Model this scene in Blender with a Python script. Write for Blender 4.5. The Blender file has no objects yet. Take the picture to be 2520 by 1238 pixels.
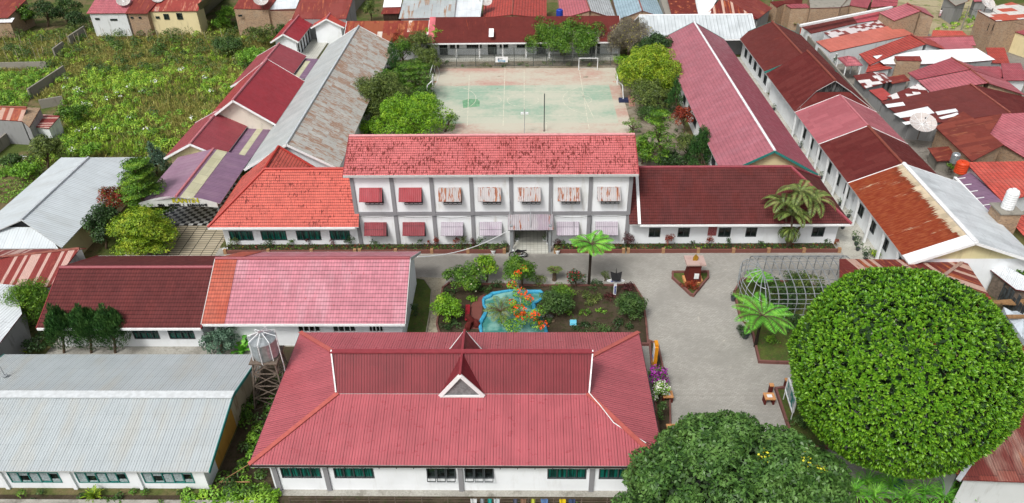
import bpy, math, random
import numpy as np
from mathutils import Vector, Matrix
S = bpy.context.scene
COL = S.collection
rad = math.radians
# ---------------------------------------------------------------- camera
F, YAW, PIT, ROLL = 1817.85, -0.02362504, 0.59360603, -0.01561023
CH = 44.0
fw = Vector((math.sin(YAW)*math.cos(PIT), math.cos(YAW)*math.cos(PIT), -math.sin(PIT)))
rt0 = Vector((math.cos(YAW), -math.sin(YAW), 0)); up0 = rt0.cross(fw)
rt = rt0*math.cos(ROLL)+up0*math.sin(ROLL); up = -rt0*math.sin(ROLL)+up0*math.cos(ROLL)
cd = bpy.data.cameras.new('camera'); cam = bpy.data.objects.new('camera', cd); COL.objects.link(cam)
cd.sensor_width = 36; cd.lens = 36*F/2520; cd.clip_end = 2000; cd.clip_start = .5
M = Matrix((rt, up, -fw)).transposed().to_4x4(); M.translation = (0, 0, CH); cam.matrix_world = M
S.camera = cam
# ---------------------------------------------------------------- light
SUN_EL, SUN_AZ = rad(54), rad(212)      # azimuth measured clockwise from +Y: behind the camera, to the left
W_ = bpy.data.worlds.new('World'); S.world = W_; W_.use_nodes = True
nt = W_.node_tree; bg = nt.nodes['Background']
sky = nt.nodes.new('ShaderNodeTexSky'); sky.sky_type = 'NISHITA'; sky.sun_disc = False
sky.sun_elevation = SUN_EL; sky.sun_rotation = SUN_AZ; sky.air_density = 1.0; sky.dust_density = 6.0; sky.ozone_density = 1.0
hs = nt.nodes.new('ShaderNodeHueSaturation'); hs.inputs['Saturation'].default_value = .3
nt.links.new(sky.outputs[0], hs.inputs['Color']); nt.links.new(hs.outputs[0], bg.inputs[0]); bg.inputs[1].default_value = .15
sl = bpy.data.lights.new('sun', 'SUN'); sl.energy = 2.0; sl.angle = rad(13); sl.color = (1, .97, .93)
so = bpy.data.objects.new('sun', sl); COL.objects.link(so)
sd = Vector((math.sin(SUN_AZ)*math.cos(SUN_EL), math.cos(SUN_AZ)*math.cos(SUN_EL), math.sin(SUN_EL)))
so.rotation_euler = sd.to_track_quat('Z', 'Y').to_euler(); so.location = (0, 0, 80)
S.view_settings.view_transform = 'Standard'; S.view_settings.look = 'None'; S.view_settings.exposure = 0.0; S.view_settings.gamma = 1

def at(px, py, z=0.):                     # the point at height z seen at a pixel of the photograph
    d = fw+rt*((px-1260)/F)-up*((py-619)/F); t = (z-CH)/d.z
    return Vector((d.x*t, d.y*t, z))
def atY(px, py, Y):
    d = fw+rt*((px-1260)/F)-up*((py-619)/F); t = Y/d.y
    return Vector((d.x*t, Y, CH+d.z*t))
# ---------------------------------------------------------------- mesh builder
def wloc(o):
    v = Vector((0, 0, 0))
    while o: v += o.location; o = o.parent
    return v
class MB:
    def __init__(s): s.v = []; s.f = []; s.m = []; s.uv = []
    def face(s, pts, m=0, uv=None):
        n = len(s.v); s.v += [tuple(p) for p in pts]; s.f.append(tuple(range(n, n+len(pts)))); s.m.append(m)
        if uv is None:
            a = Vector(pts[1])-Vector(pts[0]); a = a.normalized() if a.length > 1e-9 else Vector((1, 0, 0))
            nn = Vector((0, 0, 0))
            for i in range(1, len(pts)-1): nn += (Vector(pts[i])-Vector(pts[0])).cross(Vector(pts[i+1])-Vector(pts[0]))
            b = nn.normalized().cross(a) if nn.length > 1e-12 else Vector((0, 0, 1))
            if abs(nn.normalized().z) < .3:                     # wall-like faces: u horizontal, v = height
                a = Vector((-nn.y, nn.x, 0)).normalized(); b = Vector((0, 0, 1))
            uv = [(Vector(p).dot(a), Vector(p).dot(b)) for p in pts]
        s.uv += uv
        return s
    def box(s, x0, x1, y0, y1, z0, z1, m=0):
        P = [(x0,y0,z0),(x1,y0,z0),(x1,y1,z0),(x0,y1,z0),(x0,y0,z1),(x1,y0,z1),(x1,y1,z1),(x0,y1,z1)]
        for q in ((0,3,2,1),(4,5,6,7),(0,1,5,4),(1,2,6,5),(2,3,7,6),(3,0,4,7)): s.face([P[i] for i in q], m)
        return s
    def prism(s, pts, z0, z1, m=0, cap=True, mt=None):
        n = len(pts)
        ar = sum(pts[i][0]*pts[(i+1)%n][1]-pts[(i+1)%n][0]*pts[i][1] for i in range(n))
        if ar < 0: pts = pts[::-1]
        for i in range(n):
            a, b = pts[i], pts[(i+1)%n]
            s.face([(a[0],a[1],z0),(b[0],b[1],z0),(b[0],b[1],z1),(a[0],a[1],z1)], m)
        if cap:
            s.face([(p[0],p[1],z1) for p in pts], m if mt is None else mt); s.face([(p[0],p[1],z0) for p in pts[::-1]], m)
        return s
    def bar(s, a, b, w, h=None, m=0, upv=(0,0,1)):
        a, b = Vector(a), Vector(b); h = w if h is None else h; d = (b-a)
        if d.length < 1e-6: return s
        d.normalize(); u = Vector(upv); 
        if abs(d.dot(u)) > .98: u = Vector((0, 1, 0))
        r = d.cross(u).normalized(); u = r.cross(d); r *= w/2; u *= h/2
        P = [a-r-u, a+r-u, a+r+u, a-r+u, b-r-u, b+r-u, b+r+u, b-r+u]
        for q in ((0,3,2,1),(4,5,6,7),(0,1,5,4),(1,2,6,5),(2,3,7,6),(3,0,4,7)): s.face([P[i] for i in q][::-1], m)
        return s
    def tube(s, pts, rs, n=8, m=0, cap=True):
        pts = [Vector(p) for p in pts]
        if not hasattr(rs, '__len__'): rs = [rs]*len(pts)
        rings = []; pr = None
        for i, p in enumerate(pts):
            d = (pts[min(i+1, len(pts)-1)]-pts[max(i-1, 0)]).normalized()
            if pr is None: pr = d.orthogonal().normalized()
            pr = (pr-d*pr.dot(d)).normalized(); q = d.cross(pr)
            rings.append([p+(pr*math.cos(t)+q*math.sin(t))*rs[i] for t in [2*math.pi*k/n for k in range(n)]])
        for i in range(len(rings)-1):
            for k in range(n): s.face([rings[i][k], rings[i][(k+1)%n], rings[i+1][(k+1)%n], rings[i+1][k]], m)
        if cap: s.face(rings[0][::-1], m); s.face(rings[-1], m)
        return s
    def lathe(s, c, prof, n=16, m=0):      # prof: [(r, z)] bottom to top
        c = Vector(c)
        R = [[c+Vector((r*math.cos(2*math.pi*k/n), r*math.sin(2*math.pi*k/n), z)) for k in range(n)] for r, z in prof]
        for i in range(len(R)-1):
            for k in range(n): s.face([R[i][k], R[i][(k+1)%n], R[i+1][(k+1)%n], R[i+1][k]], m)
        s.face(R[0][::-1], m); s.face(R[-1], m)
        return s
    def slab(s, pts, th, m=0, ms=1, e=None, lift=0.):      # a roof sheet: e = eave direction; uv in metres
        pts = [Vector(p)+Vector((0, 0, lift)) for p in pts]
        nn = Vector((0, 0, 0))
        for i in range(1, len(pts)-1): nn += (pts[i]-pts[0]).cross(pts[i+1]-pts[0])
        if nn.z < 0: pts = pts[::-1]; nn = -nn
        nn.normalize()
        e = Vector(e) if e is not None else Vector((-nn.y, nn.x, 0))
        if e.length < 1e-6: e = Vector((1, 0, 0))
        e = (e-nn*e.dot(nn)).normalized(); u = nn.cross(e)
        if u.z < 0: u = -u
        s.face(pts, m, [(p.dot(e), p.dot(u)) for p in pts])
        low = [p-Vector((0, 0, th)) for p in pts]
        s.face(low[::-1], ms)
        for i in range(len(pts)):
            j = (i+1) % len(pts); s.face([low[i], low[j], pts[j], pts[i]], ms)
        return s
    def build(s, name, mats, parent=None, smooth=False, loc=None):
        off = wloc(parent) if parent else Vector((0, 0, 0))
        me = bpy.data.meshes.new(name)
        base = off+(Vector(loc)-off if loc is not None else Vector((0, 0, 0)))
        me.from_pydata([(x-base.x, y-base.y, z-base.z) for x, y, z in s.v], [], s.f)
        if not isinstance(mats, (list, tuple)): mats = [mats]
        for q in mats: me.materials.append(q)
        me.polygons.foreach_set('material_index', [min(k, len(mats)-1) for k in s.m])
        ul = me.uv_layers.new(name='UVMap'); ul.data.foreach_set('uv', [c for q in s.uv for c in q])
        if smooth: me.polygons.foreach_set('use_smooth', [True]*len(s.f))
        me.update()
        o = bpy.data.objects.new(name, me); COL.objects.link(o)
        if parent: o.parent = parent
        if loc is not None: o.location = Vector(loc)-off
        return o
def tag(o, label=None, cat=None, group=None, kind=None):
    if label: o['label'] = label
    if cat: o['category'] = cat
    if group: o['group'] = group
    if kind: o['kind'] = kind
    return o
def thing(name, label, cat, loc=(0, 0, 0), group=None, kind=None):
    o = bpy.data.objects.new(name, None); COL.objects.link(o); o.location = loc; o.empty_display_size = .3
    return tag(o, label, cat, group, kind)
def dup(o, loc=None, rot=None, label=None, scale=None):
    def cp(a, par):
        c = a.copy(); COL.objects.link(c); c.parent = par
        for ch in a.children: cp(ch, c)
        return c
    c = cp(o, None)
    if loc is not None: c.location = loc
    if rot is not None: c.rotation_euler = (0, 0, rot)
    if scale is not None: c.scale = (scale,)*3
    if label: c['label'] = label
    return c
# ---------------------------------------------------------------- materials
def srgb(h):
    h = h.lstrip('#'); c = [int(h[i:i+2], 16)/255 for i in (0, 2, 4)]
    return tuple(x/12.92 if x <= .04045 else ((x+.055)/1.055)**2.4 for x in c)+(1,)
class N:                                    # small node-graph helper
    def __init__(s, name, rough=.8, spec=.3, metal=0.):
        s.mat = bpy.data.materials.new(name); s.mat.use_nodes = True; s.t = s.mat.node_tree
        s.b = s.t.nodes['Principled BSDF']; s.b.inputs['Roughness'].default_value = rough
        s.b.inputs['Specular IOR Level'].default_value = spec; s.b.inputs['Metallic'].default_value = metal
    def new(s, t, **k):
        n = s.t.nodes.new(t)
        for a, b in k.items(): setattr(n, a, b)
        return n
    def put(s, sock, v):
        if hasattr(v, 'is_output') or isinstance(v, bpy.types.NodeSocket): s.t.links.new(v, sock)
        else: sock.default_value = v
    def ma(s, op, a, b=0., c=0.):
        n = s.new('ShaderNodeMath', operation=op); s.put(n.inputs[0], a); s.put(n.inputs[1], b); s.put(n.inputs[2], c); return n.outputs[0]
    def mix(s, f, a, b, bt='MIX'):
        n = s.new('ShaderNodeMix', data_type='RGBA', blend_type=bt); s.put(n.inputs[0], f); s.put(n.inputs[6], a); s.put(n.inputs[7], b); return n.outputs[2]
    def noise(s, vec, scale, det=3., rough=.55, dist=0.):
        n = s.new('ShaderNodeTexNoise'); s.put(n.inputs['Vector'], vec); n.inputs['Scale'].default_value = scale
        n.inputs['Detail'].default_value = det; n.inputs['Roughness'].default_value = rough; n.inputs['Distortion'].default_value = dist; return n.outputs[0]
    def mapv(s, vec, sc=(1, 1, 1), loc=(0, 0, 0), rot=(0, 0, 0)):
        n = s.new('ShaderNodeMapping'); s.put(n.inputs[0], vec); n.inputs['Scale'].default_value = sc; n.inputs['Location'].default_value = loc; n.inputs['Rotation'].default_value = rot; return n.outputs[0]
    def ss(s, v, a, b, lo=0., hi=1.):        # smoothstep map range
        n = s.new('ShaderNodeMapRange', interpolation_type='SMOOTHSTEP'); s.put(n.inputs[0], v)
        for i, q in enumerate((a, b, lo, hi)): n.inputs[1+i].default_value = q
        return n.outputs[0]
    def uv(s):
        if not hasattr(s, '_uv'):
            s._uv = s.new('ShaderNodeUVMap', uv_map='UVMap').outputs[0]; sp = s.new('ShaderNodeSeparateXYZ'); s.t.links.new(s._uv, sp.inputs[0]); s.U, s.V = sp.outputs[0], sp.outputs[1]
        return s._uv
    def pos(s):
        if not hasattr(s, '_p'): s._p = s.new('ShaderNodeNewGeometry').outputs['Position']
        return s._p
    def comb(s, x, y, z=0.):
        n = s.new('ShaderNodeCombineXYZ'); s.put(n.inputs[0], x); s.put(n.inputs[1], y); s.put(n.inputs[2], z); return n.outputs[0]
    def white(s, x, y=0.):
        n = s.new('ShaderNodeTexWhiteNoise', noise_dimensions='2D'); s.t.links.new(s.comb(x, y), n.inputs['Vector']); return n.outputs['Value']
    def scale(s, col, f):                    # multiply a colour by a scalar
        n = s.new('ShaderNodeVectorMath', operation='SCALE'); s.put(n.inputs[0], col[:3] if isinstance(col, tuple) else col); s.put(n.inputs[3], f); return n.outputs[0]
    def bump(s, h, st=.5, d=.02):
        n = s.new('ShaderNodeBump'); n.inputs['Strength'].default_value = st; n.inputs['Distance'].default_value = d
        s.t.links.new(h, n.inputs['Height']); s.t.links.new(n.outputs[0], s.b.inputs['Normal'])
    def col(s, c): s.put(s.b.inputs['Base Color'], c); return s.mat
def each(name, mat, parent, boxes):            # one object per piece
    for q in boxes: MB().box(*q).build(name, mat, parent)
CACHE = {}
def plain(name, hexc, rough=.7, var=.12, sc=3., spec=.3, metal=0., bump=0.):
    k = ('p', name)
    if k in CACHE: return CACHE[k]
    n = N(name, rough, spec, metal); f = n.noise(n.pos(), sc, 4)
    c = n.scale(srgb(hexc), n.ss(f, .3, .7, 1-var, 1+var*.6))
    if bump: n.bump(n.noise(n.pos(), sc*6, 3), bump, .02)
    CACHE[k] = n.col(c); return CACHE[k]
def wallmat(name, hexc, dirt='#8d8a80', amt=.5, sc=.6, rough=.85):
    n = N(name, rough, .2); p = n.pos()
    f = n.noise(n.mapv(p, (1, 1, .25)), sc*2.2, 6, .65); g = n.noise(n.mapv(p, (3, 3, .35), (7, 3, 1)), 1.3, 4)
    c = n.scale(srgb(hexc), n.ss(n.noise(p, .35, 3), .3, .7, .93, 1.02))
    c = n.mix(n.ma('MULTIPLY', n.ss(f, .52, .78), amt), c, srgb(dirt)); c = n.mix(n.ma('MULTIPLY', n.ss(g, .6, .85), amt*.7), c, srgb(dirt))
    n.bump(n.noise(p, 9, 3), .15, .01); return n.col(c)
def brickmat(name, hexc='#b08d6c', mortar='#8f877a', var='#7d5f49', sc=1.):
    n = N(name, .9, .15); n.uv()
    b = n.new('ShaderNodeTexBrick'); n.t.links.new(n._uv, b.inputs['Vector']); b.inputs['Scale'].default_value = 1
    b.inputs['Brick Width'].default_value = .24*sc; b.inputs['Row Height'].default_value = .11*sc; b.inputs['Mortar Size'].default_value = .018*sc
    b.inputs['Color1'].default_value = srgb(hexc); b.inputs['Color2'].default_value = srgb(var); b.inputs['Mortar'].default_value = srgb(mortar); b.inputs['Bias'].default_value = -.2
    c = n.mix(n.ss(n.noise(n.pos(), .8, 5, .6), .5, .75, 0, .6), b.outputs[0], srgb('#a79a86'))
    n.bump(n.noise(n._uv, 14, 2), .5, .03); return n.col(c)
def roof(name, kind, base, alt=None, alt_p=0., rust='#7a3a20', rust_amt=0., stain='#3a1a14', stain_amt=0., pitch=None, rough=.5, spec=.35,
         var=.1, white_p=0., white='#dfe3e4', line=.4, streak=(3., .35), dots=False, sheet=(.8, 1.8), bump=.6, seed=0., rust2='#b06a3c', vgrad=None, fade=None, fade_amt=0., rcov=0.):
    if name in CACHE: return CACHE[name]
    n = N(name, rough, spec); n.uv(); U, V = n.U, n.V
    uvs = n.comb(n.ma('ADD', U, seed), V, seed)
    su = n.ma('DIVIDE', n.ma('ADD', U, seed*.37), sheet[0]); sv = n.ma('DIVIDE', n.ma('ADD', V, n.ma('MULTIPLY', n.white(n.ma('FLOOR', su), 3.), 1.)), sheet[1])
    rnd = n.white(n.ma('FLOOR', su), n.ma('FLOOR', sv)); rnd2 = n.white(n.ma('FLOOR', sv), n.ma('ADD', n.ma('FLOOR', su), 31.7))
    c = n.scale(srgb(base), n.ss(n.noise(uvs, .45, 4, .6), .25, .75, 1-var, 1+var))
    c = n.scale(c, n.ma('ADD', 1-var*.5, n.ma('MULTIPLY', rnd2, var)))
    if alt: c = n.mix(n.ma('LESS_THAN', rnd, alt_p), c, srgb(alt))
    if white_p: c = n.mix(n.ma('LESS_THAN', rnd2, white_p), c, srgb(white))
    st = n.noise(n.mapv(uvs, (streak[0], streak[1], 1)), 1., 5, .65)
    if fade: c = n.mix(n.ss(n.noise(n.mapv(uvs, (.6, .2, 1)), 1., 4), .45, .7, 0, fade_amt), c, srgb(fade))
    if rust_amt:
        th = n.ma('ADD', n.ma('MULTIPLY', n.ma('SUBTRACT', rnd, .5), .16), st)
        if vgrad: th = n.ma('ADD', th, n.ss(V, vgrad[1], vgrad[0], 0, vgrad[2]))
        rc = n.mix(n.ss(n.noise(n.mapv(uvs, (6, 1.2, 1)), 1., 3), .35, .7), srgb(rust), srgb(rust2))
        c = n.mix(n.ss(th, .72-rust_amt*.4, .80-rust_amt*.4), c, rc)
    lu = sheet
    if kind == 'tile':
        P = pitch or .3; Pc = P*.66
        r = n.ma('DIVIDE', V, P); fr = n.ma('FRACT', r); off = n.ma('MULTIPLY', n.ma('MODULO', n.ma('FLOOR', r), 2.), .0)
        cu = n.ma('DIVIDE', U, Pc); fc = n.ma('FRACT', cu); tri = n.ma('ABSOLUTE', n.ma('SUBTRACT', fc, .5))
        row = n.ss(fr, .1, .3, 1, 0); grv = n.ss(tri, .3, .48)
        tv = n.white(n.ma('FLOOR', r), n.ma('FLOOR', cu))
        c = n.scale(c, n.ma('SUBTRACT', n.ma('ADD', .92, n.ma('MULTIPLY', tv, .16)), n.ma('ADD', n.ma('MULTIPLY', row, line), n.ma('MULTIPLY', grv, line*.45))))
        if stain_amt:
            s1 = n.noise(n.mapv(uvs, (5.5, 1.6, 1), (3, 1, 0)), 1., 2, .6); s2 = n.noise(n.mapv(uvs, (.35, .5, 1)), 1., 3)
            mk = n.ss(n.ma('ADD', n.ma('ADD', n.ma('MULTIPLY', s1, .8), n.ma('MULTIPLY', s2, .35)), n.ma('MULTIPLY', row, .06)), .80-stain_amt*.15, .83-stain_amt*.15)
            c = n.mix(n.ma('MULTIPLY', mk, .85), c, srgb(stain))
        h = n.ma('ADD', n.ma('MULTIPLY', n.ma('SUBTRACT', 1., fr), .6), n.ma('MULTIPLY', n.ma('COSINE', n.ma('MULTIPLY', cu, 6.2832)), -.25))
        n.bump(h, bump, .07)
    elif kind == 'rib':
        P = pitch or .3; cu = n.ma('DIVIDE', U, P); fc = n.ma('FRACT', cu); d = n.ma('ABSOLUTE', n.ma('SUBTRACT', fc, .5))
        rib = n.ss(d, .1, .2, 1, 0); ln = n.ma('MULTIPLY', n.ss(n.ma('SUBTRACT', fc, .5), .0, .1), n.ss(n.ma('SUBTRACT', fc, .5), .2, .3, 1, 0))
        mj = n.ma('LESS_THAN', n.ma('FRACT', n.ma('DIVIDE', cu, 3.)), .333)
        c = n.scale(c, n.ma('SUBTRACT', 1.02, n.ma('MULTIPLY', ln, n.ma('ADD', line*.6, n.ma('MULTIPLY', mj, line*.7)))))
        dot = n.ma('MULTIPLY', n.ma('LESS_THAN', n.ma('ABSOLUTE', n.ma('SUBTRACT', n.ma('FRACT', n.ma('DIVIDE', V, 1.25)), .5)), .022), n.ma('LESS_THAN', d, .12))
        if dots: c = n.scale(c, n.ma('SUBTRACT', 1., n.ma('MULTIPLY', dot, .4)))
        n.bump(rib, bump, .04)
    else:
        P = pitch or .15; w = n.ma('COSINE', n.ma('MULTIPLY', U, 6.2832/P))
        e1 = n.ma('ABSOLUTE', n.ma('SUBTRACT', n.ma('FRACT', su), .5)); e2 = n.ma('ABSOLUTE', n.ma('SUBTRACT', n.ma('FRACT', sv), .5))
        ed = n.ma('MAXIMUM', n.ss(e1, .47, .495), n.ss(e2, .485, .497))
        c = n.scale(c, n.ma('SUBTRACT', n.ma('ADD', 1., n.ma('MULTIPLY', w, line*.25)), n.ma('MULTIPLY', ed, line*.6)))
        n.bump(w, bump, .02)
    if stain_amt and kind != 'tile':
        s1 = n.noise(n.mapv(uvs, (4, .8, 1)), 1., 4, .7); c = n.mix(n.ma('MULTIPLY', n.ss(s1, .72-stain_amt*.2, .8-stain_amt*.2), .8), c, srgb(stain))
    n.put(n.b.inputs['Roughness'], n.ss(n.noise(uvs, 1.5, 3), .3, .7, rough-.07, rough+.12))
    CACHE[name] = n.col(c); return CACHE[name]
def paved(name, c1, c2, dirt, w=.22, h=.11, mort=.012, patch=.5, dark=False):
    n = N(name, .9, .2); p = n.pos(); b = n.new('ShaderNodeTexBrick'); n.t.links.new(p, b.inputs['Vector']); b.inputs['Scale'].default_value = 1
    b.inputs['Brick Width'].default_value = w; b.inputs['Row Height'].default_value = h; b.inputs['Mortar Size'].default_value = mort
    b.inputs['Color1'].default_value = srgb(c1); b.inputs['Color2'].default_value = srgb(c2); b.inputs['Mortar'].default_value = srgb(dirt)
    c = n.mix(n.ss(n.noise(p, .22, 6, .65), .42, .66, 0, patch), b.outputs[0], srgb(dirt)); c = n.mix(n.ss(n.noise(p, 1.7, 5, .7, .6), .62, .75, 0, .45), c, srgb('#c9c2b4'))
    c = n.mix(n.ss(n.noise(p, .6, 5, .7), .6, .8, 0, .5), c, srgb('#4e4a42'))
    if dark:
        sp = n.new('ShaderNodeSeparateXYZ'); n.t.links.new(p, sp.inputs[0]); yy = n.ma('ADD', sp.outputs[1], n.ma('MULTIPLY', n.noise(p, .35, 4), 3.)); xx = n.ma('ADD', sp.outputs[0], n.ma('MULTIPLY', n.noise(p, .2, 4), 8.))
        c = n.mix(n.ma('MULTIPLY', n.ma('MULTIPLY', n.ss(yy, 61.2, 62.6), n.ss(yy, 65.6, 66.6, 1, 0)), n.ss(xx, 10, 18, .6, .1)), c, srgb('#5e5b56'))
    n.bump(n.noise(p, 12, 3), .3, .02); return n.col(c)
def leafmat(name, c1, c2, c3=None, rough=.5, trans=.14, spot=None, spot_p=0.):
    n = N(name, rough, .35); g = n.new('ShaderNodeNewGeometry'); r = g.outputs['Random Per Island']; n._p = g.outputs['Position']
    c = n.mix(n.ss(r, .1, .9), srgb(c1), srgb(c2)); q = n.noise(n._p, 1.1, 3)
    if c3: c = n.mix(n.ss(q, .45, .7, 0, .75), c, srgb(c3))
    if spot: c = n.mix(n.ma('GREATER_THAN', n.ma('FRACT', n.ma('MULTIPLY', r, 17.3)), 1-spot_p), c, srgb(spot))
    n.col(c)
    if trans:
        tr = n.new('ShaderNodeBsdfTranslucent'); n.t.links.new(c, tr.inputs[0]); ms = n.new('ShaderNodeMixShader'); ms.inputs[0].default_value = trans
        n.t.links.new(n.b.outputs[0], ms.inputs[1]); n.t.links.new(tr.outputs[0], ms.inputs[2]); n.t.links.new(ms.outputs[0], n.t.nodes['Material Output'].inputs[0])
    return n.mat
m_white = wallmat('white painted wall', '#ebeff2', '#b3b2aa', .3); m_cream = wallmat('cream wall', '#d9cba0', '#8b8168', .5)
m_grey = wallmat('grey painted concrete', '#8a8a8d', '#5e5e5e', .5); m_conc = wallmat('bare concrete', '#8b877e', '#4f4c46', .9)
m_brick = brickmat('bare brick'); m_trim = plain('white trim', '#e6e8e8', .5, .06); m_dgrey = plain('dark grey frame', '#43484b', .5, .1)
m_soff = plain('grey soffit board', '#b9bbb9', .8, .1); m_dark = plain('dark interior', '#15181a', .9, .2); m_teal = plain('teal paint', '#2f7b74', .6, .1)  # soffit board is one even grey
m_edge = plain('roof sheet edge', '#6e2a2a', .6, .1); m_edgeg = plain('grey sheet edge', '#9aa0a0', .5, .1)
n_ = N('window glass', .08, .6); n_.col(n_.mix(n_.ss(n_.noise(n_.pos(), 1.3, 2), .4, .6), srgb('#0c1214'), srgb('#26312f'))); m_glass = n_.mat
n_ = N('green curtain behind glass', .25, .6); m_curt = n_.col(n_.mix(n_.ss(n_.noise(n_.mapv(n_.pos(), (9, 9, .3)), 1., 3), .4, .6), srgb('#06302c'), srgb('#12695c')))
m_louv = plain('pale glass louvre', '#8d9a9c', .2, .35, 8); m_metal = plain('galvanised steel', '#9ea3a6', .4, .12, metal=.3)
m_steel = plain('weathered steel', '#6b5f55', .7, .3, 5); m_blackm = plain('black rubber', '#17171a', .6, .2)
# ---------------------------------------------------------------- walls, windows, houses
def wall_panel(mb, a, b, z0, ztop, holes=(), out=None, depth=.14, m=0):
    """wall face from a to b (xy), ztop = height or (za, zb); holes = [(u0,u1,v0,v1)] from z=0"""
    a = Vector((a[0], a[1], 0)); b = Vector((b[0], b[1], 0)); L = (b-a).length; d = (b-a)/L; n = Vector((d.y, -d.x, 0))
    za, zb = ztop if hasattr(ztop, '__len__') else (ztop, ztop); zc = min(za, zb)
    hs = [h for h in holes if h[0] > .02 and h[1] < L-.02]
    us = sorted({0., L, *[h[0] for h in hs], *[h[1] for h in hs]}); vs = sorted({z0, zc, *[h[2] for h in hs], *[h[3] for h in hs]})
    P = lambda u, v, k=0.: a+d*u+Vector((0, 0, v))-n*k
    for i in range(len(us)-1):
        for j in range(len(vs)-1):
            uc, vc = (us[i]+us[i+1])/2, (vs[j]+vs[j+1])/2
            if any(h[0] < uc < h[1] and h[2] < vc < h[3] for h in hs): continue
            mb.face([P(us[i], vs[j]), P(us[i+1], vs[j]), P(us[i+1], vs[j+1]), P(us[i], vs[j+1])], m)
    if abs(za-zb) > .01: mb.face([P(0, zc), P(L, zc), P(L, zb)] if zb > za else [P(0, zc), P(L, zc), P(0, za)], m)
    for u0, u1, v0, v1 in hs:
        for q in ([P(u0,v0), P(u0,v0,depth), P(u1,v0,depth), P(u1,v0)], [P(u0,v1), P(u1,v1), P(u1,v1,depth), P(u0,v1,depth)],
                  [P(u0,v0), P(u0,v1), P(u0,v1,depth), P(u0,v0,depth)], [P(u1,v0), P(u1,v0,depth), P(u1,v1,depth), P(u1,v1)]): mb.face(q, m)
    return d, n
WIN = {}
def window(parent, origin, ang, w, h, n=3, fr=None, pane=None, style='plain', name='window', sill=False):
    """origin = lower left corner on the wall face; ang = rotation so that local x runs along the wall and local -y points out"""
    k = (round(w, 2), round(h, 2), n, fr.name, pane.name, style)
    if k not in WIN:
        f = MB(); t = .07
        f.box(0, w, -.03, .1, 0, t); f.box(0, w, -.03, .1, h-t, h); f.box(0, t, -.031, .1, t, h-t); f.box(w-t, w, -.031, .1, t, h-t)
        for i in range(1, n): x = w*i/n; f.box(x-t/2, x+t/2, -.029, .1, t, h-t)
        if style == 'transom': f.box(t, w-t, -.028, .1, h*.72, h*.72+.05)
        if style == 'open':
            for i in range(n):
                x = w*(i+.08)/n; x2 = w*(i+.92)/n; f.bar((x, -.05, h*.95), (x, -.3, .0), .05); f.bar((x2, -.05, h*.95), (x2, -.3, 0), .05); f.bar((x, -.3, 0), (x2, -.3, 0), .05)
        fo_ = f.build('frame', fr); fo = fo_.data; bpy.data.objects.remove(fo_)
        p = MB(); p.face([(0, .08, 0), (w, .08, 0), (w, .08, h), (0, .08, h)])
        if style == 'louvre':
            for i in range(n):
                for q in range(6):
                    z = h*(q+.15)/6.2; x = w*(i+.08)/n; x2 = w*(i+.92)/n
                    if (i*7+q) % 11 < 8: p.face([(x, .0, z), (x2, .0, z), (x2, .06, z+h*.13), (x, .06, z+h*.13)], 1)
        po_ = p.build('pane', [pane, m_louv]); po = po_.data; bpy.data.objects.remove(po_)
        WIN[k] = (fo, po)
    fo, po = WIN[k]
    o = bpy.data.objects.new(name, fo); COL.objects.link(o); o.parent = parent; o.location = Vector(origin)-wloc(parent); o.rotation_euler = (0, 0, ang)
    q = bpy.data.objects.new('pane', po); COL.objects.link(q); q.parent = o
    return o
def add_windows(parent, a, b, wins):
    """wins: (u0, u1, v0, v1, panes, frame, pane, style)"""
    a = Vector((a[0], a[1], 0)); b = Vector((b[0], b[1], 0)); d = (b-a).normalized(); ang = math.atan2(d.y, d.x)
    for u0, u1, v0, v1, n, fr, pn, st in wins:
        window(parent, a+d*u0+Vector((0, 0, v0)), ang, u1-u0, v1-v0, n, fr, pn, st, 'door' if st == 'door' else 'window')
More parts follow.
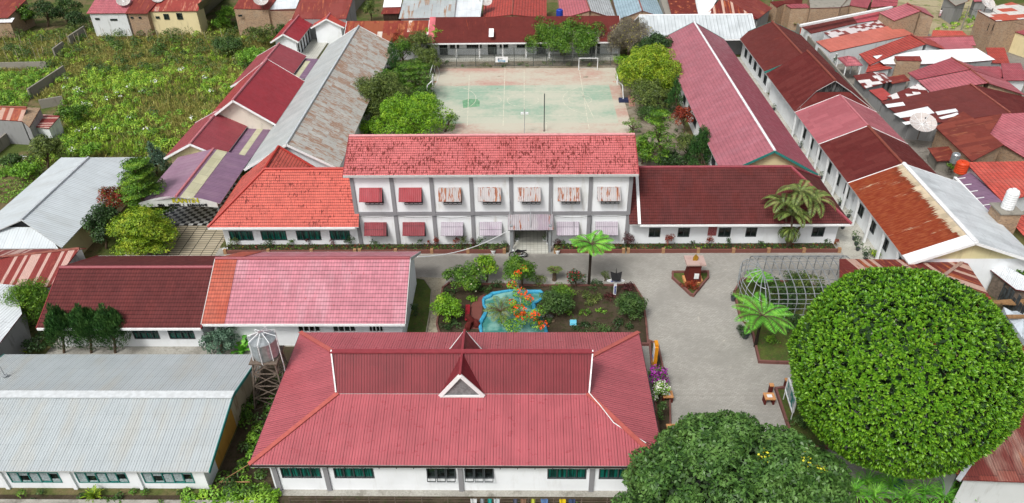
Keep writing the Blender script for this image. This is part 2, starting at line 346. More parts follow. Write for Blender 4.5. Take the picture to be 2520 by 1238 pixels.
def house(name, label, P, ze, R0, R1, mroof, mwall, hip=(False, False), ov=.8, og=.5, edge=None, wins=None, cap=None, fascia=None, cat='building', th=.1, gmat=None, z0=0., skip=(), group=None, capw=.32, bargecol=None):
    P = [Vector((p[0], p[1], ze)) for p in P]; R0 = Vector(R0); R1 = Vector(R1); edge = edge or m_edge
    c = sum(P, Vector())/4; root = thing(name, label, cat, (c.x, c.y, 0), group)
    rb = MB(); eA = P[1]-P[0]
    rb.slab([P[0], P[1], R1, R0], th, 0, 1, eA)
    rb.slab([P[2], P[3], R0, R1], th, 0 if not isinstance(mroof, tuple) else 2, 1, eA)
    if hip[1]: rb.slab([P[1], P[2], R1], th, 0, 1, P[2]-P[1])
    if hip[0]: rb.slab([P[3], P[0], R0], th, 0, 1, P[0]-P[3])
    mr = mroof if isinstance(mroof, tuple) else (mroof,)
    rb.build('roof', [mr[0], m_soff, mr[-1]], root)
    w = (P[3]-P[0]); wl = w.length; w.normalize(); e = eA.normalized(); rz = R0.z
    hw = abs((R0-P[0]).dot(w)); slope = (rz-ze)/max(hw, .1)
    o0 = ov if hip[0] else og; o1 = ov if hip[1] else og
    W = [P[0]+e*o0+w*ov, P[1]-e*o1+w*ov, P[2]-e*o1-w*ov, P[3]+e*o0-w*ov]; zw = ze+slope*ov-th-.04
    wb = MB(); wins = wins or {}
    def holes(k): return [(q[0], q[1], q[2], q[3]) for q in wins.get(k, [])]
    for k, (a, b) in {'A': (W[0], W[1]), 'B': (W[2], W[3])}.items():
        if k not in skip: wall_panel(wb, a, b, z0, zw, holes(k))
    for k, (a, b, R, hp) in {'E1': (W[1], W[2], R1, hip[1]), 'E0': (W[3], W[0], R0, hip[0])}.items():
        if k in skip: continue
        wall_panel(wb, a, b, z0, zw, holes(k))
        if not hp:
            m = (a+b)/2; t = (R-a).dot((b-a).normalized()); m = a+(b-a).normalized()*t
            wb.face([(a.x, a.y, zw), (b.x, b.y, zw), (m.x, m.y, rz-th-.06)], 1)
    wb.build('wall', [mwall, gmat or mwall], root)
    for k, (a, b) in {'A': (W[0], W[1]), 'B': (W[2], W[3]), 'E1': (W[1], W[2]), 'E0': (W[3], W[0])}.items():
        if k in wins: add_windows(root, a, b, wins[k])
    if cap:
        MB().tube([R0+Vector((0, 0, .03)), R1+Vector((0, 0, .03))], capw/2, 6).build('ridge_cap', cap, root)
        for R, hp, qs in ((R1, hip[1], (P[1], P[2])), (R0, hip[0], (P[0], P[3]))):
            if hp: [MB().tube([R+Vector((0,0,.02)), q+Vector((0,0,.04))], capw*.42, 6).build('hip_cap', cap, root) for q in qs]
    if fascia:
        dz = Vector((0, 0, -.14))
        for a, b in ((P[0], P[1]), (P[2], P[3])): MB().bar(a+dz-w*(.03 if a is P[0] else -.03), b+dz-w*(.03 if a is P[0] else -.03), .06, .22).build('gutter', fascia, root)
    bm = bargecol or fascia or m_trim
    for a, b, R, hp, s in ((P[0], P[3], R0, hip[0], -1), (P[1], P[2], R1, hip[1], 1)):
        if not hp:
            k = e*(.035*s)+Vector((0, 0, -.1)); MB().bar(a+k, R+k, .06, .26).bar(b+k, R+k, .06, .26).build('barge_board', bm, root)
    return root, W
def XH(name, label, x0, x1, y0, y1, ze, zr, mroof, mwall, hipin=(0, 0), yr=None, **k):       # ridge along x; hipin = inset of the ridge ends
    ym = yr if yr is not None else (y0+y1)/2
    return house(name, label, [(x0, y0), (x1, y0), (x1, y1), (x0, y1)], ze, (x0+hipin[0], ym, zr), (x1-hipin[1], ym, zr), mroof, mwall, hip=(hipin[0] > 0, hipin[1] > 0), **k)
def YH(name, label, x0, x1, y0, y1, ze, zr, mroof, mwall, hipin=(0, 0), xr=None, **k):       # ridge along y; side A = right (+x), end E0 = near, E1 = far
    xm = xr if xr is not None else (x0+x1)/2
    return house(name, label, [(x1, y0), (x1, y1), (x0, y1), (x0, y0)], ze, (xm, y0+hipin[0], zr), (xm, y1-hipin[1], zr), mroof, mwall, hip=(hipin[0] > 0, hipin[1] > 0), **k)
def wrow(us, w, v0, v1, n, fr=None, pn=None, st='plain'):
    return [(u, u+w, v0, v1, n, fr or m_dgrey, pn or m_glass, st) for u in us]
CAPN = plain('dull rusty ridge cap', '#8c5246', .6, .25, 2)
def planes_house(name, label, planes, mwall, cat='house', inset=.35, th=.09, edge=None, wallz=0., group=None, patches=()):
    """planes: [(px points with heights, material[, eave direction px pair])]; walls drop from each plane, set in from its edge"""
    allp = [at(*p) for q in planes for p in q[0]]; c = sum(allp, Vector())/len(allp)
    root = thing(name, label, cat, (c.x, c.y, 0), group)
    for i, q in enumerate(planes):
        wb = MB()
        pts = [at(*p) for p in q[0]]; e = None
        A_ = np.array([[p.x, p.y, 1] for p in pts]); k_ = np.linalg.lstsq(A_, np.array([p.z for p in pts]), rcond=None)[0]   # make the sheet flat
        for i_, p_ in enumerate(q[0]):
            d_ = fw+rt*((p_[0]-1260)/F)-up*((p_[1]-619)/F); t_ = (k_[2]-CH)/(d_.z-k_[0]*d_.x-k_[1]*d_.y); pts[i_] = Vector((d_.x*t_, d_.y*t_, CH+d_.z*t_))
        for pi, pp, pm in patches:
            if pi == i:
                P_ = []
                for x_, y_ in pp: d_ = fw+rt*((x_-1260)/F)-up*((y_-619)/F); t_ = (k_[2]+.07-CH)/(d_.z-k_[0]*d_.x-k_[1]*d_.y); P_.append(Vector((d_.x*t_, d_.y*t_, CH+d_.z*t_)))
                MB().slab(P_, .03, 0, 0).build('roof_patch', pm, root)
        if len(q) > 2 and q[2]: e = at(*q[2][1])-at(*q[2][0])
        b = MB().slab(pts, th, 0, 1, e, lift=0.002*i); b.build('roof', [q[1], edge or m_edge], root)
        cc = sum(pts, Vector())/len(pts); ins = []
        for p in pts:
            d = Vector((cc.x-p.x, cc.y-p.y, 0)); L = d.length; ins.append(p+d/L*min(inset*1.3, L*.4)-Vector((0, 0, th+.05)))
        ar = sum(ins[k].x*ins[(k+1)%len(ins)].y-ins[(k+1)%len(ins)].x*ins[k].y for k in range(len(ins)))
        if ar < 0: ins = ins[::-1]
        if len(q) > 3 and q[3] == 'open': continue
        for k in range(len(ins)):
            a, b2 = ins[k], ins[(k+1) % len(ins)]; wb.face([(a.x, a.y, wallz), (b2.x, b2.y, wallz), b2, a])
        wb.build('wall', mwall, root)
        zm = max(p.z for p in pts)
        for k in range(len(pts)):
            a, b2 = pts[k], pts[(k+1) % len(pts)]
            if len(planes) > 1 and i == 0 and min(a.z, b2.z) > zm-.35 and (a-b2).length > 2.5 and zm > min(p.z for p in pts)+.5: MB().tube([a+Vector((0, 0, .04)), b2+Vector((0, 0, .04))], .13, 5).build('ridge_cap', CAPN, root)
    return root
# ================================================================ roofs of the school
r_b1 = roof('pink red tile roof with brown moss streaks', 'tile', '#c26a6a', stain='#5c1e17', stain_amt=1.15, pitch=.32, line=.68, fade='#a84f4d', fade_amt=.5)
r_b2 = roof('orange red tile roof', 'tile', '#c25d51', stain='#5a120c', stain_amt=.85, pitch=.32, line=.68, fade='#d06a5c', fade_amt=.4)
r_b3 = roof('dark maroon tile roof', 'tile', '#5c2f2e', stain='#3a1412', stain_amt=.1, pitch=.32, line=.5, alt='#5c2c2a', alt_p=.3, fade='#6c3230', fade_amt=.4, spec=.15, rough=.7)
r_b12 = roof('dull maroon tile roof', 'tile', '#5e2f2f', pitch=.38, line=.5, fade='#6b3533', fade_amt=.5, spec=.15, rough=.7, seed=3)
r_b13 = roof('faded pink tile roof', 'tile', '#ba7884', pitch=.38, line=.55, fade='#c08e98', fade_amt=.7, stain='#983b41', stain_amt=.18, seed=5)
r_b13o = roof('orange tile strip', 'tile', '#b05a48', pitch=.38, line=.55, fade='#a8442f', fade_amt=.5, seed=7)
r_b15 = roof('glossy red metal roof', 'rib', '#a5535a', pitch=.205, line=.5, rough=.33, spec=.5, var=.1, bump=.8, sheet=(.82, 30))
r_b15d = roof('darker red metal upper roof', 'rib', '#762930', pitch=.205, line=.5, rough=.4, spec=.4, var=.12, bump=.8, sheet=(.82, 30))
r_b14 = roof('silver grey metal roof', 'rib', '#a7afb2', dots=True, pitch=.205, line=.36, rough=.38, spec=.5, var=.05, bump=.7, fade='#a8a69d', fade_amt=.5, stain='#8f8677', stain_amt=.05)
r_b5 = roof('pale silver metal roof', 'rib', '#bfc7cb', pitch=.3, line=.22, rough=.4, spec=.5, var=.05, bump=.5, fade='#a8adad', fade_amt=.5)
r_b9 = roof('dusty pink sheet tile roof', 'tile', '#a0606a', pitch=.42, line=.22, fade='#a56c77', fade_amt=.6, rough=.45, bump=.4, seed=2)
r_b9r = roof('dusty pink sheet tile roof with painted shade', 'tile', '#8e4551', pitch=.42, line=.4, fade='#975761', fade_amt=.5, rough=.45, bump=.4, seed=2)  # darker copy of the pink roof; right slope's shade is put into the colour
r_zinc = roof('rust streaked zinc roof', 'corr', '#b6b6b0', rust='#966e56', rust2='#ae9580', rust_amt=.6, sheet=(.8, 1.9), streak=(6., 1.1), line=.3, fade='#b7b9b5', fade_amt=.5, seed=4)
r_zincl = roof('grey zinc roof', 'corr', '#a7adad', rust='#9a6c4a', rust2='#a89786', rust_amt=.12, sheet=(.8, 2.4), streak=(1.4, .3), line=.35, fade='#b7b9b5', fade_amt=.5, seed=8)
r_rmar = roof('rusty maroon sheet roof', 'corr', '#5f2824', rust='#7c3322', rust2='#955038', rust_amt=.18, sheet=(.8, 2.4), streak=(3., .3), line=.3, rough=.6, spec=.2, seed=1)
r_mar = roof('matt maroon sheet roof', 'corr', '#5c2422', alt='#632b28', alt_p=.4, rust='#73352c', rust2='#7c3d33', rust_amt=.06, sheet=(.8, 2.4), streak=(3., .3), line=.3, rough=.65, spec=.15, seed=2)
r_pinks = roof('faded pink sheet roof', 'corr', '#a25b62', alt='#99535a', alt_p=.3, sheet=(.8, 2.4), line=.4, rough=.5, seed=6, pitch=.2)
r_rust = roof('orange rust sheet roof', 'corr', '#c2b399', rust='#7a2f1b', rust2='#8f4a2c', rust_amt=1.1, sheet=(.8, 40.), streak=(6., .35), line=.35, rough=.7, spec=.15, seed=9, vgrad=(40.5, 39.0, -.55))
r_wht = roof('bright white sheet roof', 'corr', '#dfe3e5', sheet=(.8, 3.), line=.25, rough=.5, seed=3, fade='#c8cccd', fade_amt=.5, pitch=.25)
r_whts = roof('streaked white sheet roof', 'corr', '#c3c9cc', sheet=(.8, 3.), line=.5, rough=.45, seed=5, fade='#a2a8ab', fade_amt=.7, pitch=.3, stain='#7e8486', stain_amt=.1)
r_rib6 = roof('brownish red ribbed roof', 'rib', '#923f47', pitch=.3, line=.4, rough=.42, bump=.6, fade='#8a4248', fade_amt=.5)
r_rib6b = roof('deep red ribbed roof', 'rib', '#962f38', pitch=.25, line=.18, rough=.4, bump=.4)
r_purp = roof('faded purple ribbed roof', 'rib', '#7b6078', pitch=.3, line=.4, rough=.45, fade='#8c7384', fade_amt=.6, bump=.6)
r_clear = roof('yellowed translucent sheet', 'corr', '#b9b79a', pitch=.2, line=.5, sheet=(2., .9), rough=.5, fade='#a9a780', fade_amt=.4)
r_stripe = roof('rust striped zinc sheet roof', 'corr', '#6b2620', white_p=.0, alt='#b9998a', alt_p=.36, rust='#8a3e22', rust2='#b56a40', rust_amt=.42, sheet=(.42, 40.), streak=(3.5, .25), line=.3, rough=.6, seed=12)
r_stripew = roof('maroon and pale striped sheet roof', 'corr', '#7c2f2b', alt='#b9988e', alt_p=.42, rust='#6b241d', rust2='#8c4038', rust_amt=.42, sheet=(.3, 40.), streak=(5, .4), line=.3, rough=.6, seed=14)
def wallz(py0, py1, f): return (py0-f)*0
# ---- two storey main block
BX = [-17.85+4.07*i for i in range(8)]
wins = []
for i in range(7):
    u = 4.07*(i+.5)-.95+.1; wins.append((u, u+1.9, 5.3, 6.9, 4, m_dgrey, m_glass, 'open'))
    if i != 4: wins.append((u, u+1.9, 1.2, 2.8, 4, m_dgrey, m_glass, 'plain'))
PORCH = (4.07*4+.3, 4.07*5-.3, 0., 3.0)
root, W = XH('school_building', 'two storey white block with grey pillars, window awnings and moss streaked pink tile roof', -18.5, 11.25, 65.8, 75.3, 8.9, 11., r_b1, m_white,
             ov=.6, og=.6, cap=plain('pale ridge cap', '#c98d8f', .6), fascia=m_soff, bargecol=plain('red barge board', '#8c3438', .6), skip=('A',))
mainb = root
wb = MB(); wall_panel(wb, W[0], W[1], 0, 8.9, [w[:4] for w in wins]+[PORCH]); wb.build('wall', wallmat('white wall with damp stains', '#e9ecee', '#a39a80', .5, .5), root)
add_windows(root, W[0], W[1], wins)
each('pillar', m_grey, root, [(x-.19, x+.19, 66.27, 66.45, 0, 8.7) for x in BX])
each('floor_band', m_grey, root, [(BX[i]+.19, BX[i+1]-.19, 66.3, 66.45, 3.85, 4.25) for i in range(7)])
def awning(parent, x0, x1, y, ztop, zbot, proj, m, side=True):
    a = MB(); a.slab([(x0, y, ztop), (x1, y, ztop), (x1, y-.12, ztop-.02), (x0, y-.12, ztop-.02)], .03, 0, 0, (1, 0, 0))
    a.slab([(x0, y-proj, zbot), (x1, y-proj, zbot), (x1, y-.12, ztop-.02), (x0, y-.12, ztop-.02)], .04, 0, 0, (1, 0, 0))
    for x in (x0+.05, x1-.05): a.face([(x, y, ztop-.05), (x, y-proj, zbot-.02), (x, y, zbot-.15)], 1); a.bar((x, y, zbot-.15), (x, y-proj, zbot-.03), .05, m=1)
    a.build('awning', [m, m_dgrey], parent)
aw_red = roof('red awning sheet', 'corr', '#93353c', sheet=(5, 5), pitch=.2, line=.7, rust_amt=.0, fade='#a5525a', fade_amt=.5)
aw_red2 = roof('dark red awning sheet', 'corr', '#7b2c34', sheet=(5, 5), pitch=.2, line=.7)
aw_rust = roof('rusty grey awning sheet', 'corr', '#a9a4a4', sheet=(.2, 5), pitch=.2, line=.6, rust='#7c3a20', rust2='#a56b44', rust_amt=.5, streak=(5, .8))
aw_purp = roof('pale purple awning sheet', 'corr', '#a7a0a9', sheet=(5, 5), pitch=.2, line=.7, fade='#877286', fade_amt=.5, stain='#7c5a5c', stain_amt=.1)
for i in range(7):
    xc = BX[i]+2.035-.15
    awning(root, xc-1.2, xc+1.15, 66.38, 7.15, 6.05, 1.0, aw_red if i < 2 else aw_rust)
    if i != 4: awning(root, xc-1.2, xc+1.15, 66.38, 2.98, 1.92, 1.0, aw_red2 if i < 2 else aw_purp)
r_can = roof('rusty canopy sheet', 'corr', '#9c979b', sheet=(.2, 5), pitch=.22, line=.6, rust='#7c3a20', rust2='#9a6b50', rust_amt=.3, streak=(4, .5), fade='#846a80', fade_amt=.6)
cb = MB(); cb.slab([(BX[4]-.35, 64.7, 3.0), (BX[5]+.3, 64.7, 3.0), (BX[5]+.3, 66.3, 3.95), (BX[4]-.35, 66.3, 3.95)], .06, 0, 1, (1, 0, 0))
cb.build('entrance_canopy', [r_can, m_dgrey], root)
for x in (BX[4]-.15, BX[4]+2.0, BX[5]+.1): MB().tube([(x, 66.3, 5.9), (x, 64.95, 3.2)], .03, 6).build('canopy_stay', m_metal, root)
each('canopy_post', m_metal, root, [(x-.12, x+.12, 65.0, 65.24, .0, 3.35) for x in (BX[4]+.0, BX[5]-.05)])
n = N('pale floor tile', .35, .4); n._p = n.pos(); b = n.new('ShaderNodeTexBrick'); n.t.links.new(n.pos(), b.inputs['Vector']); b.offset = 0; b.inputs['Scale'].default_value = 1
b.inputs['Brick Width'].default_value = .4; b.inputs['Row Height'].default_value = .4; b.inputs['Mortar Size'].default_value = .02
for k, c in (('Color1', '#c3c3ba'), ('Color2', '#b9b9b0'), ('Mortar', '#8f9088')): b.inputs[k].default_value = srgb(c)
m_tile = n.col(n.mix(n.ss(n.noise(n.pos(), .7, 4), .5, .8, 0, .5), b.outputs[0], srgb('#a7a599')))
pr = MB(); x0, x1 = BX[4]+.3, BX[5]-.3
pr.box(x0-.1, x1+.1, 64.75, 66.42, 0, .12); pr.box(x0, x1, 66.43, 69.6, 0, .28)
pr.build('porch_floor', m_tile, root)
pr = MB(); pr.box(x0, x1, 69.6, 69.7, .3, 3.); pr.box(x0-.1, x0, 66.4, 69.7, .3, 3.); pr.box(x1, x1+.1, 66.4, 69.7, .3, 3.); pr.box(x0, x1, 66.5, 69.7, 3.0, 3.1)
pr.build('porch_wall', m_tile, root)
def sag(a, b, s, k=10): return [Vector(a).lerp(Vector(b), t/k)-Vector((0, 0, s*4*(t/k)*(1-t/k))) for t in range(k+1)]
for i in range(7): MB().tube(sag((BX[i], 66.2, 3.8+.1*(i % 2)), (BX[i+1], 66.2, 3.75+.1*((i+1) % 2)), .12+.06*(i % 3)), .025, 5).build('wall_cable', m_dgrey, root)
MB().tube([(BX[6]+.25, 66.2, 3.8), (BX[6]+.25, 66.2, .6)], .04, 5).build('drain_pipe', m_dgrey, root)
tag(MB().tube(sag((BX[4]-.4, 64.2, 3.2), at(1027, 632, 6.2), .75, 16), .045, 6).build('white_cable', plain('white plastic', '#d9dcdc', .4, .05), loc=(-5, 60, 4)),
    'white cable sagging between the entrance canopy and the pink tiled roof corner', 'cable')
# ---- world-space roof set with separate walls
def wset(name, label, planes, walls, mwall, caps=None, capm=None, gut=None, cat='building', th=.1, wins=None, group=None, edge=None):
    allp = [Vector(p) for q in planes for p in q[0]]; c = sum(allp, Vector())/len(allp); root = thing(name, label, cat, (c.x, c.y, 0), group)
    for i, q in enumerate(planes):
        MB().slab(q[0], th, 0, 1, q[2] if len(q) > 2 else None).build('roof', [q[1], edge or m_soff], root)
    wb = MB()
    for w in walls:
        wall_panel(wb, w[0], w[1], 0, w[2], [h[:4] for h in (w[3] if len(w) > 3 else [])])
        if len(w) > 3: add_windows(root, w[0], w[1], w[3])
    if walls: wb.build('wall', mwall, root)
    if caps:
        for a, b in caps: MB().tube([Vector(a)+Vector((0, 0, .03)), Vector(b)+Vector((0, 0, .03))], .16, 6).build('ridge_cap', capm, root)
    if gut:
        for a, b in gut: MB().bar(Vector(a)-Vector((0, 0, .15)), Vector(b)-Vector((0, 0, .15)), .08, .2).build('gutter', m_trim, root)
    return root
def xw(px0, px1, py, Y, x0): return (atY(px0, py, Y).x-x0, atY(px1, py, Y).x-x0)
# ---- left wing
e = 3.2; z = 7.2; m_capr = plain('red ridge cap', '#a8382f', .5); m_capm = plain('maroon ridge cap', '#8c4048', .5)
wn = [xw(a, b, 580, 66.3, -32.5)+(.8, 2.0, 4, m_dgrey, m_curt, 'plain') for a, b in ((565, 623), (643, 705), (730, 790), (812, 862))]
wset('school_building', 'left wing with bright orange red hipped tile roof and green curtained windows',
     [([(-33.4, 65.1, e), (-17.5, 65.1, e), (-17.95, 70.5, z), (-28.2, 70.5, z)], r_b2, (1, 0, 0)), ([(-33.4, 65.1, e), (-33.4, 76, e), (-28.2, 76, z), (-28.2, 70.5, z)], r_b2, (0, 1, 0)),
      ([(-28.2, 70.5, z), (-28.2, 76, z), (-22.9, 76, e)], r_b2, (0, 1, 0)), ([(-28.2, 70.5, z), (-17.9, 70.5, z), (-17.9, 75.8, e), (-22.9, 75.8, e)], r_b2, (1, 0, 0))],
     [((-32.5, 66.3), (-17.8, 66.3), 3.6, wn), ((-32.5, 75.6), (-32.5, 66.3), 3.6), ((-23.5, 75.6), (-32.5, 75.6), 3.6), ((-17.9, 75.2), (-23.5, 75.2), 3.6)], m_white,
     [((-28.2, 70.5, z), (-17.95, 70.5, z)), ((-33.4, 65.1, e), (-28.2, 70.5, z)), ((-28.2, 70.5, z), (-28.2, 76, z)), ((-28.2, 76, z), (-22.9, 76, e))], m_capr,
     [((-33.4, 65.07, e), (-17.9, 65.07, e))])
# ---- right wing
wn = [xw(a, b, 572, 66.5, 10.75)+(.95, 2.1, 2, m_dgrey, m_glass, 'plain') for a, b in ((1597, 1625), (1668, 1697), (1768, 1798), (1835, 1862), (1925, 1950), (1998, 2028))]
rw = wset('school_building', 'right wing with long dark maroon hipped tile roof behind the palm',
     [([(10.7, 65.4, e), (33.6, 65.4, e), (28.1, 70.5, z), (10.7, 70.5, z)], r_b3, (1, 0, 0)), ([(33.6, 65.4, e), (33.6, 75.4, e), (28.1, 70.5, z)], r_b3, (0, 1, 0)),
      ([(10.7, 70.5, z), (28.1, 70.5, z), (33.6, 75.4, e), (10.7, 75.4, e)], r_b3, (1, 0, 0))],
     [((10.75, 66.5), (32.9, 66.5), 3.7, wn), ((32.9, 66.5), (32.9, 74.6), 3.7), ((32.9, 74.6), (10.75, 74.6), 3.7)], m_white,
     [((10.7, 70.5, z), (28.1, 70.5, z)), ((33.6, 65.4, e), (28.1, 70.5, z)), ((33.6, 75.4, e), (28.1, 70.5, z))], m_capm, [((11.8, 65.37, e), (33.6, 65.37, e))])
MB().bar((11.75, 65.4, e+.06), (11.75, 70.5, z+.06), .3, .08).build('roof_flashing', m_trim, rw)
n = N('red notice', .6); n.uv(); ln = n.ma('MULTIPLY', n.ma('LESS_THAN', n.ma('FRACT', n.ma('DIVIDE', n.V, .14)), .35), n.ma('GREATER_THAN', n.noise(n.mapv(n._uv, (14, 7, 1)), 1., 2), .47))
m_note = n.col(n.mix(n.ma('MULTIPLY', ln, .7), srgb('#7d1a20'), srgb('#d8b9b9')))
b = MB(); p0 = atY(1745, 555, 66.4); p1 = atY(1762, 580, 66.4); b.box(p0.x, p1.x, 66.42, 66.47, p1.z, p0.z); b.build('notice_board', m_note, loc=(p0.x, 66.45, p1.z))
tag(bpy.data.objects['notice_board'], 'tall dark red notice board on the white wall of the right wing', 'notice board')
# ---- pale pink tile roof + dull maroon tile roof (left middle)
wn = [xw(a, b, 805, 50.15, -27.7)+(1.55, 2.5, 4, m_trim, m_glass, 'plain') for a, b in ((732, 788), (818, 875), (907, 943))]
root, W = XH('school_building', 'low block with faded pink tile roof and an orange strip at its left end', -28.2, -10.5, 49.2, 60.3, 3.3, 6.35, r_b13, m_white, ov=.95, og=.5, cap=m_capm, fascia=m_trim, bargecol=m_soff, wins={'A': wn})
MB().slab([(-28.2, 49.17, 3.33), (-26.2, 49.17, 3.33), (-26.2, 54.75, 6.385), (-28.2, 54.75, 6.385)], .02, 0, 0, (1, 0, 0), .02).build('orange_tile_strip', r_b13o, root)
MB().slab([(-28.2, 60.33, 3.33), (-26.2, 60.33, 3.33), (-26.2, 54.75, 6.385), (-28.2, 54.75, 6.385)], .02, 0, 0, (1, 0, 0), .02).build('orange_tile_strip', r_b13o, root)
wn = [xw(a, b, 822, 50.05, -42.0)+(.9, 1.9, 4, m_dgrey, m_curt, 'transom') for a, b in ((330, 393), (417, 480))]
XH('school_building', 'low block with dull maroon tile roof behind the three junipers', -42.6, -28.22, 48.9, 60.0, 3.1, 5.6, r_b12, m_white, ov=1.1, og=.55, cap=m_capm, fascia=m_trim, bargecol=plain('red barge board', '#8c3438', .6), wins={'A': wn})
# ---- bottom left grey block
wn = [xw(a, b, 1178, 34.5, -43.)+(.62, 1.75, 5, m_teal, m_glass, 'louvre') for a, b in ((35, 160), (200, 325), (363, 487))]
root, W = XH('school_building', 'low white block with long silver grey metal roof and teal louvred windows', -43.9, -22.25, 33.85, 46.0, 2.65, 4.05, r_b14, m_white, ov=.65, og=.75, fascia=None, cap=None, wins={'A': [(a-.15, b-.15, c, d, n_, f, g, h) for a, b, c, d, n_, f, g, h in wn]}, gmat=m_cream, bargecol=m_teal, edge=m_edgeg)
MB().slab([(-43.9, 39.55, 4.09), (-22.2, 39.55, 4.09), (-22.2, 40.3, 4.09), (-43.9, 40.3, 4.09)], .03, 0, 0, (1, 0, 0)).build('ridge_cap', plain('silver ridge cap', '#c6cbcd', .4), root)
for px in (10, 178, 342, 505): x = atY(px, 1185, 34.4).x; each('pillar', m_white, root, [(x-.14, x+.14, 34.36, 34.52, 0, 2.6)])
b = MB().box(-23.06, -22.97, 36.2, 40.4, .05, 3.1).build('end_wall_panel', wallmat('ochre stained wall', '#b98a3e', '#6e4a1c', .9), root)
b = MB().box(-23.06, -22.965, 40.45, 45, .05, 2.6).build('end_wall_panel', wallmat('flaking wall', '#b9ac92', '#7c5a48', .9), root)
b = MB(); p = at(12, 925, 3.6); b.tube([p, p+Vector((-.1, .1, 1.3))], .035, 6); b.tube([p, p+Vector((0, 0, .06))], .22, 8); b.build('vent_pipe', m_metal, root)
# ---- front block with raised roof and dormers
ex0, ex1, ey0, ey1, ez = -19.25, 9.45, 33.85, 47.95, 3.4
hx0, hx1, hy0, hy1, hz = -13.95, 4.45, 39.13, 42.7, 5.0
ux0, ux1, uy, uz = -14.45, 4.85, 40.9, 7.5
gx, gz = -4.75, 7.4
front = thing('school_building', 'big red metal roofed block with raised centre and white trimmed triangular dormer', 'building', (-5, 41, 0))
def S1(pts, m, e): MB().slab(pts, .1, 0, 1, e).build('roof', [m, m_soff], front)
S1([(ex0, ey0, ez), (ex1, ey0, ez), (hx1, hy0, hz), (hx0, hy0, hz)], r_b15, (1, 0, 0)); S1([(ex0, ey1, ez), (ex1, ey1, ez), (hx1, hy1, hz), (hx0, hy1, hz)], r_b15, (1, 0, 0))
S1([(ex0, ey0, ez), (ex0, ey1, ez), (hx0, hy1, hz), (hx0, hy0, hz)], r_b15, (0, 1, 0)); S1([(ex1, ey0, ez), (ex1, ey1, ez), (hx1, hy1, hz), (hx1, hy0, hz)], r_b15, (0, 1, 0))
for ya, s in ((hy0, 1), (hy1, -1)):
    S1([(hx0-.1, ya-.05*s, hz+.03), (hx1+.1, ya-.05*s, hz+.03), (ux1, uy, uz), (ux0, uy, uz)], r_b15d, (1, 0, 0))
for hx in (hx0, hx1): MB().face([(hx, hy0, hz-.1), (hx, hy1, hz-.1), (hx, uy, uz-.25)]).build('gable_wall', m_grey, front)
for hx, ux in ((hx0-.12, ux0), (hx1+.12, ux1)):
    MB().bar((hx, hy0, hz+.12), (ux, uy, uz+.08), .1, .16).bar((hx, hy1, hz+.12), (ux, uy, uz+.08), .1, .16).build('barge_board', m_trim, front)
b = MB(); b.bar((ux0-.1, uy, uz+.04), (ux1+.1, uy, uz+.04), .4, .1); b.build('ridge_cap', plain('red metal capping', '#8a3940', .4), front)
c = plain('salmon hip capping', '#ad5a52', .4)
for p, q in (((ex0, ey0, ez), (hx0, hy0, hz)), ((ex1, ey0, ez), (hx1, hy0, hz)), ((ex0, ey1, ez), (hx0, hy1, hz)), ((ex1, ey1, ez), (hx1, hy1, hz))):
    MB().bar(Vector(p)+Vector((0, 0, .05)), Vector(q)+Vector((0, 0, .05)), .34, .07).build('hip_cap', c, front)
for y1_, s in ((38.85, 1), (43.25, -1)):        # two dormers, front and rear
    yb = uy; dz0 = 5.02; hw = 1.62
    d = MB(); P0 = (gx, y1_-.25*s, gz+.02)
    for k in (-1, 1): d.slab([(gx+k*hw, y1_+.05*s, dz0), (gx+k*hw, yb, dz0), (gx, yb, gz+.05), P0], .07, 0, 1, (0, 1, 0))
    dm = d.build('dormer_roof', [r_b15d, m_soff], front)
    MB().tube([P0, (gx, yb, gz+.08)], .1, 6).build('dormer_ridge', plain('red metal capping', '#8a3940', .4), front)
    t = MB(); yy = y1_-.02*s
    for k in (-1, 1): t.bar((gx+k*(hw-.02), yy, dz0+.0), (gx, yy-.22*s, gz-.1), .1, .28 if s > 0 else .12, upv=(0, 0, 1))
    t.bar((gx-hw, yy, dz0), (gx+hw, yy, dz0), .1, .16); t.build('dormer_trim', m_trim, front)
    g = MB(); yy = y1_+.05*s; q = [(gx-hw+.1, yy, dz0), (gx+hw-.1, yy, dz0), (gx, yy-.1*s, gz-.2)]; g.face(q); g.build('dormer_gable', plain('grey weathered board', '#7d7f80', .8, .3, 5), front)
wn = [xw(a, b, 1165, 34.45, -18.2)+(1.3, 2.45, n_, m_dgrey, pn, st) for a, b, n_, pn, st in ((692, 790, 4, m_curt, 'plain'), (822, 920, 4, m_curt, 'plain'), (1050, 1122, 3, m_glass, 'open'), (1143, 1215, 3, m_glass, 'open'), (1347, 1443, 4, m_curt, 'plain'), (1474, 1545, 3, m_curt, 'plain'))]
b = MB(); c4 = [(-18.2, 34.45), (8.5, 34.45), (8.5, 47.1), (-18.2, 47.1)]
for i in range(4): wall_panel(b, c4[i], c4[(i+1) % 4], 0, 3.4, [h[:4] for h in wn] if i == 0 else [])
b.build('wall', m_white, front); add_windows(front, c4[0], c4[1], wn)
for px in (682, 806, 1134, 1456): x = atY(px, 1180, 34.4).x; each('pillar', m_grey, front, [(x-.17, x+.17, 34.33, 34.5, 0, 3.38)])
each('pillar', m_grey, front, [(8.35, 8.6, 34.33, 34.5, 0, 3.38)])
k = .13
for p, q in (((ex0, ey0, ez), (ex1, ey0, ez)), ((ex1, ey0, ez), (ex1, ey1, ez)), ((ex0, ey0, ez), (ex0, ey1, ez))):
    MB().bar(Vector(p)-Vector((0, 0, k)), Vector(q)-Vector((0, 0, k)), .1, .18).build('gutter', plain('dark stained gutter', '#3a3030', .6), front)
b = MB(); b.bar((ex0, ey0+.12, ez-.3), (ex1, ey0+.12, ez-.3), .06, .26)
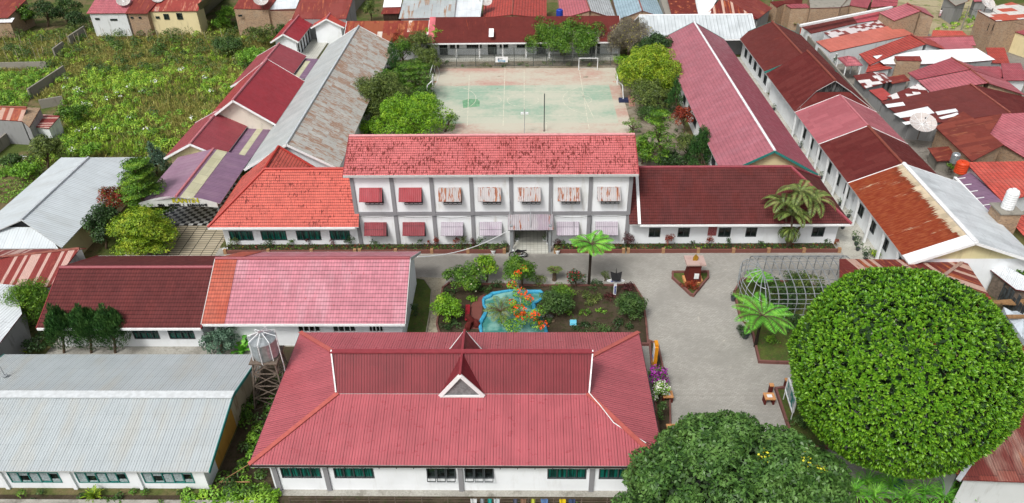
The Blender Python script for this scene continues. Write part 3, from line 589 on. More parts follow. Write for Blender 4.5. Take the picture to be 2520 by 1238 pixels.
b.build('fascia', m_trim, front)
for i in range(24): x = ex0+.6+i*1.2; MB().bar((x, ey0+.04, ez-.2), (x, ey0+.04, ez-.42), .05).build('gutter_bracket', m_dgrey, front)
MB().tube([(hx1+.1, hy0, hz+.1), at(1475, 995, 4.85), at(1510, 1040, 4.4), at(1545, 1063, 4.1), at(1590, 1090, 3.8)], .035, 6).build('roof_cable', plain('white plastic', '#d9dcdc', .4, .05), front)
# ---- long zinc roof, left of the court
YH('school_building', 'very long block with grey zinc roof streaked with brown rust on its right slope', -33.2, -22.0, 77, 121.5, 3.8, 7.0, (r_zinc, r_zincl), m_white, ov=.8, og=.5, cap=plain('pale zinc cap', '#bcc3c6', .4), edge=m_edgeg)
# ---- red ribbed blocks at the field edge
YH('canteen_annex', 'front section of the long red ribbed roof beside the weedy field, lowest step', -44.3, -36.9, 80.6, 91, 3.5, 5.4, (r_rib6, r_rib6), m_cream, ov=.6, og=.5, cap=plain('pink ridge cap', '#b9737a', .5), bargecol=m_trim)
YH('canteen_annex', 'raised middle section with deep red roof and white gable above the weedy field edge', -42.6, -32.8, 89, 104.3, 4.1, 7.5, (r_rib6b, r_rib6b), wallmat('pale gable wall', '#d9d2c4'), ov=.7, og=.8, cap=plain('pink ridge cap', '#b9737a', .5), bargecol=m_trim)
YH('canteen_annex', 'rear section with brownish red ribbed roof behind the raised deep red roof', -43.9, -35.8, 104, 117.2, 3.5, 5.6, (r_rib6, r_rib6), m_white, ov=.6, og=.4, cap=plain('pink ridge cap', '#b9737a', .5))
for y0, y1, lab in ((81.5, 92.2, 'purple ribbed walkway roof with clear strip between red roof and zinc roof, front stretch'), (108.3, 117.1, 'purple ribbed walkway roof with clear panels at the far end of the zinc block')):
    w = wset('walkway_roof', lab, [([(-37.2, y0, 3.2), (-33.9, y0, 3.0), (-33.9, y1, 3.0), (-37.2, y1, 3.2)], r_purp, (0, 1, 0)), ([(-35.7, y0+.2, 3.13), (-34.9, y0+.2, 3.08), (-34.9, y1-1.2, 3.08), (-35.7, y1-1.2, 3.13)], r_clear, (0, 1, 0))], [], m_white, th=.04, cat='roof')
    each('post', m_metal, w, [(x-.05, x+.05, y-.05, y+.05, 0, 2.98) for x in (-37, -34.1) for y in (y0+.3, (y0+y1)/2, y1-.3)])
# ---- canteen hall
ct = wset('canteen_hall', 'open canteen hall with faded purple roof, clear strip and KANTIN arch over a chequered floor', [
    ([(-37.7, 68.6, 4.9), (-33.4, 69.2, 3.7), (-33.4, 80.4, 3.7), (-37.7, 80.2, 4.9)], r_purp, (0, 1, 0)), ([(-37.7, 68.6, 4.9), (-42.4, 69.2, 3.7), (-42.4, 80.4, 3.7), (-37.7, 80.2, 4.9)], roof('pinkish purple ribbed roof', 'rib', '#8f7084', pitch=.3, line=.45, fade='#9c8291', fade_amt=.6), (0, 1, 0)),
    ([(-37.3, 68.7, 4.83), (-36.1, 68.8, 4.5), (-36.1, 80.2, 4.5), (-37.3, 80.2, 4.83)], r_clear, (0, 1, 0))], [], m_cream, [((-37.7, 68.6, 4.9), (-37.7, 80.2, 4.9))], plain('pink ridge cap', '#b9737a', .5), th=.05)
bpy.data.objects[ct.children[2].name].location.z += .03
each('post', m_metal, ct, [(x-.08, x+.08, y-.08, y+.08, 0, 3.7) for x in (-42, -33.8) for y in (69.4, 73, 76.5, 80)])
b = MB(); K = 14                                   # arched banner board
for i in range(K):
    x0 = -42.2+8.6*i/K; x1 = -42.2+8.6*(i+1)/K; t0 = (x0+37.9)/4.3; t1 = (x1+37.9)/4.3; zt = lambda t: 4.75-1.05*t*t*.8; zb = lambda t: 3.55-.55*t*t*.4
    b.face([(x0, 68.95, zb(t0)), (x1, 68.95, zb(t1)), (x1, 68.95, zt(t1)), (x0, 68.95, zt(t0))]); b.face([(x0, 69.0, zb(t0)), (x0, 69.0, zt(t0)), (x1, 69.0, zt(t1)), (x1, 69.0, zb(t1))])
b.build('banner_board', plain('off white banner', '#c9ccc8', .6, .08), ct)
def text(s, loc, size, mat, parent, name='lettering', rot=(rad(90), 0, 0), ext=.02, bold=0., align='CENTER'):
    c = bpy.data.curves.new(name, 'FONT'); c.body = s; c.size = size; c.extrude = ext; c.align_x = align; c.align_y = 'CENTER'; c.offset = bold
    o = bpy.data.objects.new(name, c); COL.objects.link(o); bpy.context.view_layer.update()
    dg = bpy.context.evaluated_depsgraph_get(); me = bpy.data.meshes.new_from_object(o.evaluated_get(dg)); bpy.data.objects.remove(o)
    me.materials.clear(); me.materials.append(mat); o = bpy.data.objects.new(name, me); COL.objects.link(o); o.parent = parent; o.rotation_euler = rot
    o.location = Vector(loc)-wloc(parent); return o
m_ylet = plain('yellow lettering', '#b9b52a', .5); m_klet = plain('black lettering', '#15181a', .5)
text('KANTIN', (-36.95, 68.9, 4.25), .78, m_ylet, ct, bold=.03); [text(w_, (x_, 68.9, 3.68), .4, m_klet, ct, bold=.012) for w_, x_ in (('SMA', -39.75), ('NEGERI', -38.3), ('1', -37.3), ('KABANJAHE', -35.8))]
# ---- left silver hip roof
wset('school_building', 'large pale silver hipped roof with small dark vent at left edge', [
    ([(-46.9, 61.3, 3.2), (-46.9, 81.5, 3.2), (-51.6, 77.6, 5.1), (-51.6, 63.6, 5.1)], r_b5, (0, 1, 0)), ([(-57.6, 61.3, 3.2), (-57.6, 81.5, 3.2), (-51.6, 77.6, 5.1), (-51.6, 63.6, 5.1)], r_b5, (0, 1, 0)),
    ([(-57.6, 81.5, 3.2), (-46.9, 81.5, 3.2), (-51.6, 77.6, 5.1)], r_b5, (1, 0, 0)), ([(-57.4, 61.2, 3.2), (-47.2, 61.2, 3.2), (-49.6, 63.5, 4.3), (-53.8, 63.5, 4.3)], r_b5, (1, 0, 0))],
    [((-57, 62), (-47.6, 62), 3.3), ((-47.6, 62), (-47.6, 80.7), 3.3), ((-47.6, 80.7), (-57, 80.7), 3.3), ((-57, 80.7), (-57, 62), 3.3)], m_cream, [((-51.6, 63.6, 5.1), (-51.6, 77.6, 5.1))], plain('pale zinc cap', '#bcc3c6', .4))
MB().face([(-53.8, 63.55, 4.3), (-49.6, 63.55, 4.3), (-51.6, 63.62, 5.05)]).build('roof_vent', m_dark, bpy.data.objects['school_building.008'] if 'school_building.008' in bpy.data.objects else None)
# ---- long dusty pink roof right of the court
YH('school_building', 'very long block with dusty pink roof and bright white ridge right of the court', 22.3, 33.15, 75.0, 122.6, 3.9, 6.85, (r_b9r, r_b9), m_white, ov=.8, og=.6, cap=plain('white ridge cap', '#e4e6e8', .4), capw=.3, bargecol=m_teal, gmat=m_cream, edge=m_edge,
   wins={'B': wrow([3+4*i for i in range(11)], 1.8, 1.2, 2.6, 3), 'A': wrow([3+4*i for i in range(11)], 1.8, 1.2, 2.6, 3)})
# ---- the row of classrooms on the right
m_caprs = plain('rusty ridge cap', '#7d4336', .6)
vw = wrow([1.5+3*i for i in range(3)], 1.4, 1., 2.4, 2)
YH('school_building', 'far classroom block with rusty maroon roof and white patch near its top corner', 36, 46.8, 108.2, 125.3, 3.6, 6.0, (r_rmar, r_rmar), m_white, ov=.9, og=.7, cap=m_caprs, bargecol=m_teal, wins={'B': wrow([2+3*i for i in range(5)], 1.4, 1., 2.4, 2)})
y0, y1 = 93.2, 107.4
cl = wset('school_building', 'classroom block with matt maroon roof and dark triangular gablet opening', [
    ([(36, y0, 3.6), (36, y1, 3.6), (41.4, y1, 7.1), (41.4, 95.4, 7.1), (39.2, 95.4, 5.65)], r_mar, (0, 1, 0)), ([(46.8, y0, 3.6), (46.8, y1, 3.6), (41.4, y1, 7.1), (41.4, 95.4, 7.1), (43.8, 95.4, 5.6)], r_mar, (0, 1, 0)),
    ([(36, y0, 3.6), (46.8, y0, 3.6), (43.8, 95.6, 5.4), (39.2, 95.6, 5.4)], r_mar, (1, 0, 0))],
    [((36.9, y1-.6), (36.9, y0+.3), 4.), ((36.9, y0+.3), (45.9, y0+.3), 3.8), ((45.9, y0+.3), (45.9, y1-.6), 4.), ((45.9, y1-.6), (36.9, y1-.6), 4.)], m_white, [((41.4, y1, 7.1), (41.4, 95.4, 7.1))], m_caprs)
n = N('weathered vertical boards', .9); n_w = n.noise(n.mapv(n.pos(), (7, 1, .5)), 1., 3); b_m = n.col(n.mix(n.ss(n_w, .4, .62), srgb('#1d1f20'), srgb('#6d6e6c')))
MB().face([(39.2, 95.9, 5.3), (43.8, 95.9, 5.3), (41.4, 95.9, 7.0)]).build('gablet_board', b_m, cl)
YH('school_building', 'classroom block with faded pink sheet roof between two maroon roofs', 36, 46.8, 83.3, 93.0, 3.6, 6.05, (r_pinks, r_pinks), m_white, ov=.9, og=.1, wins={'B': vw}, cap=plain('pink ridge cap', '#b9737a', .5), capw=.2)
YH('school_building', 'classroom block with matt maroon roof next to the orange rust roof', 36, 46.8, 73.4, 83.28, 3.6, 6.0, (r_mar, r_mar), m_white, ov=.9, og=.1, cap=m_caprs, wins={'B': vw})
eb, W = YH('school_building', 'nearest classroom block with orange rust left slope and streaked white right slope', 36, 48.4, 57.6, 73.38, 3.6, 6.0, (r_whts, r_rust), m_white, xr=41.5, ov=.9, og=.6, cap=plain('white ridge cap', '#e4e6e8', .4), capw=.45, gmat=wallmat('pale yellow gable', '#d8cfa3', '#8b8168', .5), wins={'B': wrow([1.5+3.3*i for i in range(4)], 1.3, 1., 2.3, 2)})
MB().slab([(36, 57.55, 3.64), (36, 59.0, 3.64), (41.5, 59.0, 6.04), (41.5, 57.55, 6.04)], .02, 0, 0, (0, 1, 0), .01).build('white_roof_strip', r_wht, eb)
# ---- block behind the court
wn = [xw(a, b, 122, 126.3, -16.2)+(z0, z1, n_, m_dgrey, m_glass, 'plain') for a, b, z0, z1, n_ in ((1109, 1132, 1.4, 2.3, 3), (1150, 1187, 1.4, 2.3, 6), (1231, 1252, 1.4, 2.3, 3), (1273, 1311, 1.4, 2.3, 6), (1202, 1224, .3, 2.4, 2), (1418, 1436, 1.4, 2.3, 3), (1452, 1478, .3, 2.4, 2), (1083, 1103, .3, 2.4, 2), (1322, 1345, .3, 2.4, 2))]
bk, W = XH('school_building', 'long white classroom block with rusty maroon roof behind the fence of the court', -16.7, 16.2, 123.6, 135, 3.3, 6.0, r_rmar, m_white, ov=.1, og=.4, yr=129.4, fascia=m_trim, skip=('A',))
b = MB(); wall_panel(b, (-16.3, 126.3), (15.8, 126.3), 0, 3.9, [h[:4] for h in wn]); b.build('wall', m_white, bk); add_windows(bk, (-16.3, 126.3), (15.8, 126.3), wn)
each('post', m_trim, bk, [(x-.12, x+.12, 124.2, 124.44, 0, 3.3) for x in [-16+4*i for i in range(9)]])
MB().box(-16.5, 16, 123.8, 126.28, 0, .35).build('veranda_floor', m_tile, bk)
MB().slab([(-16.75, 123.55, 3.34), (-15.7, 123.55, 3.34), (-15.7, 129.4, 6.04), (-16.75, 129.4, 6.04)], .02, 0, 0, (1, 0, 0), .01).build('pink_roof_strip', plain('pink painted sheet', '#c0656c', .6, .2, 1), bk)
p = at(1209, 82, 4.6); q = Vector((0, .9, .42))
MB().slab([p-Vector((.4, 0, 0))-q, p+Vector((.4, 0, 0))-q, p+Vector((.4, 0, 0))+q, p-Vector((.4, 0, 0))+q], .03, 0, 0, (1, 0, 0), .12).build('roof_skylight', m_trim, bk)
MB().slab([(4.9, 123.5, 3.34), (12.4, 123.5, 3.34), (12.4, 125.8, 4.42), (4.9, 125.8, 4.42)], .02, 0, 0, (1, 0, 0), .01).build('pale_roof_patch', plain('pale lilac sheet', '#b3a3a8', .6), bk)
XH('school_building', 'low block with heavily rusted and white patched roof behind the zinc block', -31.3, -16.9, 124.2, 134.5, 3.2, 5.5, roof('patchy orange rust roof', 'corr', '#7d3226', alt='#8a4a30', alt_p=.4, rust='#8a4226', rust2='#b06e48', rust_amt=.4, sheet=(.85, 3.), streak=(1.5, .3), white_p=.1, white='#c9bfb5', line=.35, seed=21, rough=.65), m_white, ov=.8, og=.4, yr=129.2)
XH('school_building', 'long pale grey roofed block at the far end between the pink roof and neighbours', 19.6, 39.0, 123.7, 134.5, 3.6, 6.1, roof('pale grey sheet roof', 'rib', '#b5bcbf', pitch=.6, line=.25, rough=.4, fade='#c9cfd2', fade_amt=.5), m_grey, ov=2.6, og=.3, yr=129.1, cap=plain('white ridge cap', '#e4e6e8', .4), capw=.25, fascia=m_trim)
# ---- washroom blocks behind the field edge
m_capp = plain('pink ridge cap', '#b9737a', .5)
wd = [(u, u+.8, .05, 2.1, 1, m_dgrey, plain('brown door', '#4a352b', .6), 'door') for u in (.8, 2.6, 4.4, 6.2, 8.)]
YH('washroom_block', 'small white washroom block with red roof and a row of doors', -44.3, -39.4, 125.8, 138.2, 3.0, 4.4, (r_rib6b, r_rib6b), m_white, ov=.7, og=.6, cap=m_capp, wins={'A': wd, 'E0': [(1.1, 2.2, 1.0, 1.9, 2, m_dgrey, m_louv, 'plain')]})
YH('washroom_block', 'small windowless white block with salmon red gabled roof', -39.1, -33.0, 133.4, 138.6, 3.1, 4.7, (roof('salmon ribbed roof', 'rib', '#b1493f', pitch=.3, line=.2), roof('salmon ribbed roof', 'rib', '#b1493f')), m_white, ov=.7, og=.5, cap=m_capp)
tag(MB().box(-39.9, -36.6, 117.6, 138, 0, .2).build('washroom_path', m_tile), kind='structure')
# ================================================================ ground sheets, court, garden layout
def sheet(name, pts, z, mat, kind='structure'):
    b = MB(); q = [(p[0], p[1], z) for p in pts]
    ar = sum(q[i][0]*q[(i+1)%len(q)][1]-q[(i+1)%len(q)][0]*q[i][1] for i in range(len(q)))
    if ar < 0: q = q[::-1]
    b.face(q, 0, [(p[0], p[1]) for p in q]); return tag(b.build(name, mat), kind=kind)
def rect(x0, x1, y0, y1): return [(x0, y0), (x1, y0), (x1, y1), (x0, y1)]
def ground_mat(name, c1, c2, c3, s1=.25, s2=1.4, rough=.95, bump=.5):
    n = N(name, rough, .1); p = n.pos()
    c = n.mix(n.ss(n.noise(p, s1, 5, .6), .4, .6), srgb(c1), srgb(c2)); c = n.mix(n.ss(n.noise(p, s2, 6, .7), .5, .68), c, srgb(c3))
    c = n.scale(c, n.ss(n.noise(p, 7, 4, .7), .2, .8, .75, 1.2)); n.bump(n.noise(p, 4, 6, .7), bump, .08); return n.col(c)
m_earth = ground_mat('earth and weeds ground', '#4d5a2c', '#6e6247', '#3c4a22')
sheet('ground', [(-400, -60), (400, -60), (400, 600), (-400, 600)], -.012, m_earth)
m_soil = ground_mat('damp garden soil', '#40372c', '#4d4437', '#33391f', .5, 2.2)
m_dirt = ground_mat('bare grey dirt', '#8b8375', '#79705f', '#5d5848', .3, 1.2)
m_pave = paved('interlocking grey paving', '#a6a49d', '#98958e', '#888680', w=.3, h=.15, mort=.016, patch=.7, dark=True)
m_paved = paved('darker wet paving', '#7c7973', '#6f6c66', '#5c5954', patch=.6)
m_cfloor = ground_mat('pale concrete floor', '#a5a39b', '#98968e', '#807d75', .3, .9, .8, .2)
m_rubble = ground_mat('rubble and dry grass', '#a2977b', '#8f8667', '#6f7a45', .15, .7)
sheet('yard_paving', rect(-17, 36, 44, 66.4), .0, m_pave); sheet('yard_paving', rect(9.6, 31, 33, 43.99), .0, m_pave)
sheet('corridor_floor', rect(33.2, 37.2, 57, 125), .012, ground_mat('pale tiled corridor', '#b9b8af', '#aaa89e', '#94918a', .3, .9, .6, .15)); sheet('court_surround', rect(-22, 22.3, 77, 126), -.004, m_dirt)
sheet('neighbour_ground', rect(48.5, 140, 30, 150), .0, ground_mat('trodden concrete and dirt', '#86817a', '#77736b', '#5c5a52'))
sheet('rubble_lot', [at(*p) for p in ((2080, -10), (2430, -10), (2500, 60), (2420, 120), (2200, 60))], .008, m_rubble)
sheet('side_passage', rect(-22.9, -18.2, 33, 50), .0, m_soil); sheet('front_apron', rect(-19, 9.6, 33.2, 34.6), .004, m_cfloor)
sheet('school_ground', rect(-43, -10.4, 46, 66), -.004, m_cfloor); sheet('front_soil', rect(-45, 30, 31.4, 33.9), .008, m_soil)
# court
n = N('worn painted court', .85, .2); p = n.pos(); sp = n.new('ShaderNodeSeparateXYZ'); n.t.links.new(p, sp.inputs[0]); X, Y = sp.outputs[0], sp.outputs[1]
wob = n.ma('MULTIPLY', n.ma('SUBTRACT', n.noise(p, .4, 4), .5), .6); ya = at(1300, 210).y; yb = at(1300, 303).y
ins = n.ma('MULTIPLY', n.ma('MULTIPLY', n.ma('GREATER_THAN', n.ma('ADD', Y, wob), yb), n.ma('LESS_THAN', n.ma('ADD', Y, wob), ya)), n.ma('LESS_THAN', X, 13.2))
c = n.mix(ins, srgb('#b18d81'), srgb('#8ca592')); worn = n.ma('ADD', n.ma('MULTIPLY', n.noise(n.mapv(p, (.5, 1, 1)), .16, 5, .65), .75), n.ma('MULTIPLY', n.noise(p, 1.6, 6, .75), .35))
c = n.mix(n.ss(worn, .40, .64, 0, .9), c, srgb('#b9b8a8')); c = n.mix(n.ss(n.noise(n.mapv(p, (.6, 1, 1), (5, 3, 0)), .55, 5, .7), .62, .72, 0, .55), c, srgb('#c6c5bb'))
c = n.mix(n.ss(n.noise(n.mapv(p, (1, 1.6, 1), (9, 1, 0)), .35, 3, .5), .715, .735, 0, .8), c, srgb('#7b7a68'))
sheet('sports_court', [(-15.1, 92), (14.9, 92), (14.95, 120.2), (-15.1, 120.4)], .012, n.col(c))
sheet('court_apron', [at(*p) for p in ((1545, 235), (1560, 235), (1563, 262), (1548, 262))], .01, plain('faded red concrete', '#a97d70', .9, .2, 2))
m_line = plain('faded court line', '#c9c7b5', .9, .25, 2)
lb = MB()
def ln(a, b, w=.09): 
    a, b = Vector((a[0], a[1], .02)), Vector((b[0], b[1], .02)); d = (b-a).normalized(); k = Vector((-d.y, d.x, 0))*w/2; lb.face([a-k, b-k, b+k, a+k])
for a, b in (((1155, 185), (1150, 310)), ((1243, 168), (1238, 310)), ((1290, 170), (1290, 320)), ((1425, 168), (1450, 320)), ((1150, 284), (1445, 284)), ((1130, 225), (1500, 225)), ((1430, 225), (1462, 292)), ((1066, 178), (1060, 320)), ((1345, 300), (1345, 325))): ln(at(*a), at(*b))
for (cx, cy, r, a0, a1) in ((11.8, 106.5, 6.2, 100, 262), (8.2, 106.5, 1.8, 0, 360), (-5.6, 106.5, 1.8, -90, 90), (-.5, 106.5, 2.4, 0, 360), (-13.5, 107, 5.8, -75, 75)):
    P_ = [(cx+r*math.cos(rad(t)), cy+r*math.sin(rad(t))) for t in np.linspace(a0, a1, 40)]
    for i in range(39): ln(P_[i], P_[i+1], .08)
tag(lb.build('court_marking', m_line), kind='structure')
pts = [at(1138, 248), at(1152, 244), at(1174, 244), at(1181, 250), at(1180, 262), at(1140, 266)]; sheet('green_court_patch', pts, .017, plain('dark green paint', '#6f9a78', .9, .3, 2))
# canteen floors
n = N('black and white floor tiles', .3, .4); ck = n.new('ShaderNodeTexChecker'); n.t.links.new(n.pos(), ck.inputs[0]); ck.inputs['Scale'].default_value = 1.9
ck.inputs[1].default_value = srgb('#c9cac7'); ck.inputs[2].default_value = srgb('#15171a'); sheet('chequered_floor', rect(-42.6, -33.2, 70.6, 80.6), .031, n.col(ck.outputs[0]))
n = N('beige terrace tiles with dark joints', .7, .2); n.pos(); b = n.new('ShaderNodeTexBrick'); n.t.links.new(n.pos(), b.inputs['Vector']); b.offset = 0; b.inputs['Scale'].default_value = 1
b.inputs['Brick Width'].default_value = 1.2; b.inputs['Row Height'].default_value = .42; b.inputs['Mortar Size'].default_value = .05
for k, c in (('Color1', '#b3a994'), ('Color2', '#a59b86'), ('Mortar', '#3f3d33')): b.inputs[k].default_value = srgb(c)
sheet('terrace_floor', rect(-42.6, -33.2, 60.3, 70.58), .02, n.col(n.mix(n.ss(n.noise(n.pos(), .5, 5), .45, .75, 0, .5), b.outputs[0], srgb('#8f8873'))))
# beds
m_grassg = ground_mat('short lawn', '#46562a', '#55602f', '#5b4c37', .6, 2.5)
def bed(pts, mat, z=.12, kerb=None, kw=.16, kh=.28, name='garden_bed', close=True):
    P_ = [Vector((p[0], p[1], 0)) for p in pts]; b = MB(); b.prism([(p.x, p.y) for p in P_], -.005, z); tag(b.build(name, mat), kind='structure')
    if kerb:
        k = MB(); n_ = len(P_)
        for i in range(n_ if close else n_-1):
            a, c = P_[i], P_[(i+1) % n_]; d = (c-a).normalized()*kw*.45; k.bar(a-d+Vector((0, 0, kh/2)), c+d+Vector((0, 0, kh/2-.002*(i % 2))), kw, kh)
        tag(k.build('kerb', kerb), kind='structure')
m_kerb = wallmat('dull red painted kerb', '#75504a', '#4b3a33', .9); m_kerbc = wallmat('mossy concrete kerb', '#8f897b', '#5a5847', .8)
bed([at(*p) for p in ((1090, 712), (1105, 700), (1330, 706), (1560, 705), (1582, 740), (1590, 800), (1594, 850), (1090, 850), (1075, 800))], m_soil, .12, m_kerb)
bed([at(*p) for p in ((1008, 684), (1045, 690), (1062, 715), (1058, 770), (1046, 840), (985, 840))], m_grassg, .1, m_kerbc, .1, .16)
sheet('garden_path', [at(*p) for p in ((1020, 682), (1100, 684), (1088, 712), (1072, 800), (1085, 845), (1046, 845), (1058, 770), (1063, 715), (1045, 690))], .01, ground_mat('stained concrete path', '#a19a88', '#958d7a', '#6f6b5c', .5, 2, .9, .2))
bed([at(*p) for p in ((1655, 673), (1742, 672), (1742, 686), (1706, 730), (1700, 728), (1655, 686))], m_grassg, .1, m_kerb, .18, .3)
bed([at(*p) for p in ((1806, 722), (1825, 690), (1990, 700), (2080, 760), (2080, 880), (1945, 896), (1868, 893), (1850, 815), (1820, 780))], m_grassg, .12, m_kerb, .18, .3)
bed([at(*p) for p in ((1908, 960), (1990, 950), (2080, 1080), (2033, 1104), (1995, 1106), (1950, 1085))], m_grassg, .1, m_kerb, .18, .3)
bed([at(*p) for p in ((1598, 842), (1618, 850), (1648, 985), (1650, 1100), (1625, 1100), (1608, 960))], m_soil, .1, m_kerb, .14, .26)
m_plant = wallmat('red brick planter', '#744a42', '#5e3a30', .6)
for x0, x1 in ((-32.3, -1.9), (2.9, 10.4), (10.6, 32.6)):
    tag(MB().box(x0, x1, 65.0, 66.25, 0, .28).build('planter_soil', m_soil), kind='structure')
for x0, x1, lab in ((-32.3, -18.1, 'long low red planter wall below the orange roofed left wing'), (-17.9, -2.2, 'long low red planter wall left of the porch of the two storey block'), (2.9, 10.4, 'short low red planter wall right of the porch behind the tree fern'), (10.6, 33, 'long low red planter wall below the maroon roofed right wing')):
    r = thing('planter_wall', lab, 'planter', ((x0+x1)/2, 64.9, 0)); b = MB(); b.box(x0, x1, 64.82, 64.99, 0, .42); b.build('wall', m_plant, r)
    nn = max(2, int((x1-x0)/3.6))
    for i in range(nn+1): x = x0+.15+(x1-x0-.3)*i/nn; MB().box(x-.16, x+.16, 64.76, 65.05, 0, .55).build('pier', plain('orange peach paint', '#a07c5a', .8, .15, 4), r)
# water
n = N('pale green pond water', .06, .6); p = n.pos(); n.bump(n.noise(p, 2.5, 3), .25, .03); m_water = n.col(n.mix(n.ss(n.noise(p, .9, 4), .4, .65), srgb('#3a7d76'), srgb('#7fb0a6')))
m_pond = plain('blue painted pond rim', '#3f9cc0', .6, .15, 3)
O = [at(*p) for p in ((1190, 742), (1215, 726), (1262, 720), (1330, 722), (1338, 738), (1310, 752), (1330, 790), (1345, 812), (1345, 850), (1180, 850), (1184, 800), (1196, 770))]
tag(MB().prism([(p.x, p.y) for p in O], .1, .17).build('pond_water', m_water), kind='structure')
k = MB(); L_ = [O[i].lerp(O[(i+1) % len(O)], t) for i in range(len(O)) for t in (0, .5)]
k.tube([p+Vector((.12*math.sin(i*2.1), .12*math.cos(i*1.7), .25)) for i, p in enumerate(L_)]+[L_[0]+Vector((0, 0, .25))], [.17+.06*math.sin(i*1.3) for i in range(len(L_)+1)], 7)
tag(k.build('pond_rim', m_pond, smooth=True, loc=at(1240, 730)), 'wavy bright blue painted rim of the garden pond', 'pond rim')
sheet('pond_apron', [at(*p) for p in ((1150, 770), (1165, 745), (1195, 722), (1215, 722), (1188, 745), (1184, 790), (1182, 812), (1150, 812))], .135, wallmat('rusty red concrete', '#74463f', '#4b3630', .7))
# ================================================================ neighbours
PH = planes_house
m_wgrey = wallmat('patchy grey render', '#8f9090', '#5b5b58', .9); m_wwhite = wallmat('old whitewash', '#cfd3d4', '#85857d', .7); m_olive = wallmat('olive painted wall', '#a3a26c', '#6b6a48', .5)
r_org = roof('orange pink sheet roof', 'rib', '#b9685a', pitch=.35, line=.3, fade='#a85a4d', fade_amt=.5, seed=30, rough=.5)
r_redt = roof('orange red neighbour tiles', 'tile', '#b84f43', pitch=.5, line=.5, fade='#c46a5d', fade_amt=.5, seed=31)
r_redst = roof('red roof with dark tile bands', 'tile', '#a8443a', pitch=.55, line=.6, stain='#5d1f1a', stain_amt=.6, seed=32)
r_rustd = roof('dark red rusty roof', 'corr', '#752e28', rust='#8a4129', rust2='#a86145', rust_amt=.36, sheet=(.8, 2.4), streak=(2.2, .3), seed=33, rough=.65, alt='#7c3630', alt_p=.3)
r_spot = roof('rust spotted brown roof', 'corr', '#66261d', rust='#9a4a2c', rust2='#c07c55', rust_amt=.3, sheet=(.8, 1.2), streak=(1.2, 1.2), seed=34, rough=.7)
r_chk = roof('maroon roof patched with white squares', 'corr', '#6a2824', sheet=(1.1, 1.1), white_p=.36, white='#d6d3d2', seed=35, rough=.6)
r_chk2 = roof('maroon roof with many pale patches', 'corr', '#7a3c38', sheet=(.9, .7), white_p=.55, white='#c7c0c0', seed=36, rough=.6)
r_pt = roof('pink neighbour tiles', 'tile', '#ad6068', pitch=.5, line=.45, fade='#b76f76', fade_amt=.5, seed=37)
r_pt2 = roof('dusky pink neighbour tiles', 'tile', '#9a4a52', pitch=.5, line=.45, fade='#a55a61', fade_amt=.5, seed=38)
r_gt = roof('grey white flaking tiles', 'tile', '#b4b8ba', pitch=.5, line=.7, stain='#5f5f5f', stain_amt=.9, seed=39)
r_blue = roof('pale blue metal roof', 'tile', '#93aab5', pitch=.5, line=.35, seed=40)
r_zn = roof('zinc striped with brown rust', 'corr', '#9fa6a8', rust='#8a6a52', rust2='#9c8572', rust_amt=.46, sheet=(.7, 1.8), streak=(1.4, .12), seed=41)
r_wp = roof('white roof with maroon flakes', 'corr', '#c6ccd0', sheet=(.8, 3), stain='#6a3030', stain_amt=.25, seed=42, fade='#b2bcc2', fade_amt=.5)
r_mp = roof('maroon roof with white patches', 'corr', '#632a26', rust='#7c3a2d', rust2='#86463a', rust_amt=.15, sheet=(2.6, 1.3), white_p=.07, white='#e2e4e6', seed=43, rough=.65, streak=(3, .3))
G = 'neighbouring houses around the school'
def H(label, planes, wall=m_wgrey, **k):
    if planes[0][0][0][0] > 1960 and 'brick house' not in label and planes[0][0][0][1] > 50: planes = [([(x, y, z-.9) for x, y, z in q[0]],)+tuple([[(x, y, z-.9) for x, y, z in q[2]]] if len(q) > 2 and q[2] else []) if False else ([(x, y, z-.9) for x, y, z in q[0]],)+tuple(q[1:]) for q in planes]
    return PH('house', label, planes, wall, group=G, **k)
# top left
H('brick house with pink red roof and narrow white lean-to at the far left corner', [([(-70, 46, 3.6), (20, 43, 3.6), (70, -6, 5.4), (-40, -8, 5.4)], r_rustd, ((0, 46, 3.6), (20, 46, 3.6))), ([(-60, 44, 3.4), (36, 44, 3.4), (29, 55, 3.0), (-60, 57, 3.0)], r_wht)], m_brick)
hb = at(300, 68).y
H('whitewashed row house end with pink red roof above the back yard wall', [([(213, 33, 4.4), (312, 32, 4.4), (335, -12, 6.4), (240, -12, 6.4)], r_pt, ((213, 33, 4.4), (312, 32, 4.4)))], m_wwhite)
H('middle brick row house with patched dark maroon roof beside the satellite dish', [([(308, 33, 4.4), (362, 33, 4.4), (402, -12, 6.4), (334, -12, 6.4)], r_rustd)], m_brick)
H('yellow and white row house with patchy rust red roof by the grey wall', [([(362, 28, 4.5), (487, 27, 4.5), (500, -12, 6.4), (402, -12, 6.4)], roof('patchy rust red roof', 'corr', '#8c3a33', rust='#a0573e', rust2='#b98272', rust_amt=.4, sheet=(.8, 2), streak=(1.5, .3), seed=51, white_p=.08, white='#b5a49c'), ((362, 28, 4.5), (487, 27, 4.5)))], m_cream)
def pxwall(name, label, a, b, h, m, th=.25, cat='wall', z0=0.):
    A, B = at(*a), at(*b); d = (B-A).normalized(); k = Vector((-d.y, d.x, 0))*th
    o = MB().prism([(A.x, A.y), (B.x, B.y), (B.x+k.x, B.y+k.y), (A.x+k.x, A.y+k.y)], z0, h).build(name, m, loc=(A+B)/2)
    return tag(o, label, cat)
pxwall('yard_wall', 'low brick back yard wall below the whitewashed row houses', (222, 66), (470, 67), 1.2, m_brick)
b = MB(); A, B, C_, D = at(487, 38, 1.0), at(500, 42, 0), at(548, -4, 2.), at(500, -8, 8.); b.face([at(500, 43, 0), at(556, -6, 0), at(530, -20, 8.), at(486, 10, 7.)])
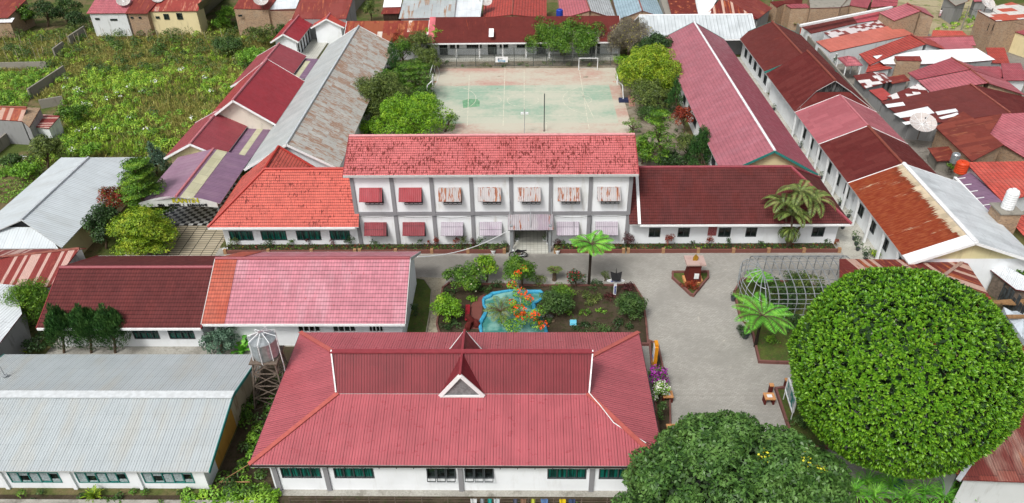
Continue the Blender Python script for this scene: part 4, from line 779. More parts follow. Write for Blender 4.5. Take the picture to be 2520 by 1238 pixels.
tag(b.prism([tuple(at(498, 43, 0))[:2], tuple(at(556, -6, 0))[:2], tuple(at(546, -6, 0))[:2], tuple(at(488, 43, 0))[:2]], 0, 5.).build('side_wall', m_conc, loc=at(500, 43)), 'tall unpainted grey cement side wall right of the row houses', 'wall')
H('brick house with dark red roof carrying a dish above green climbers', [([(574, 21, 5.2), (660, 23, 5.2), (690, -14, 7.), (596, -14, 7.)], r_rustd, ((574, 21, 5.2), (660, 21, 5.2)))], m_brick, inset=.1)
H('brick house with pale zinc roof and blue grey sheet panel below its eave', [([(658, 24, 5.), (728, 21, 5.), (742, -14, 7), (690, -14, 7)], r_wp), ([(656, 40, 3.5), (722, 40, 3.5), (728, 25, 4.9), (658, 25, 4.9)], plain('blue grey sheet', '#7e95a3', .6, .1, 1))], m_brick, inset=.1)
H('tall house with broad dark red sheet roof behind the washroom blocks', [([(718, 46, 4.), (852, 46, 4.), (872, -14, 7.4), (745, -14, 7.4)], r_rustd, ((718, 46, 4), (852, 46, 4)))], m_wgrey, inset=.1)
tag(MB().prism([tuple(at(858, 50, 0))[:2], tuple(at(905, -8, 0))[:2], tuple(at(895, -8, 0))[:2], tuple(at(850, 50, 0))[:2]], 0, 4.5).build('side_wall', m_conc, loc=at(858, 50)), 'leaning grey plaster wall between the dark red roof and a bushy tree', 'wall')
H('open shed with white and rusty brown roof left of the big zinc roof', [([(942, 18, 3.6), (986, 17, 3.6), (992, -12, 5.), (948, -12, 5.)], r_wht), ([(937, 34, 2.9), (982, 33, 2.9), (988, 18, 3.5), (944, 19, 3.5)], r_rustd)], plain('dark brown boards', '#3c2d25', .9, .3))
H('wide house with zinc roof in brown rust stripes behind the rusted block', [([(981, 46, 4.6), (1118, 43, 4.6), (1124, -12, 7.2), (996, -12, 7.2)], r_zn, ((981, 46, 4.6), (1118, 46, 4.6)))], m_wgrey)
H('house with white sheet roof flecked with maroon beside the orange roof', [([(1113, 43, 4.5), (1182, 43, 4.5), (1190, -12, 7.), (1120, -12, 7.)], r_wp, ((1113, 43, 4.5), (1182, 43, 4.5)))], m_wgrey)
H('house with orange red tiled gable roof behind the middle of the classroom block', [([(1186, 44, 3.8), (1260, 36, 5.6), (1264, -12, 5.6), (1194, -12, 3.8)], r_redst), ([(1345, 44, 3.8), (1260, 36, 5.6), (1264, -12, 5.6), (1345, -12, 3.8)], r_redst)], m_cream)
H('brick gable house with half pink and half flaking grey tiled roof', [([(1381, 46, 3.8), (1452, 26, 5.6), (1438, -12, 5.6), (1372, -12, 3.8)], r_pt, None), ([(1517, 46, 3.8), (1452, 26, 5.6), (1438, -12, 5.6), (1496, -12, 3.8)], r_gt, None)], m_brick, inset=.15)
H('brick gable house with pale blue metal roof', [([(1522, 48, 3.8), (1581, 26, 5.4), (1568, -12, 5.4), (1505, -12, 3.8)], r_blue), ([(1636, 44, 3.8), (1581, 26, 5.4), (1568, -12, 5.4), (1612, -12, 3.8)], r_blue)], m_brick, inset=.15)
H('narrow grey cement house right of the blue roof', [([(1640, 44, 4.4), (1654, 44, 4.4), (1640, -12, 5), (1622, -12, 5)], m_conc)], m_conc, inset=.05)
H('house with brown roof spotted with orange rust', [([(1655, 46, 4.2), (1720, 46, 4.2), (1708, -12, 6), (1640, -12, 6)], r_spot)], m_wgrey)
H('house with white roof corner and rusty striped hip behind the grey roofed block', [([(1722, 46, 4.2), (1745, 40, 4.2), (1758, 10, 5.6), (1772, -12, 5.9), (1705, -12, 5.4)], r_wht), ([(1728, 46, 4.), (1866, 46, 4.), (1786, -4, 6.2), (1774, -4, 6.2)], r_stripe, ((1728, 46, 4), (1866, 46, 4))), ([(1866, 46, 4.), (1900, 20, 4.), (1850, -12, 5.2), (1786, -4, 6.2)], r_rustd)], m_wgrey)
# top right
H('unplastered brick house with small pink roof in the top right quarter', [([(1930, 10, 4.), (1984, 9, 4.4), (1996, 19, 4.4), (1946, 20, 4.)], r_pt2), ([(1895, 4, 4.6), (1975, -4, 4.6), (1974, 8, 4.2), (1930, 9, 4.2), (1912, 18, 4)], r_mar)], m_brick, inset=.08)
H('tall unfinished brick house with concrete columns in the top right quarter', [([(1994, 20, 4.8), (2068, 18, 4.8), (2096, -14, 5.4), (1990, -14, 5.4)], m_conc), ([(2064, 18, 4.7), (2090, 14, 4.7), (2100, -14, 5), (2070, -14, 5)], m_conc)], m_brick, inset=.06)
H('house with dark pink roof above the small maroon lean-to', [([(2086, 12, 4.6), (2135, 20, 4.2), (2150, -12, 5), (2090, -12, 5)], r_pt2), ([(2143, 18, 4.2), (2208, 14, 4.2), (2212, -12, 5.4), (2150, -12, 5.4)], r_pt2)], m_brick, inset=.1)
pxwall('lean_to_wall', 'low maroon and brick lean-to behind the long patched roof', (2085, 38), (2150, 28), 1.6, r_mar, 1.4, 'shed')
H('long house with stepped maroon, chequered and orange pink sheet roofs', [
    ([(1972, 64, 4.2), (2098, 42, 4.2), (2110, 56, 3.8), (1997, 82, 3.8)], r_mp, ((1972, 64, 4.2), (2098, 42, 4.2))), ([(2098, 42, 4.2), (2164, 28, 4.2), (2190, 45, 3.8), (2110, 56, 3.8)], roof('bright pink red sheet', 'rib', '#ad5058', pitch=.35, line=.3)),
    ([(2028, 80, 4.), (2190, 44, 4.), (2202, 62, 3.7), (2049, 95, 3.7)], r_chk2), ([(2008, 102, 3.9), (2030, 97, 3.9), (2204, 60, 3.9), (2248, 84, 3.4), (2044, 128, 3.4)], r_org, ((2044, 128, 3.4), (2248, 84, 3.4)))], m_wwhite, inset=.1)
MB().bar(at(1970, 63, 4.3), at(2195, 18, 4.3), .5, .35).build('parapet', m_trim, bpy.data.objects['house.019'] if 'house.019' in bpy.data.objects else None)
H('brick gable ended house with pink tiled roof in the top right', [([(2163, 31, 4.4), (2232, 8, 5.8), (2266, 27, 5.8), (2201, 51, 4.4)], r_pt), ([(2232, 8, 5.8), (2276, 20, 4.5), (2299, 42, 4.5), (2266, 27, 5.8)], r_pt)], m_brick, inset=.12)
H('low house with orange roof under the tall bare brick gable', [([(2296, 74, 3.4), (2368, 76, 3.4), (2384, 90, 3.), (2292, 90, 3.)], r_redt)], m_wwhite)
H('house with banded rust red gable roof and white gable wall', [([(2114, 133, 3.6), (2242, 85, 5.2), (2280, 108, 5.2), (2204, 132, 4.), (2140, 160, 3.6)], r_redst), ([(2242, 85, 5.2), (2300, 100, 3.8), (2328, 122, 3.8), (2280, 108, 5.2)], r_redst), ([(2138, 158, 3.4), (2168, 148, 3.4), (2196, 168, 3.), (2130, 178, 3.)], r_redst)], m_wwhite)
H('house with pinkish tiles stretching behind the long white roof', [([(2262, 92, 4.2), (2394, 89, 4.2), (2402, 112, 3.6), (2300, 110, 3.6)], r_pt), ([(2300, 102, 4.), (2380, 104, 4.), (2402, 122, 3.6), (2325, 123, 3.6)], r_pinks)], m_wwhite)
H('house with long bright white sheet roof among red roofs', [([(2148, 138, 3.9), (2265, 124, 4.3), (2404, 119, 4.3), (2450, 147, 3.7), (2395, 152, 3.6), (2262, 158, 3.5), (2175, 158, 3.5)], r_wht, ((2175, 158, 3.5), (2395, 152, 3.5)))], m_wgrey)
H('low house with streaked pink red tiles and white edge at right', [([(2426, 117, 3.6), (2472, 117, 3.6), (2485, 156, 3.), (2436, 155, 3.)], r_redst)], m_wwhite)
H('small brick block with thin rusty roof among the white roofs', [([(2201, 138, 4.4), (2264, 138, 4.4), (2269, 150, 4.2), (2207, 148, 4.2)], r_rustd)], m_brick, inset=.06)
H('low shed with maroon sheets dotted with white squares by the boundary wall', [([(2100, 186, 2.8), (2148, 177, 3.2), (2182, 203, 3.2), (2128, 218, 2.8)], r_chk), ([(2148, 177, 3.2), (2176, 180, 2.8), (2196, 200, 2.8), (2182, 203, 3.2)], r_chk2), ([(2180, 190, 2.9), (2225, 183, 3.), (2240, 198, 3.), (2196, 206, 2.8)], r_rustd)], m_wgrey)
H('house with dusky pink tiled gable roof and white flashing', [([(2234, 179, 3.8), (2341, 142, 5.2), (2388, 170, 5.2), (2257, 196, 3.8)], r_pt2), ([(2341, 142, 5.2), (2440, 178, 3.8), (2484, 203, 3.8), (2388, 170, 5.2)], r_pt2)], m_wwhite)
H('house with lighter pink tiled gable roof in front of the dusky pink one', [([(2259, 198, 3.8), (2389, 172, 5.1), (2432, 204, 5.1), (2289, 226, 3.8)], r_pt), ([(2389, 172, 5.1), (2484, 203, 3.8), (2524, 234, 3.8), (2432, 204, 5.1)], r_pinks)], m_brick)
H('low house with two pink tiled roofs stepping down at the right edge', [([(2384, 163, 3.6), (2462, 163, 3.6), (2470, 190, 3.2), (2440, 192, 3.1)], r_pt2), ([(2463, 156, 3.8), (2512, 155, 3.8), (2530, 198, 3.3), (2470, 198, 3.3)], r_pt2)], m_wwhite)
H('large house with matt maroon gable roof holding white sheet patches', [([(2168, 250, 3.4), (2388, 207, 5.2), (2486, 278, 5.2), (2330, 300, 3.8), (2236, 302, 3.4)], r_mp, ((2168, 250, 3.4), (2236, 302, 3.4))), ([(2388, 207, 5.2), (2530, 240, 3.6), (2560, 290, 3.6), (2486, 278, 5.2)], r_mar), ([(2182, 238, 3.5), (2260, 206, 3.7), (2290, 226, 3.6), (2200, 247, 3.4)], r_chk), ([(2138, 222, 2.8), (2172, 216, 3.), (2200, 240, 2.9), (2170, 248, 2.7)], roof('flat red patch roof', 'corr', '#a3433f', pitch=.2, line=.2))], m_wgrey, inset=.2, patches=[(0, q, r_wht) for q in ([(2178, 257), (2222, 251), (2228, 259), (2184, 265)], [(2199, 280), (2283, 262), (2300, 278), (2216, 290)], [(2302, 275), (2352, 267), (2358, 274), (2308, 283)], [(2310, 289), (2356, 277), (2362, 283), (2318, 293)], [(2220, 301), (2250, 296), (2262, 302), (2228, 307)])])
r_rr = roof('rusted ridge house sheets', 'corr', '#6e2d22', rust='#85442c', rust2='#a0654a', rust_amt=.3, sheet=(.8, 2.2), streak=(3, .25), seed=61, rough=.65, alt='#7c382a', alt_p=.3)
H('house with rusty brown gable roof and bare brick gable behind the dish', [([(2301, 312, 3.6), (2371, 274, 4.8), (2398, 292, 4.6), (2466, 281, 5.2), (2436, 328, 5.1), (2470, 356, 5.0), (2392, 397, 3.6)], r_rr, ((2301, 312, 3.6), (2392, 397, 3.6)))], m_brick, inset=.25)
H('house with pink tiled hip roof touching the rusty brown roof', [([(2436, 328, 4.4), (2466, 280, 5.2), (2560, 276, 5.2), (2560, 400, 3.6), (2522, 388, 3.6), (2470, 356, 4.)], r_pt, ((2470, 356, 4), (2522, 388, 3.6)))], m_brick, inset=.25)
H('house with orange red tiled roof behind the purple sheet roof', [([(2376, 399, 4.2), (2560, 396, 4.2), (2560, 470, 3.6), (2470, 500, 3.2)], r_redt, ((2376, 399, 4.2), (2470, 500, 3.2)))], m_wwhite)
H('lean-to with purple ribbed roof against the orange tiled roof', [([(2356, 437, 2.9), (2392, 422, 3.4), (2470, 500, 3.3), (2442, 534, 2.8)], r_purp, ((2356, 437, 2.9), (2442, 534, 2.8)))], m_wgrey)
H('olive walled house with orange tiled roof at right edge', [([(2484, 540, 3.8), (2540, 520, 4.4), (2600, 560, 4.4), (2540, 604, 3.6)], r_redt)], m_olive)
H('small shed with rusty orange roof below the bare brick yard', [([(2283, 364, 2.6), (2338, 360, 2.8), (2352, 394, 2.7), (2306, 396, 2.4)], r_rr)], m_conc)
H('two storey house with white and salmon patched roof and mint green front', [([(2406, 26, 6.), (2490, 5, 6.), (2560, 30, 6.), (2560, 44, 5.6), (2452, 52, 5.6)], roof('white and salmon patched roof', 'rib', '#c9c6c0', alt='#b4543f', alt_p=.4, pitch=.35, sheet=(3., 1.6), seed=63), ((2452, 52, 5.6), (2560, 44, 5.6)))], m_brick, inset=.06)
r = H('house with maroon roof and white balcony rail behind the parked truck', [([(2470, 68, 4.6), (2492, 58, 4.8), (2560, 84, 4.8), (2560, 100, 4.2)], r_pt2), ([(2492, 56, 5.), (2560, 50, 5.), (2560, 82, 4.8)], r_rustd)], m_cream)
H('long shed with pale plank wall at the edge of the rubble lot', [([(2320, -12, 4.), (2372, -14, 4.2), (2384, 2, 3.9), (2352, 14, 3.6)], m_conc), ([(2390, -8, 3.6), (2440, -12, 3.6), (2446, 2, 3.3), (2398, 4, 3.3)], r_pinks)], m_wgrey)
# pagoda
pg = thing('pavilion', 'tiny open pavilion with four sided pink tiled roof by the boundary wall', 'pavilion', at(2095, 165))
ap = at(2088, 137, 3.9); cs = [at(2060, 142, 2.7), at(2104, 140, 2.7), at(2124, 161, 2.7), at(2082, 163, 2.7)]
for i in range(4): MB().slab([cs[i], cs[(i+1) % 4], ap], .06, 0, 1, cs[(i+1) % 4]-cs[i]).build('roof', [r_pt, m_dgrey], pg)
for c in cs: q = c.lerp(ap, .12); MB().box(q.x-.07, q.x+.07, q.y-.07, q.y+.07, 0, 2.7).build('post', m_trim, pg)
# boundary wall right
bw = [at(1992, 86, 0)+Vector((-2.6, 0, 0))]+[Vector((x, y, 0)) for x, y in ((48.9, 112), (48.4, 96), (48.2, 84), (48.4, 76), (48.9, 68), (49.2, 60))]
b = MB()
for i in range(len(bw)-1): b.bar(bw[i]+Vector((0, 0, 1.1)), bw[i+1]+Vector((0, 0, 1.1-.002*i)), .22, 2.2)
tag(b.build('boundary_wall', m_conc, loc=bw[2]), 'long mossy concrete wall between the right classroom row and the neighbours', 'wall')
b = MB(); p, q = at(2350, 436, 3.), at(2442, 534, 3.); b.bar(p, q, .3, .12); b.bar(p+Vector((0, 0, .02)), p+Vector((0, 0, -1.5)), .2, .2)
g = tag(b.build('roof_gutter', m_trim, loc=p), 'straight white gutter with short brackets along the purple roof', 'gutter')
for i in range(6): c = p.lerp(q, .05+.17*i); MB().bar(c, c+Vector((1.0, .1, .1)), .07).build('bracket', m_trim, g)
# right foreground building
m_gal = plain('galvanised gutter', '#b5bbc0', .5, .1)
rb = PH('school_building', 'rust and pale striped corrugated building curving round behind the giant round tree', [
    ([(2066, 637, 3.2), (2376, 640, 3.2), (2312, 686, 4.7), (2066, 688, 4.7)], r_stripe, ((2066, 637, 3.2), (2376, 640, 3.2))),
    ([(2376, 640, 3.2), (2575, 935, 3.2), (2492, 988, 4.7), (2312, 686, 4.7)], r_stripe, ((2376, 640, 3.2), (2575, 935, 3.2))),
    ([(2312, 686, 4.7), (2492, 988, 4.7), (2358, 1180, 3.2), (2230, 760, 3.2)], r_stripe, ((2230, 760, 3.2), (2358, 1180, 3.2))),
    ([(2358, 1180, 3.2), (2660, 1192, 3.2), (2680, 1000, 4.7), (2492, 988, 4.7)], roof('brown corrugated with pale bands', 'corr', '#6b302a', rust='#8a4a32', rust2='#a8745a', rust_amt=.2, alt='#7a3a30', alt_p=.3, fade='#b39b8c', fade_amt=.6, sheet=(1.3, 5), streak=(.8, .08), line=.6, pitch=.18, seed=17), ((2358, 1180, 3.2), (2660, 1192, 3.2)))], m_wwhite, 'building', inset=.5)
MB().bar(at(2358, 1182, 3.22), at(2492, 990, 4.78), .3, .1).build('hip_cap', m_gal, rb)
MB().bar(at(2312, 686, 4.78), at(2374, 640, 3.25), .3, .08).build('hip_cap', plain('pale rusty cap', '#a08478', .6, .3, 4), rb)
H('grey building with pale maroon striped roof at left edge', [([(-60, 640, 4.4), (196, 612, 4.4), (122, 706, 3.1), (-60, 702, 3.1)], r_stripew, ((-60, 702, 3.1), (122, 706, 3.1))), ([(-60, 640, 4.4), (-60, 616, 3.4), (212, 611, 3.4), (196, 612, 4.4)], r_stripew)], m_wgrey)
H('low building with plain white sheet roof at left edge below the striped roof', [([(-80, 690, 3.7), (36, 702, 3.7), (54, 772, 3.3), (-40, 895, 3.2)], r_whts, ((-80, 690, 3.7), (36, 702, 3.7)))], m_wgrey)
# left sheds
H('grey cement shed with orange rusted roof and brick gable in the field', [([(-40, 292, 3.6), (54, 298, 3.6), (66, 265, 4.8), (-40, 262, 4.8)], roof('orange rusted shed roof', 'corr', '#8c3f2c', alt='#b08f80', alt_p=.3, rust='#8f4128', rust2='#a8643f', rust_amt=.5, sheet=(.6, 4), streak=(2, .3), seed=71), ((-40, 292, 3.6), (54, 298, 3.6))), ([(54, 298, 3.6), (66, 265, 4.8), (100, 265, 3.9), (72, 313, 3.2)], m_brick)], m_wgrey, inset=.1)
H('tiny hut with maroon striped roof beside the grey shed', [([(78, 311, 2.5), (120, 316, 2.4), (148, 285, 2.7), (106, 281, 2.8)], r_stripew, ((78, 311, 2.5), (106, 281, 2.8)))], m_wwhite, inset=.15)
pxwall('field_wall', 'long grey concrete panel wall slanting across the field', (78, 243), (165, 184), 1.6, m_conc); pxwall('field_wall', 'grey concrete wall running left from the slanting panel wall', (-40, 172), (118, 169), 1.2, m_conc)
pxwall('field_wall', 'broken dark concrete wall piece in the far weeds', (138, 140), (162, 122), 1.5, m_conc); pxwall('field_wall', 'dark stained far wall piece below the hedge', (176, 110), (214, 84), 1.6, m_conc)
pxwall('field_wall', 'low grey wall with rusty gate near the tiny hut', (-20, 392), (66, 322), 1.6, m_conc); pxwall('field_wall', 'short grey wall half hidden by bushes behind the tiny hut', (102, 268), (160, 258), 1.4, m_conc)
# ================================================================ vegetation
RNG = np.random.default_rng(7)
def unit(v): return v/np.maximum(np.linalg.norm(v, axis=-1, keepdims=True), 1e-9)
def leafmesh(name, P, T, B, l, w, mat, parent=None, loc=None, mats=None, mi=None, kind=None):
    """rhombic leaves: centres P, long axis T, side axis B (n,3); l, w sizes (n,)"""
    off = np.array(wloc(parent)) if parent else np.zeros(3)
    if loc is not None: off = np.array(loc)
    n = len(P); l = np.broadcast_to(l, (n,))[:, None]; w = np.broadcast_to(w, (n,))[:, None]; nn = unit(np.cross(T, B))
    V = np.stack([P-T*l*.5, P-B*w*.5+nn*w*.12, P+T*l*.5, P+B*w*.5+nn*w*.12], 1).reshape(-1, 3)-off
    me = bpy.data.meshes.new(name); me.vertices.add(4*n); me.vertices.foreach_set('co', V.astype(np.float32).ravel())
    me.loops.add(4*n); me.loops.foreach_set('vertex_index', np.arange(4*n, dtype=np.int32)); me.polygons.add(n)
    me.polygons.foreach_set('loop_start', np.arange(0, 4*n, 4, dtype=np.int32)); me.polygons.foreach_set('loop_total', np.full(n, 4, dtype=np.int32))
    for q in (mats or [mat]): me.materials.append(q)
    if mi is not None: me.polygons.foreach_set('material_index', mi.astype(np.int32))
    me.update(calc_edges=True); o = bpy.data.objects.new(name, me); COL.objects.link(o)
    if parent: o.parent = parent
    if loc is not None: o.location = Vector(loc)-(wloc(parent) if parent else Vector((0, 0, 0)))
    if kind: o['kind'] = kind
    return o
def cloud(blobs, n_per_m2, size, up_=0., rnd=.7, low=.35, fill=.25, asp=.5):
    """leaf centres and axes over a set of ellipsoids [(cx,cy,cz,rx,ry,rz)]"""
    Ps, Ts, Bs, Ls = [], [], [], []
    for b in blobs:
        b = np.array(b, float); c, r = b[:3], b[3:6]; area = 4*math.pi*((r[0]*r[1])**1.6/3+(r[0]*r[2])**1.6/3+(r[1]*r[2])**1.6/3)**(1/1.6)
        n = max(6, int(area*n_per_m2)); d = unit(RNG.normal(size=(n, 3))); d = d[(d[:, 2] > -.25) | (RNG.random(n) < low)]; n = len(d)
        rr = np.where(RNG.random(n) < fill, RNG.uniform(.3, .85, n), RNG.uniform(.85, 1.08, n))[:, None]
        p = c+d*r*rr; nrm = unit(d*.8+np.array([0, 0, .35])+RNG.normal(size=(n, 3))*rnd*.6)
        t = unit(np.cross(nrm, RNG.normal(size=(n, 3))))
        if up_: t = unit(t*(1-up_)+(np.array([0, 0, 1.])+d*.55)*up_)
        bb = unit(np.cross(nrm, t)); Ps.append(p); Ts.append(t); Bs.append(bb); Ls.append(size*RNG.uniform(.6, 1.25, n))
    return np.concatenate(Ps), np.concatenate(Ts), np.concatenate(Bs), np.concatenate(Ls)
def crown_blobs(c, R, nb, br=(.22, .38), shape='round', flat=1.):
    out = []; c = np.array(c); R = np.array(R)
    for i in range(nb):
        d = unit(RNG.normal(size=3)); 
        if d[2] < -.5: d[2] *= -1
        k = RNG.uniform(.35, .84); p = d*k
        if shape == 'cone': z = RNG.uniform(-.95, .95); rad_ = (1-z)/2*.85+.05; a = RNG.uniform(0, 6.28); p = np.array([math.cos(a)*rad_*RNG.uniform(.5, 1), math.sin(a)*rad_*RNG.uniform(.5, 1), z])
        r = RNG.uniform(*br)*R.mean() if shape != 'cone' else RNG.uniform(*br)*R[0]*(1.15-(p[2]+1)/2*.75)
        out.append((*(c+p*R), r, r, r*flat))
    return out
def depth(p): return (Vector(p)-Vector((0, 0, CH))).dot(fw)
m_bark = plain('grey brown bark', '#5b4c3d', .9, .3, 6, bump=.5)
LM = {}
def LMAT(k):
    if k not in LM:
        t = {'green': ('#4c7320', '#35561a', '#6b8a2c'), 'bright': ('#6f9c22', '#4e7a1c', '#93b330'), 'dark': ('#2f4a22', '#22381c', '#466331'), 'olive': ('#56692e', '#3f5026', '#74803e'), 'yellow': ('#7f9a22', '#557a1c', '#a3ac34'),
             'red': ('#8a2f1c', '#5f2a18', '#a8512c'), 'conifer': ('#3d6430', '#274a24', '#55793c'), 'blue': ('#55715c', '#3c5846', '#6f8a72'), 'layer': ('#567f22', '#3d6219', '#7f9f2e'), 'topiary': ('#4d8a16', '#2c5c10', '#6fae1e'), 'grey': ('#7d7766', '#645e4f', '#8e8874'),
             'dull': ('#3f5c28', '#2b4420', '#58743a'), 'fern': ('#66a836', '#4f9030', '#86bc48'), 'palm': ('#6c7c3c', '#4c6230', '#858555'), 'maroon': ('#4c1c22', '#3a2620', '#6c2c30'), 'weed': ('#95b53a', '#6f9430', '#a9bf4c'), 'grass': ('#948f4e', '#78803a', '#a39c5e'), 'lush': ('#6f9c32', '#4f7c26', '#8cb040')}[k]
        t = tuple('#%02x%02x%02x' % tuple(min(255, int(int(h[i:i+2], 16)*(1.12 if k not in ('red', 'grey') else 1.05))) for i in (1, 3, 5)) for h in t)
        t = (t[0], '#%02x%02x%02x' % tuple(int(int(t[1][i:i+2], 16)*(.92 if k in ('weed', 'grass', 'lush', 'fern') else .86)) for i in (1, 3, 5)), t[2]); LM[k] = leafmat(k+' leaves', *t)
    return LM[k]
def tree(name, label, cxp, cyp, hw, hh, bx, by, mat='green', nb=26, dens=26, size=.26, kind='round', cat='tree', up_=0., br=(.22, .38), rnd=.7, group=None, flowers=None, base=None, low=.35, trunk=True, asp=.5, flat=1., open_=False):
    if group == 'trees round the sports court' or name in ('layered_tree', 'small_tree', 'cypress'): hw *= 1.38; hh *= 1.3; nb = int(nb*1.3)
    if cat == 'shrub' and not group: hw *= 1.3; hh *= 1.22; nb = int(nb*1.3)
    g = base or at(bx, by); c = atY(cxp, cyp, g.y+.01) if base is None else atY(cxp, cyp, base.y)
    s = depth(c)/F; rx = hw*s; th = math.atan2(CH-c.z, math.hypot(c.x, c.y)); v = hh*s; rz = math.sqrt(max(v*v-(rx*math.sin(th))**2, (.45*v)**2))/math.cos(th)
    if c.z-rz < -.1 and kind != 'low': c.z = max(c.z, rz*.9)
    g = Vector((g.x, g.y, 0)); root = thing(name, label, cat, g, group)
    bl = crown_blobs(c, (rx, rx, rz), nb, br, 'cone' if kind == 'cone' else 'round', flat)
    if kind == 'layer':
        bl = []
        nt_ = 7
        for i in range(nb):
            j = i % nt_; z = -.85+1.75*j/(nt_-1); a = RNG.uniform(0, 6.28); R_ = rx*(1.05-.45*(z+.85)/1.75-.25*max(0, z)**2)*(1 if z > -.6 else .75); q = RNG.uniform(.25, .85)*R_; r = rx*RNG.uniform(.2, .34); bl.append((c.x+math.cos(a)*q, c.y+math.sin(a)*q, c.z+z*rz*.92+q*.06+RNG.normal()*.05, r, r, max(.1, r*.16)))
    if kind == 'flame':
        bl = [(c.x+math.cos(i*2.4)*rx*.52*math.sqrt(i/nb), c.y+math.sin(i*2.4)*rx*.52*math.sqrt(i/nb), c.z+RNG.uniform(-.25, .3)*rz*(1-i/nb*.5)+rz*(.15-.25*i/nb), rx*.24, rx*.24, rz*RNG.uniform(.3, .5)) for i in range(nb)]; bl.append((c.x, c.y, c.z-rz*.42, rx*.75, rx*.75, rz*.5))
        for a in range(6): bl.append((c.x+math.cos(a*2.5)*rx*.28*(a > 0), c.y+math.sin(a*2.5)*rx*.28*(a > 0), c.z+rz*(.55-.09*a), rx*.13, rx*.13, rz*.42))
    if kind == 'cone': bl.append((c.x, c.y, c.z-rz*.25, rx*.6, rx*.6, rz*.7)); bl.append((c.x, c.y, c.z+rz*.35, rx*.3, rx*.3, rz*.6))
    if kind not in ('flame', 'layer') and hh > 22: bl = [(*q[:3], q[3]*RNG.uniform(.7, 1.), q[4]*RNG.uniform(.7, 1.), q[5]*.75) for q in bl]; size *= 1.1
    P, T, B, L = cloud(bl, dens, size, up_, rnd, low, asp=asp)
    leafmesh('crown', P, T, B, L, L*asp, LMAT(mat), root)
    if flowers:
        m, nf, fs = flowers; k = RNG.choice(len(P), nf); d = RNG.normal(size=(nf, 3))*.05
        leafmesh('blossom', P[k]+d+np.array([0, 0, .05]), T[k], B[k], np.full(nf, fs), np.full(nf, fs*.9), m, root)
    if trunk:
        b = MB(); tr = max(.06, rx*.07); top = Vector((c.x, c.y, c.z)); b.tube([g, g.lerp(top, .5)+Vector((.1, .05, 0)), top], [tr, tr*.75, tr*.4], 7)
        for i in range(min(7, nb)):
            q = Vector(bl[i][:3]); b.tube([g.lerp(top, .45+.06*i), (g.lerp(top, .6+.04*i)+q)/2+Vector((0, 0, -.1*rz)), q], [tr*.5, tr*.35, tr*.12], 5)
        b.build('trunk', m_bark, root)
    return root
def fronds(root, c, n, L, droop, mat, w=.5, up0=55, seg=9, leafn=26, lw=.07, jitter=.25, name='frond', one=False):
    """arching feather fronds round a crown point"""
    c = np.array(c); acc = []
    for i in range(n):
        a = 2*math.pi*i/n+RNG.uniform(-jitter, jitter); e = rad(up0+RNG.uniform(-14, 12)); l = L*RNG.uniform(.85, 1.1); h = np.array([math.cos(a), math.sin(a), 0]); side = np.array([-math.sin(a), math.cos(a), 0])
        s = np.linspace(0, 1, leafn); ang = e-s*rad(droop); x = np.cumsum(np.cos(ang))*l/leafn; z = np.cumsum(np.sin(ang))*l/leafn
        pts = c+h*x[:, None]+np.array([0, 0, 1])*z[:, None]; tn = h*np.cos(ang)[:, None]+np.array([0, 0, 1])*np.sin(ang)[:, None]
        wid = w*np.sin(np.pi*np.clip(s*.93+.06, 0, 1))**.7; P, T, B, LL = [], [], [], []
        for sg in (-1, 1):
            t = unit(side*sg+tn*.45+np.array([0, 0, -.28])); P.append(pts+t*wid[:, None]*.5); T.append(t); B.append(unit(tn)); LL.append(wid)
        acc.append(tuple(np.concatenate(q) for q in (P, T, B, LL)))
        b = MB(); b.tube([Vector(p) for p in pts[::4]], [.035*(1-k/len(pts[::4]))+.01 for k in range(len(pts[::4]))], 4)
        if not one: f = leafmesh(name, acc[-1][0], acc[-1][1], acc[-1][2], acc[-1][3], np.full(len(acc[-1][0]), lw*1.6), mat, root); b.build('frond_stem', m_bark, f)
    if one: q = [np.concatenate([k[j] for k in acc]) for j in range(4)]; leafmesh(name, q[0], q[1], q[2], q[3], np.full(len(q[0]), lw*1.6), mat, root)
def spiky(name, label, px, py, r, h, mat, n=40, cat='plant', group=None, w=.06, droop=60, base=None):
    """a rosette of strap leaves"""
    g = base or at(px, py); root = thing(name, label, cat, g, group); P, T, B, L = [], [], [], []
    for i in range(n):
        a = RNG.uniform(0, 6.28); e = rad(RNG.uniform(25, 88)); k = 4; p = np.array([g.x, g.y, h*.25*RNG.random()]); l = r*RNG.uniform(.8, 1.25)
        for j in range(k):
            ang = e-rad(droop)*(j/k)**1.3; t = np.array([math.cos(a)*math.cos(ang), math.sin(a)*math.cos(ang), math.sin(ang)]); q = p+t*l/k
            P.append((p+q)/2); T.append(t); B.append(np.array([-math.sin(a), math.cos(a), 0])); L.append(l/k*1.5); p = q
    leafmesh('foliage', np.array(P), np.array(T), np.array(B), np.array(L), np.full(len(P), w), LMAT(mat), root); return root
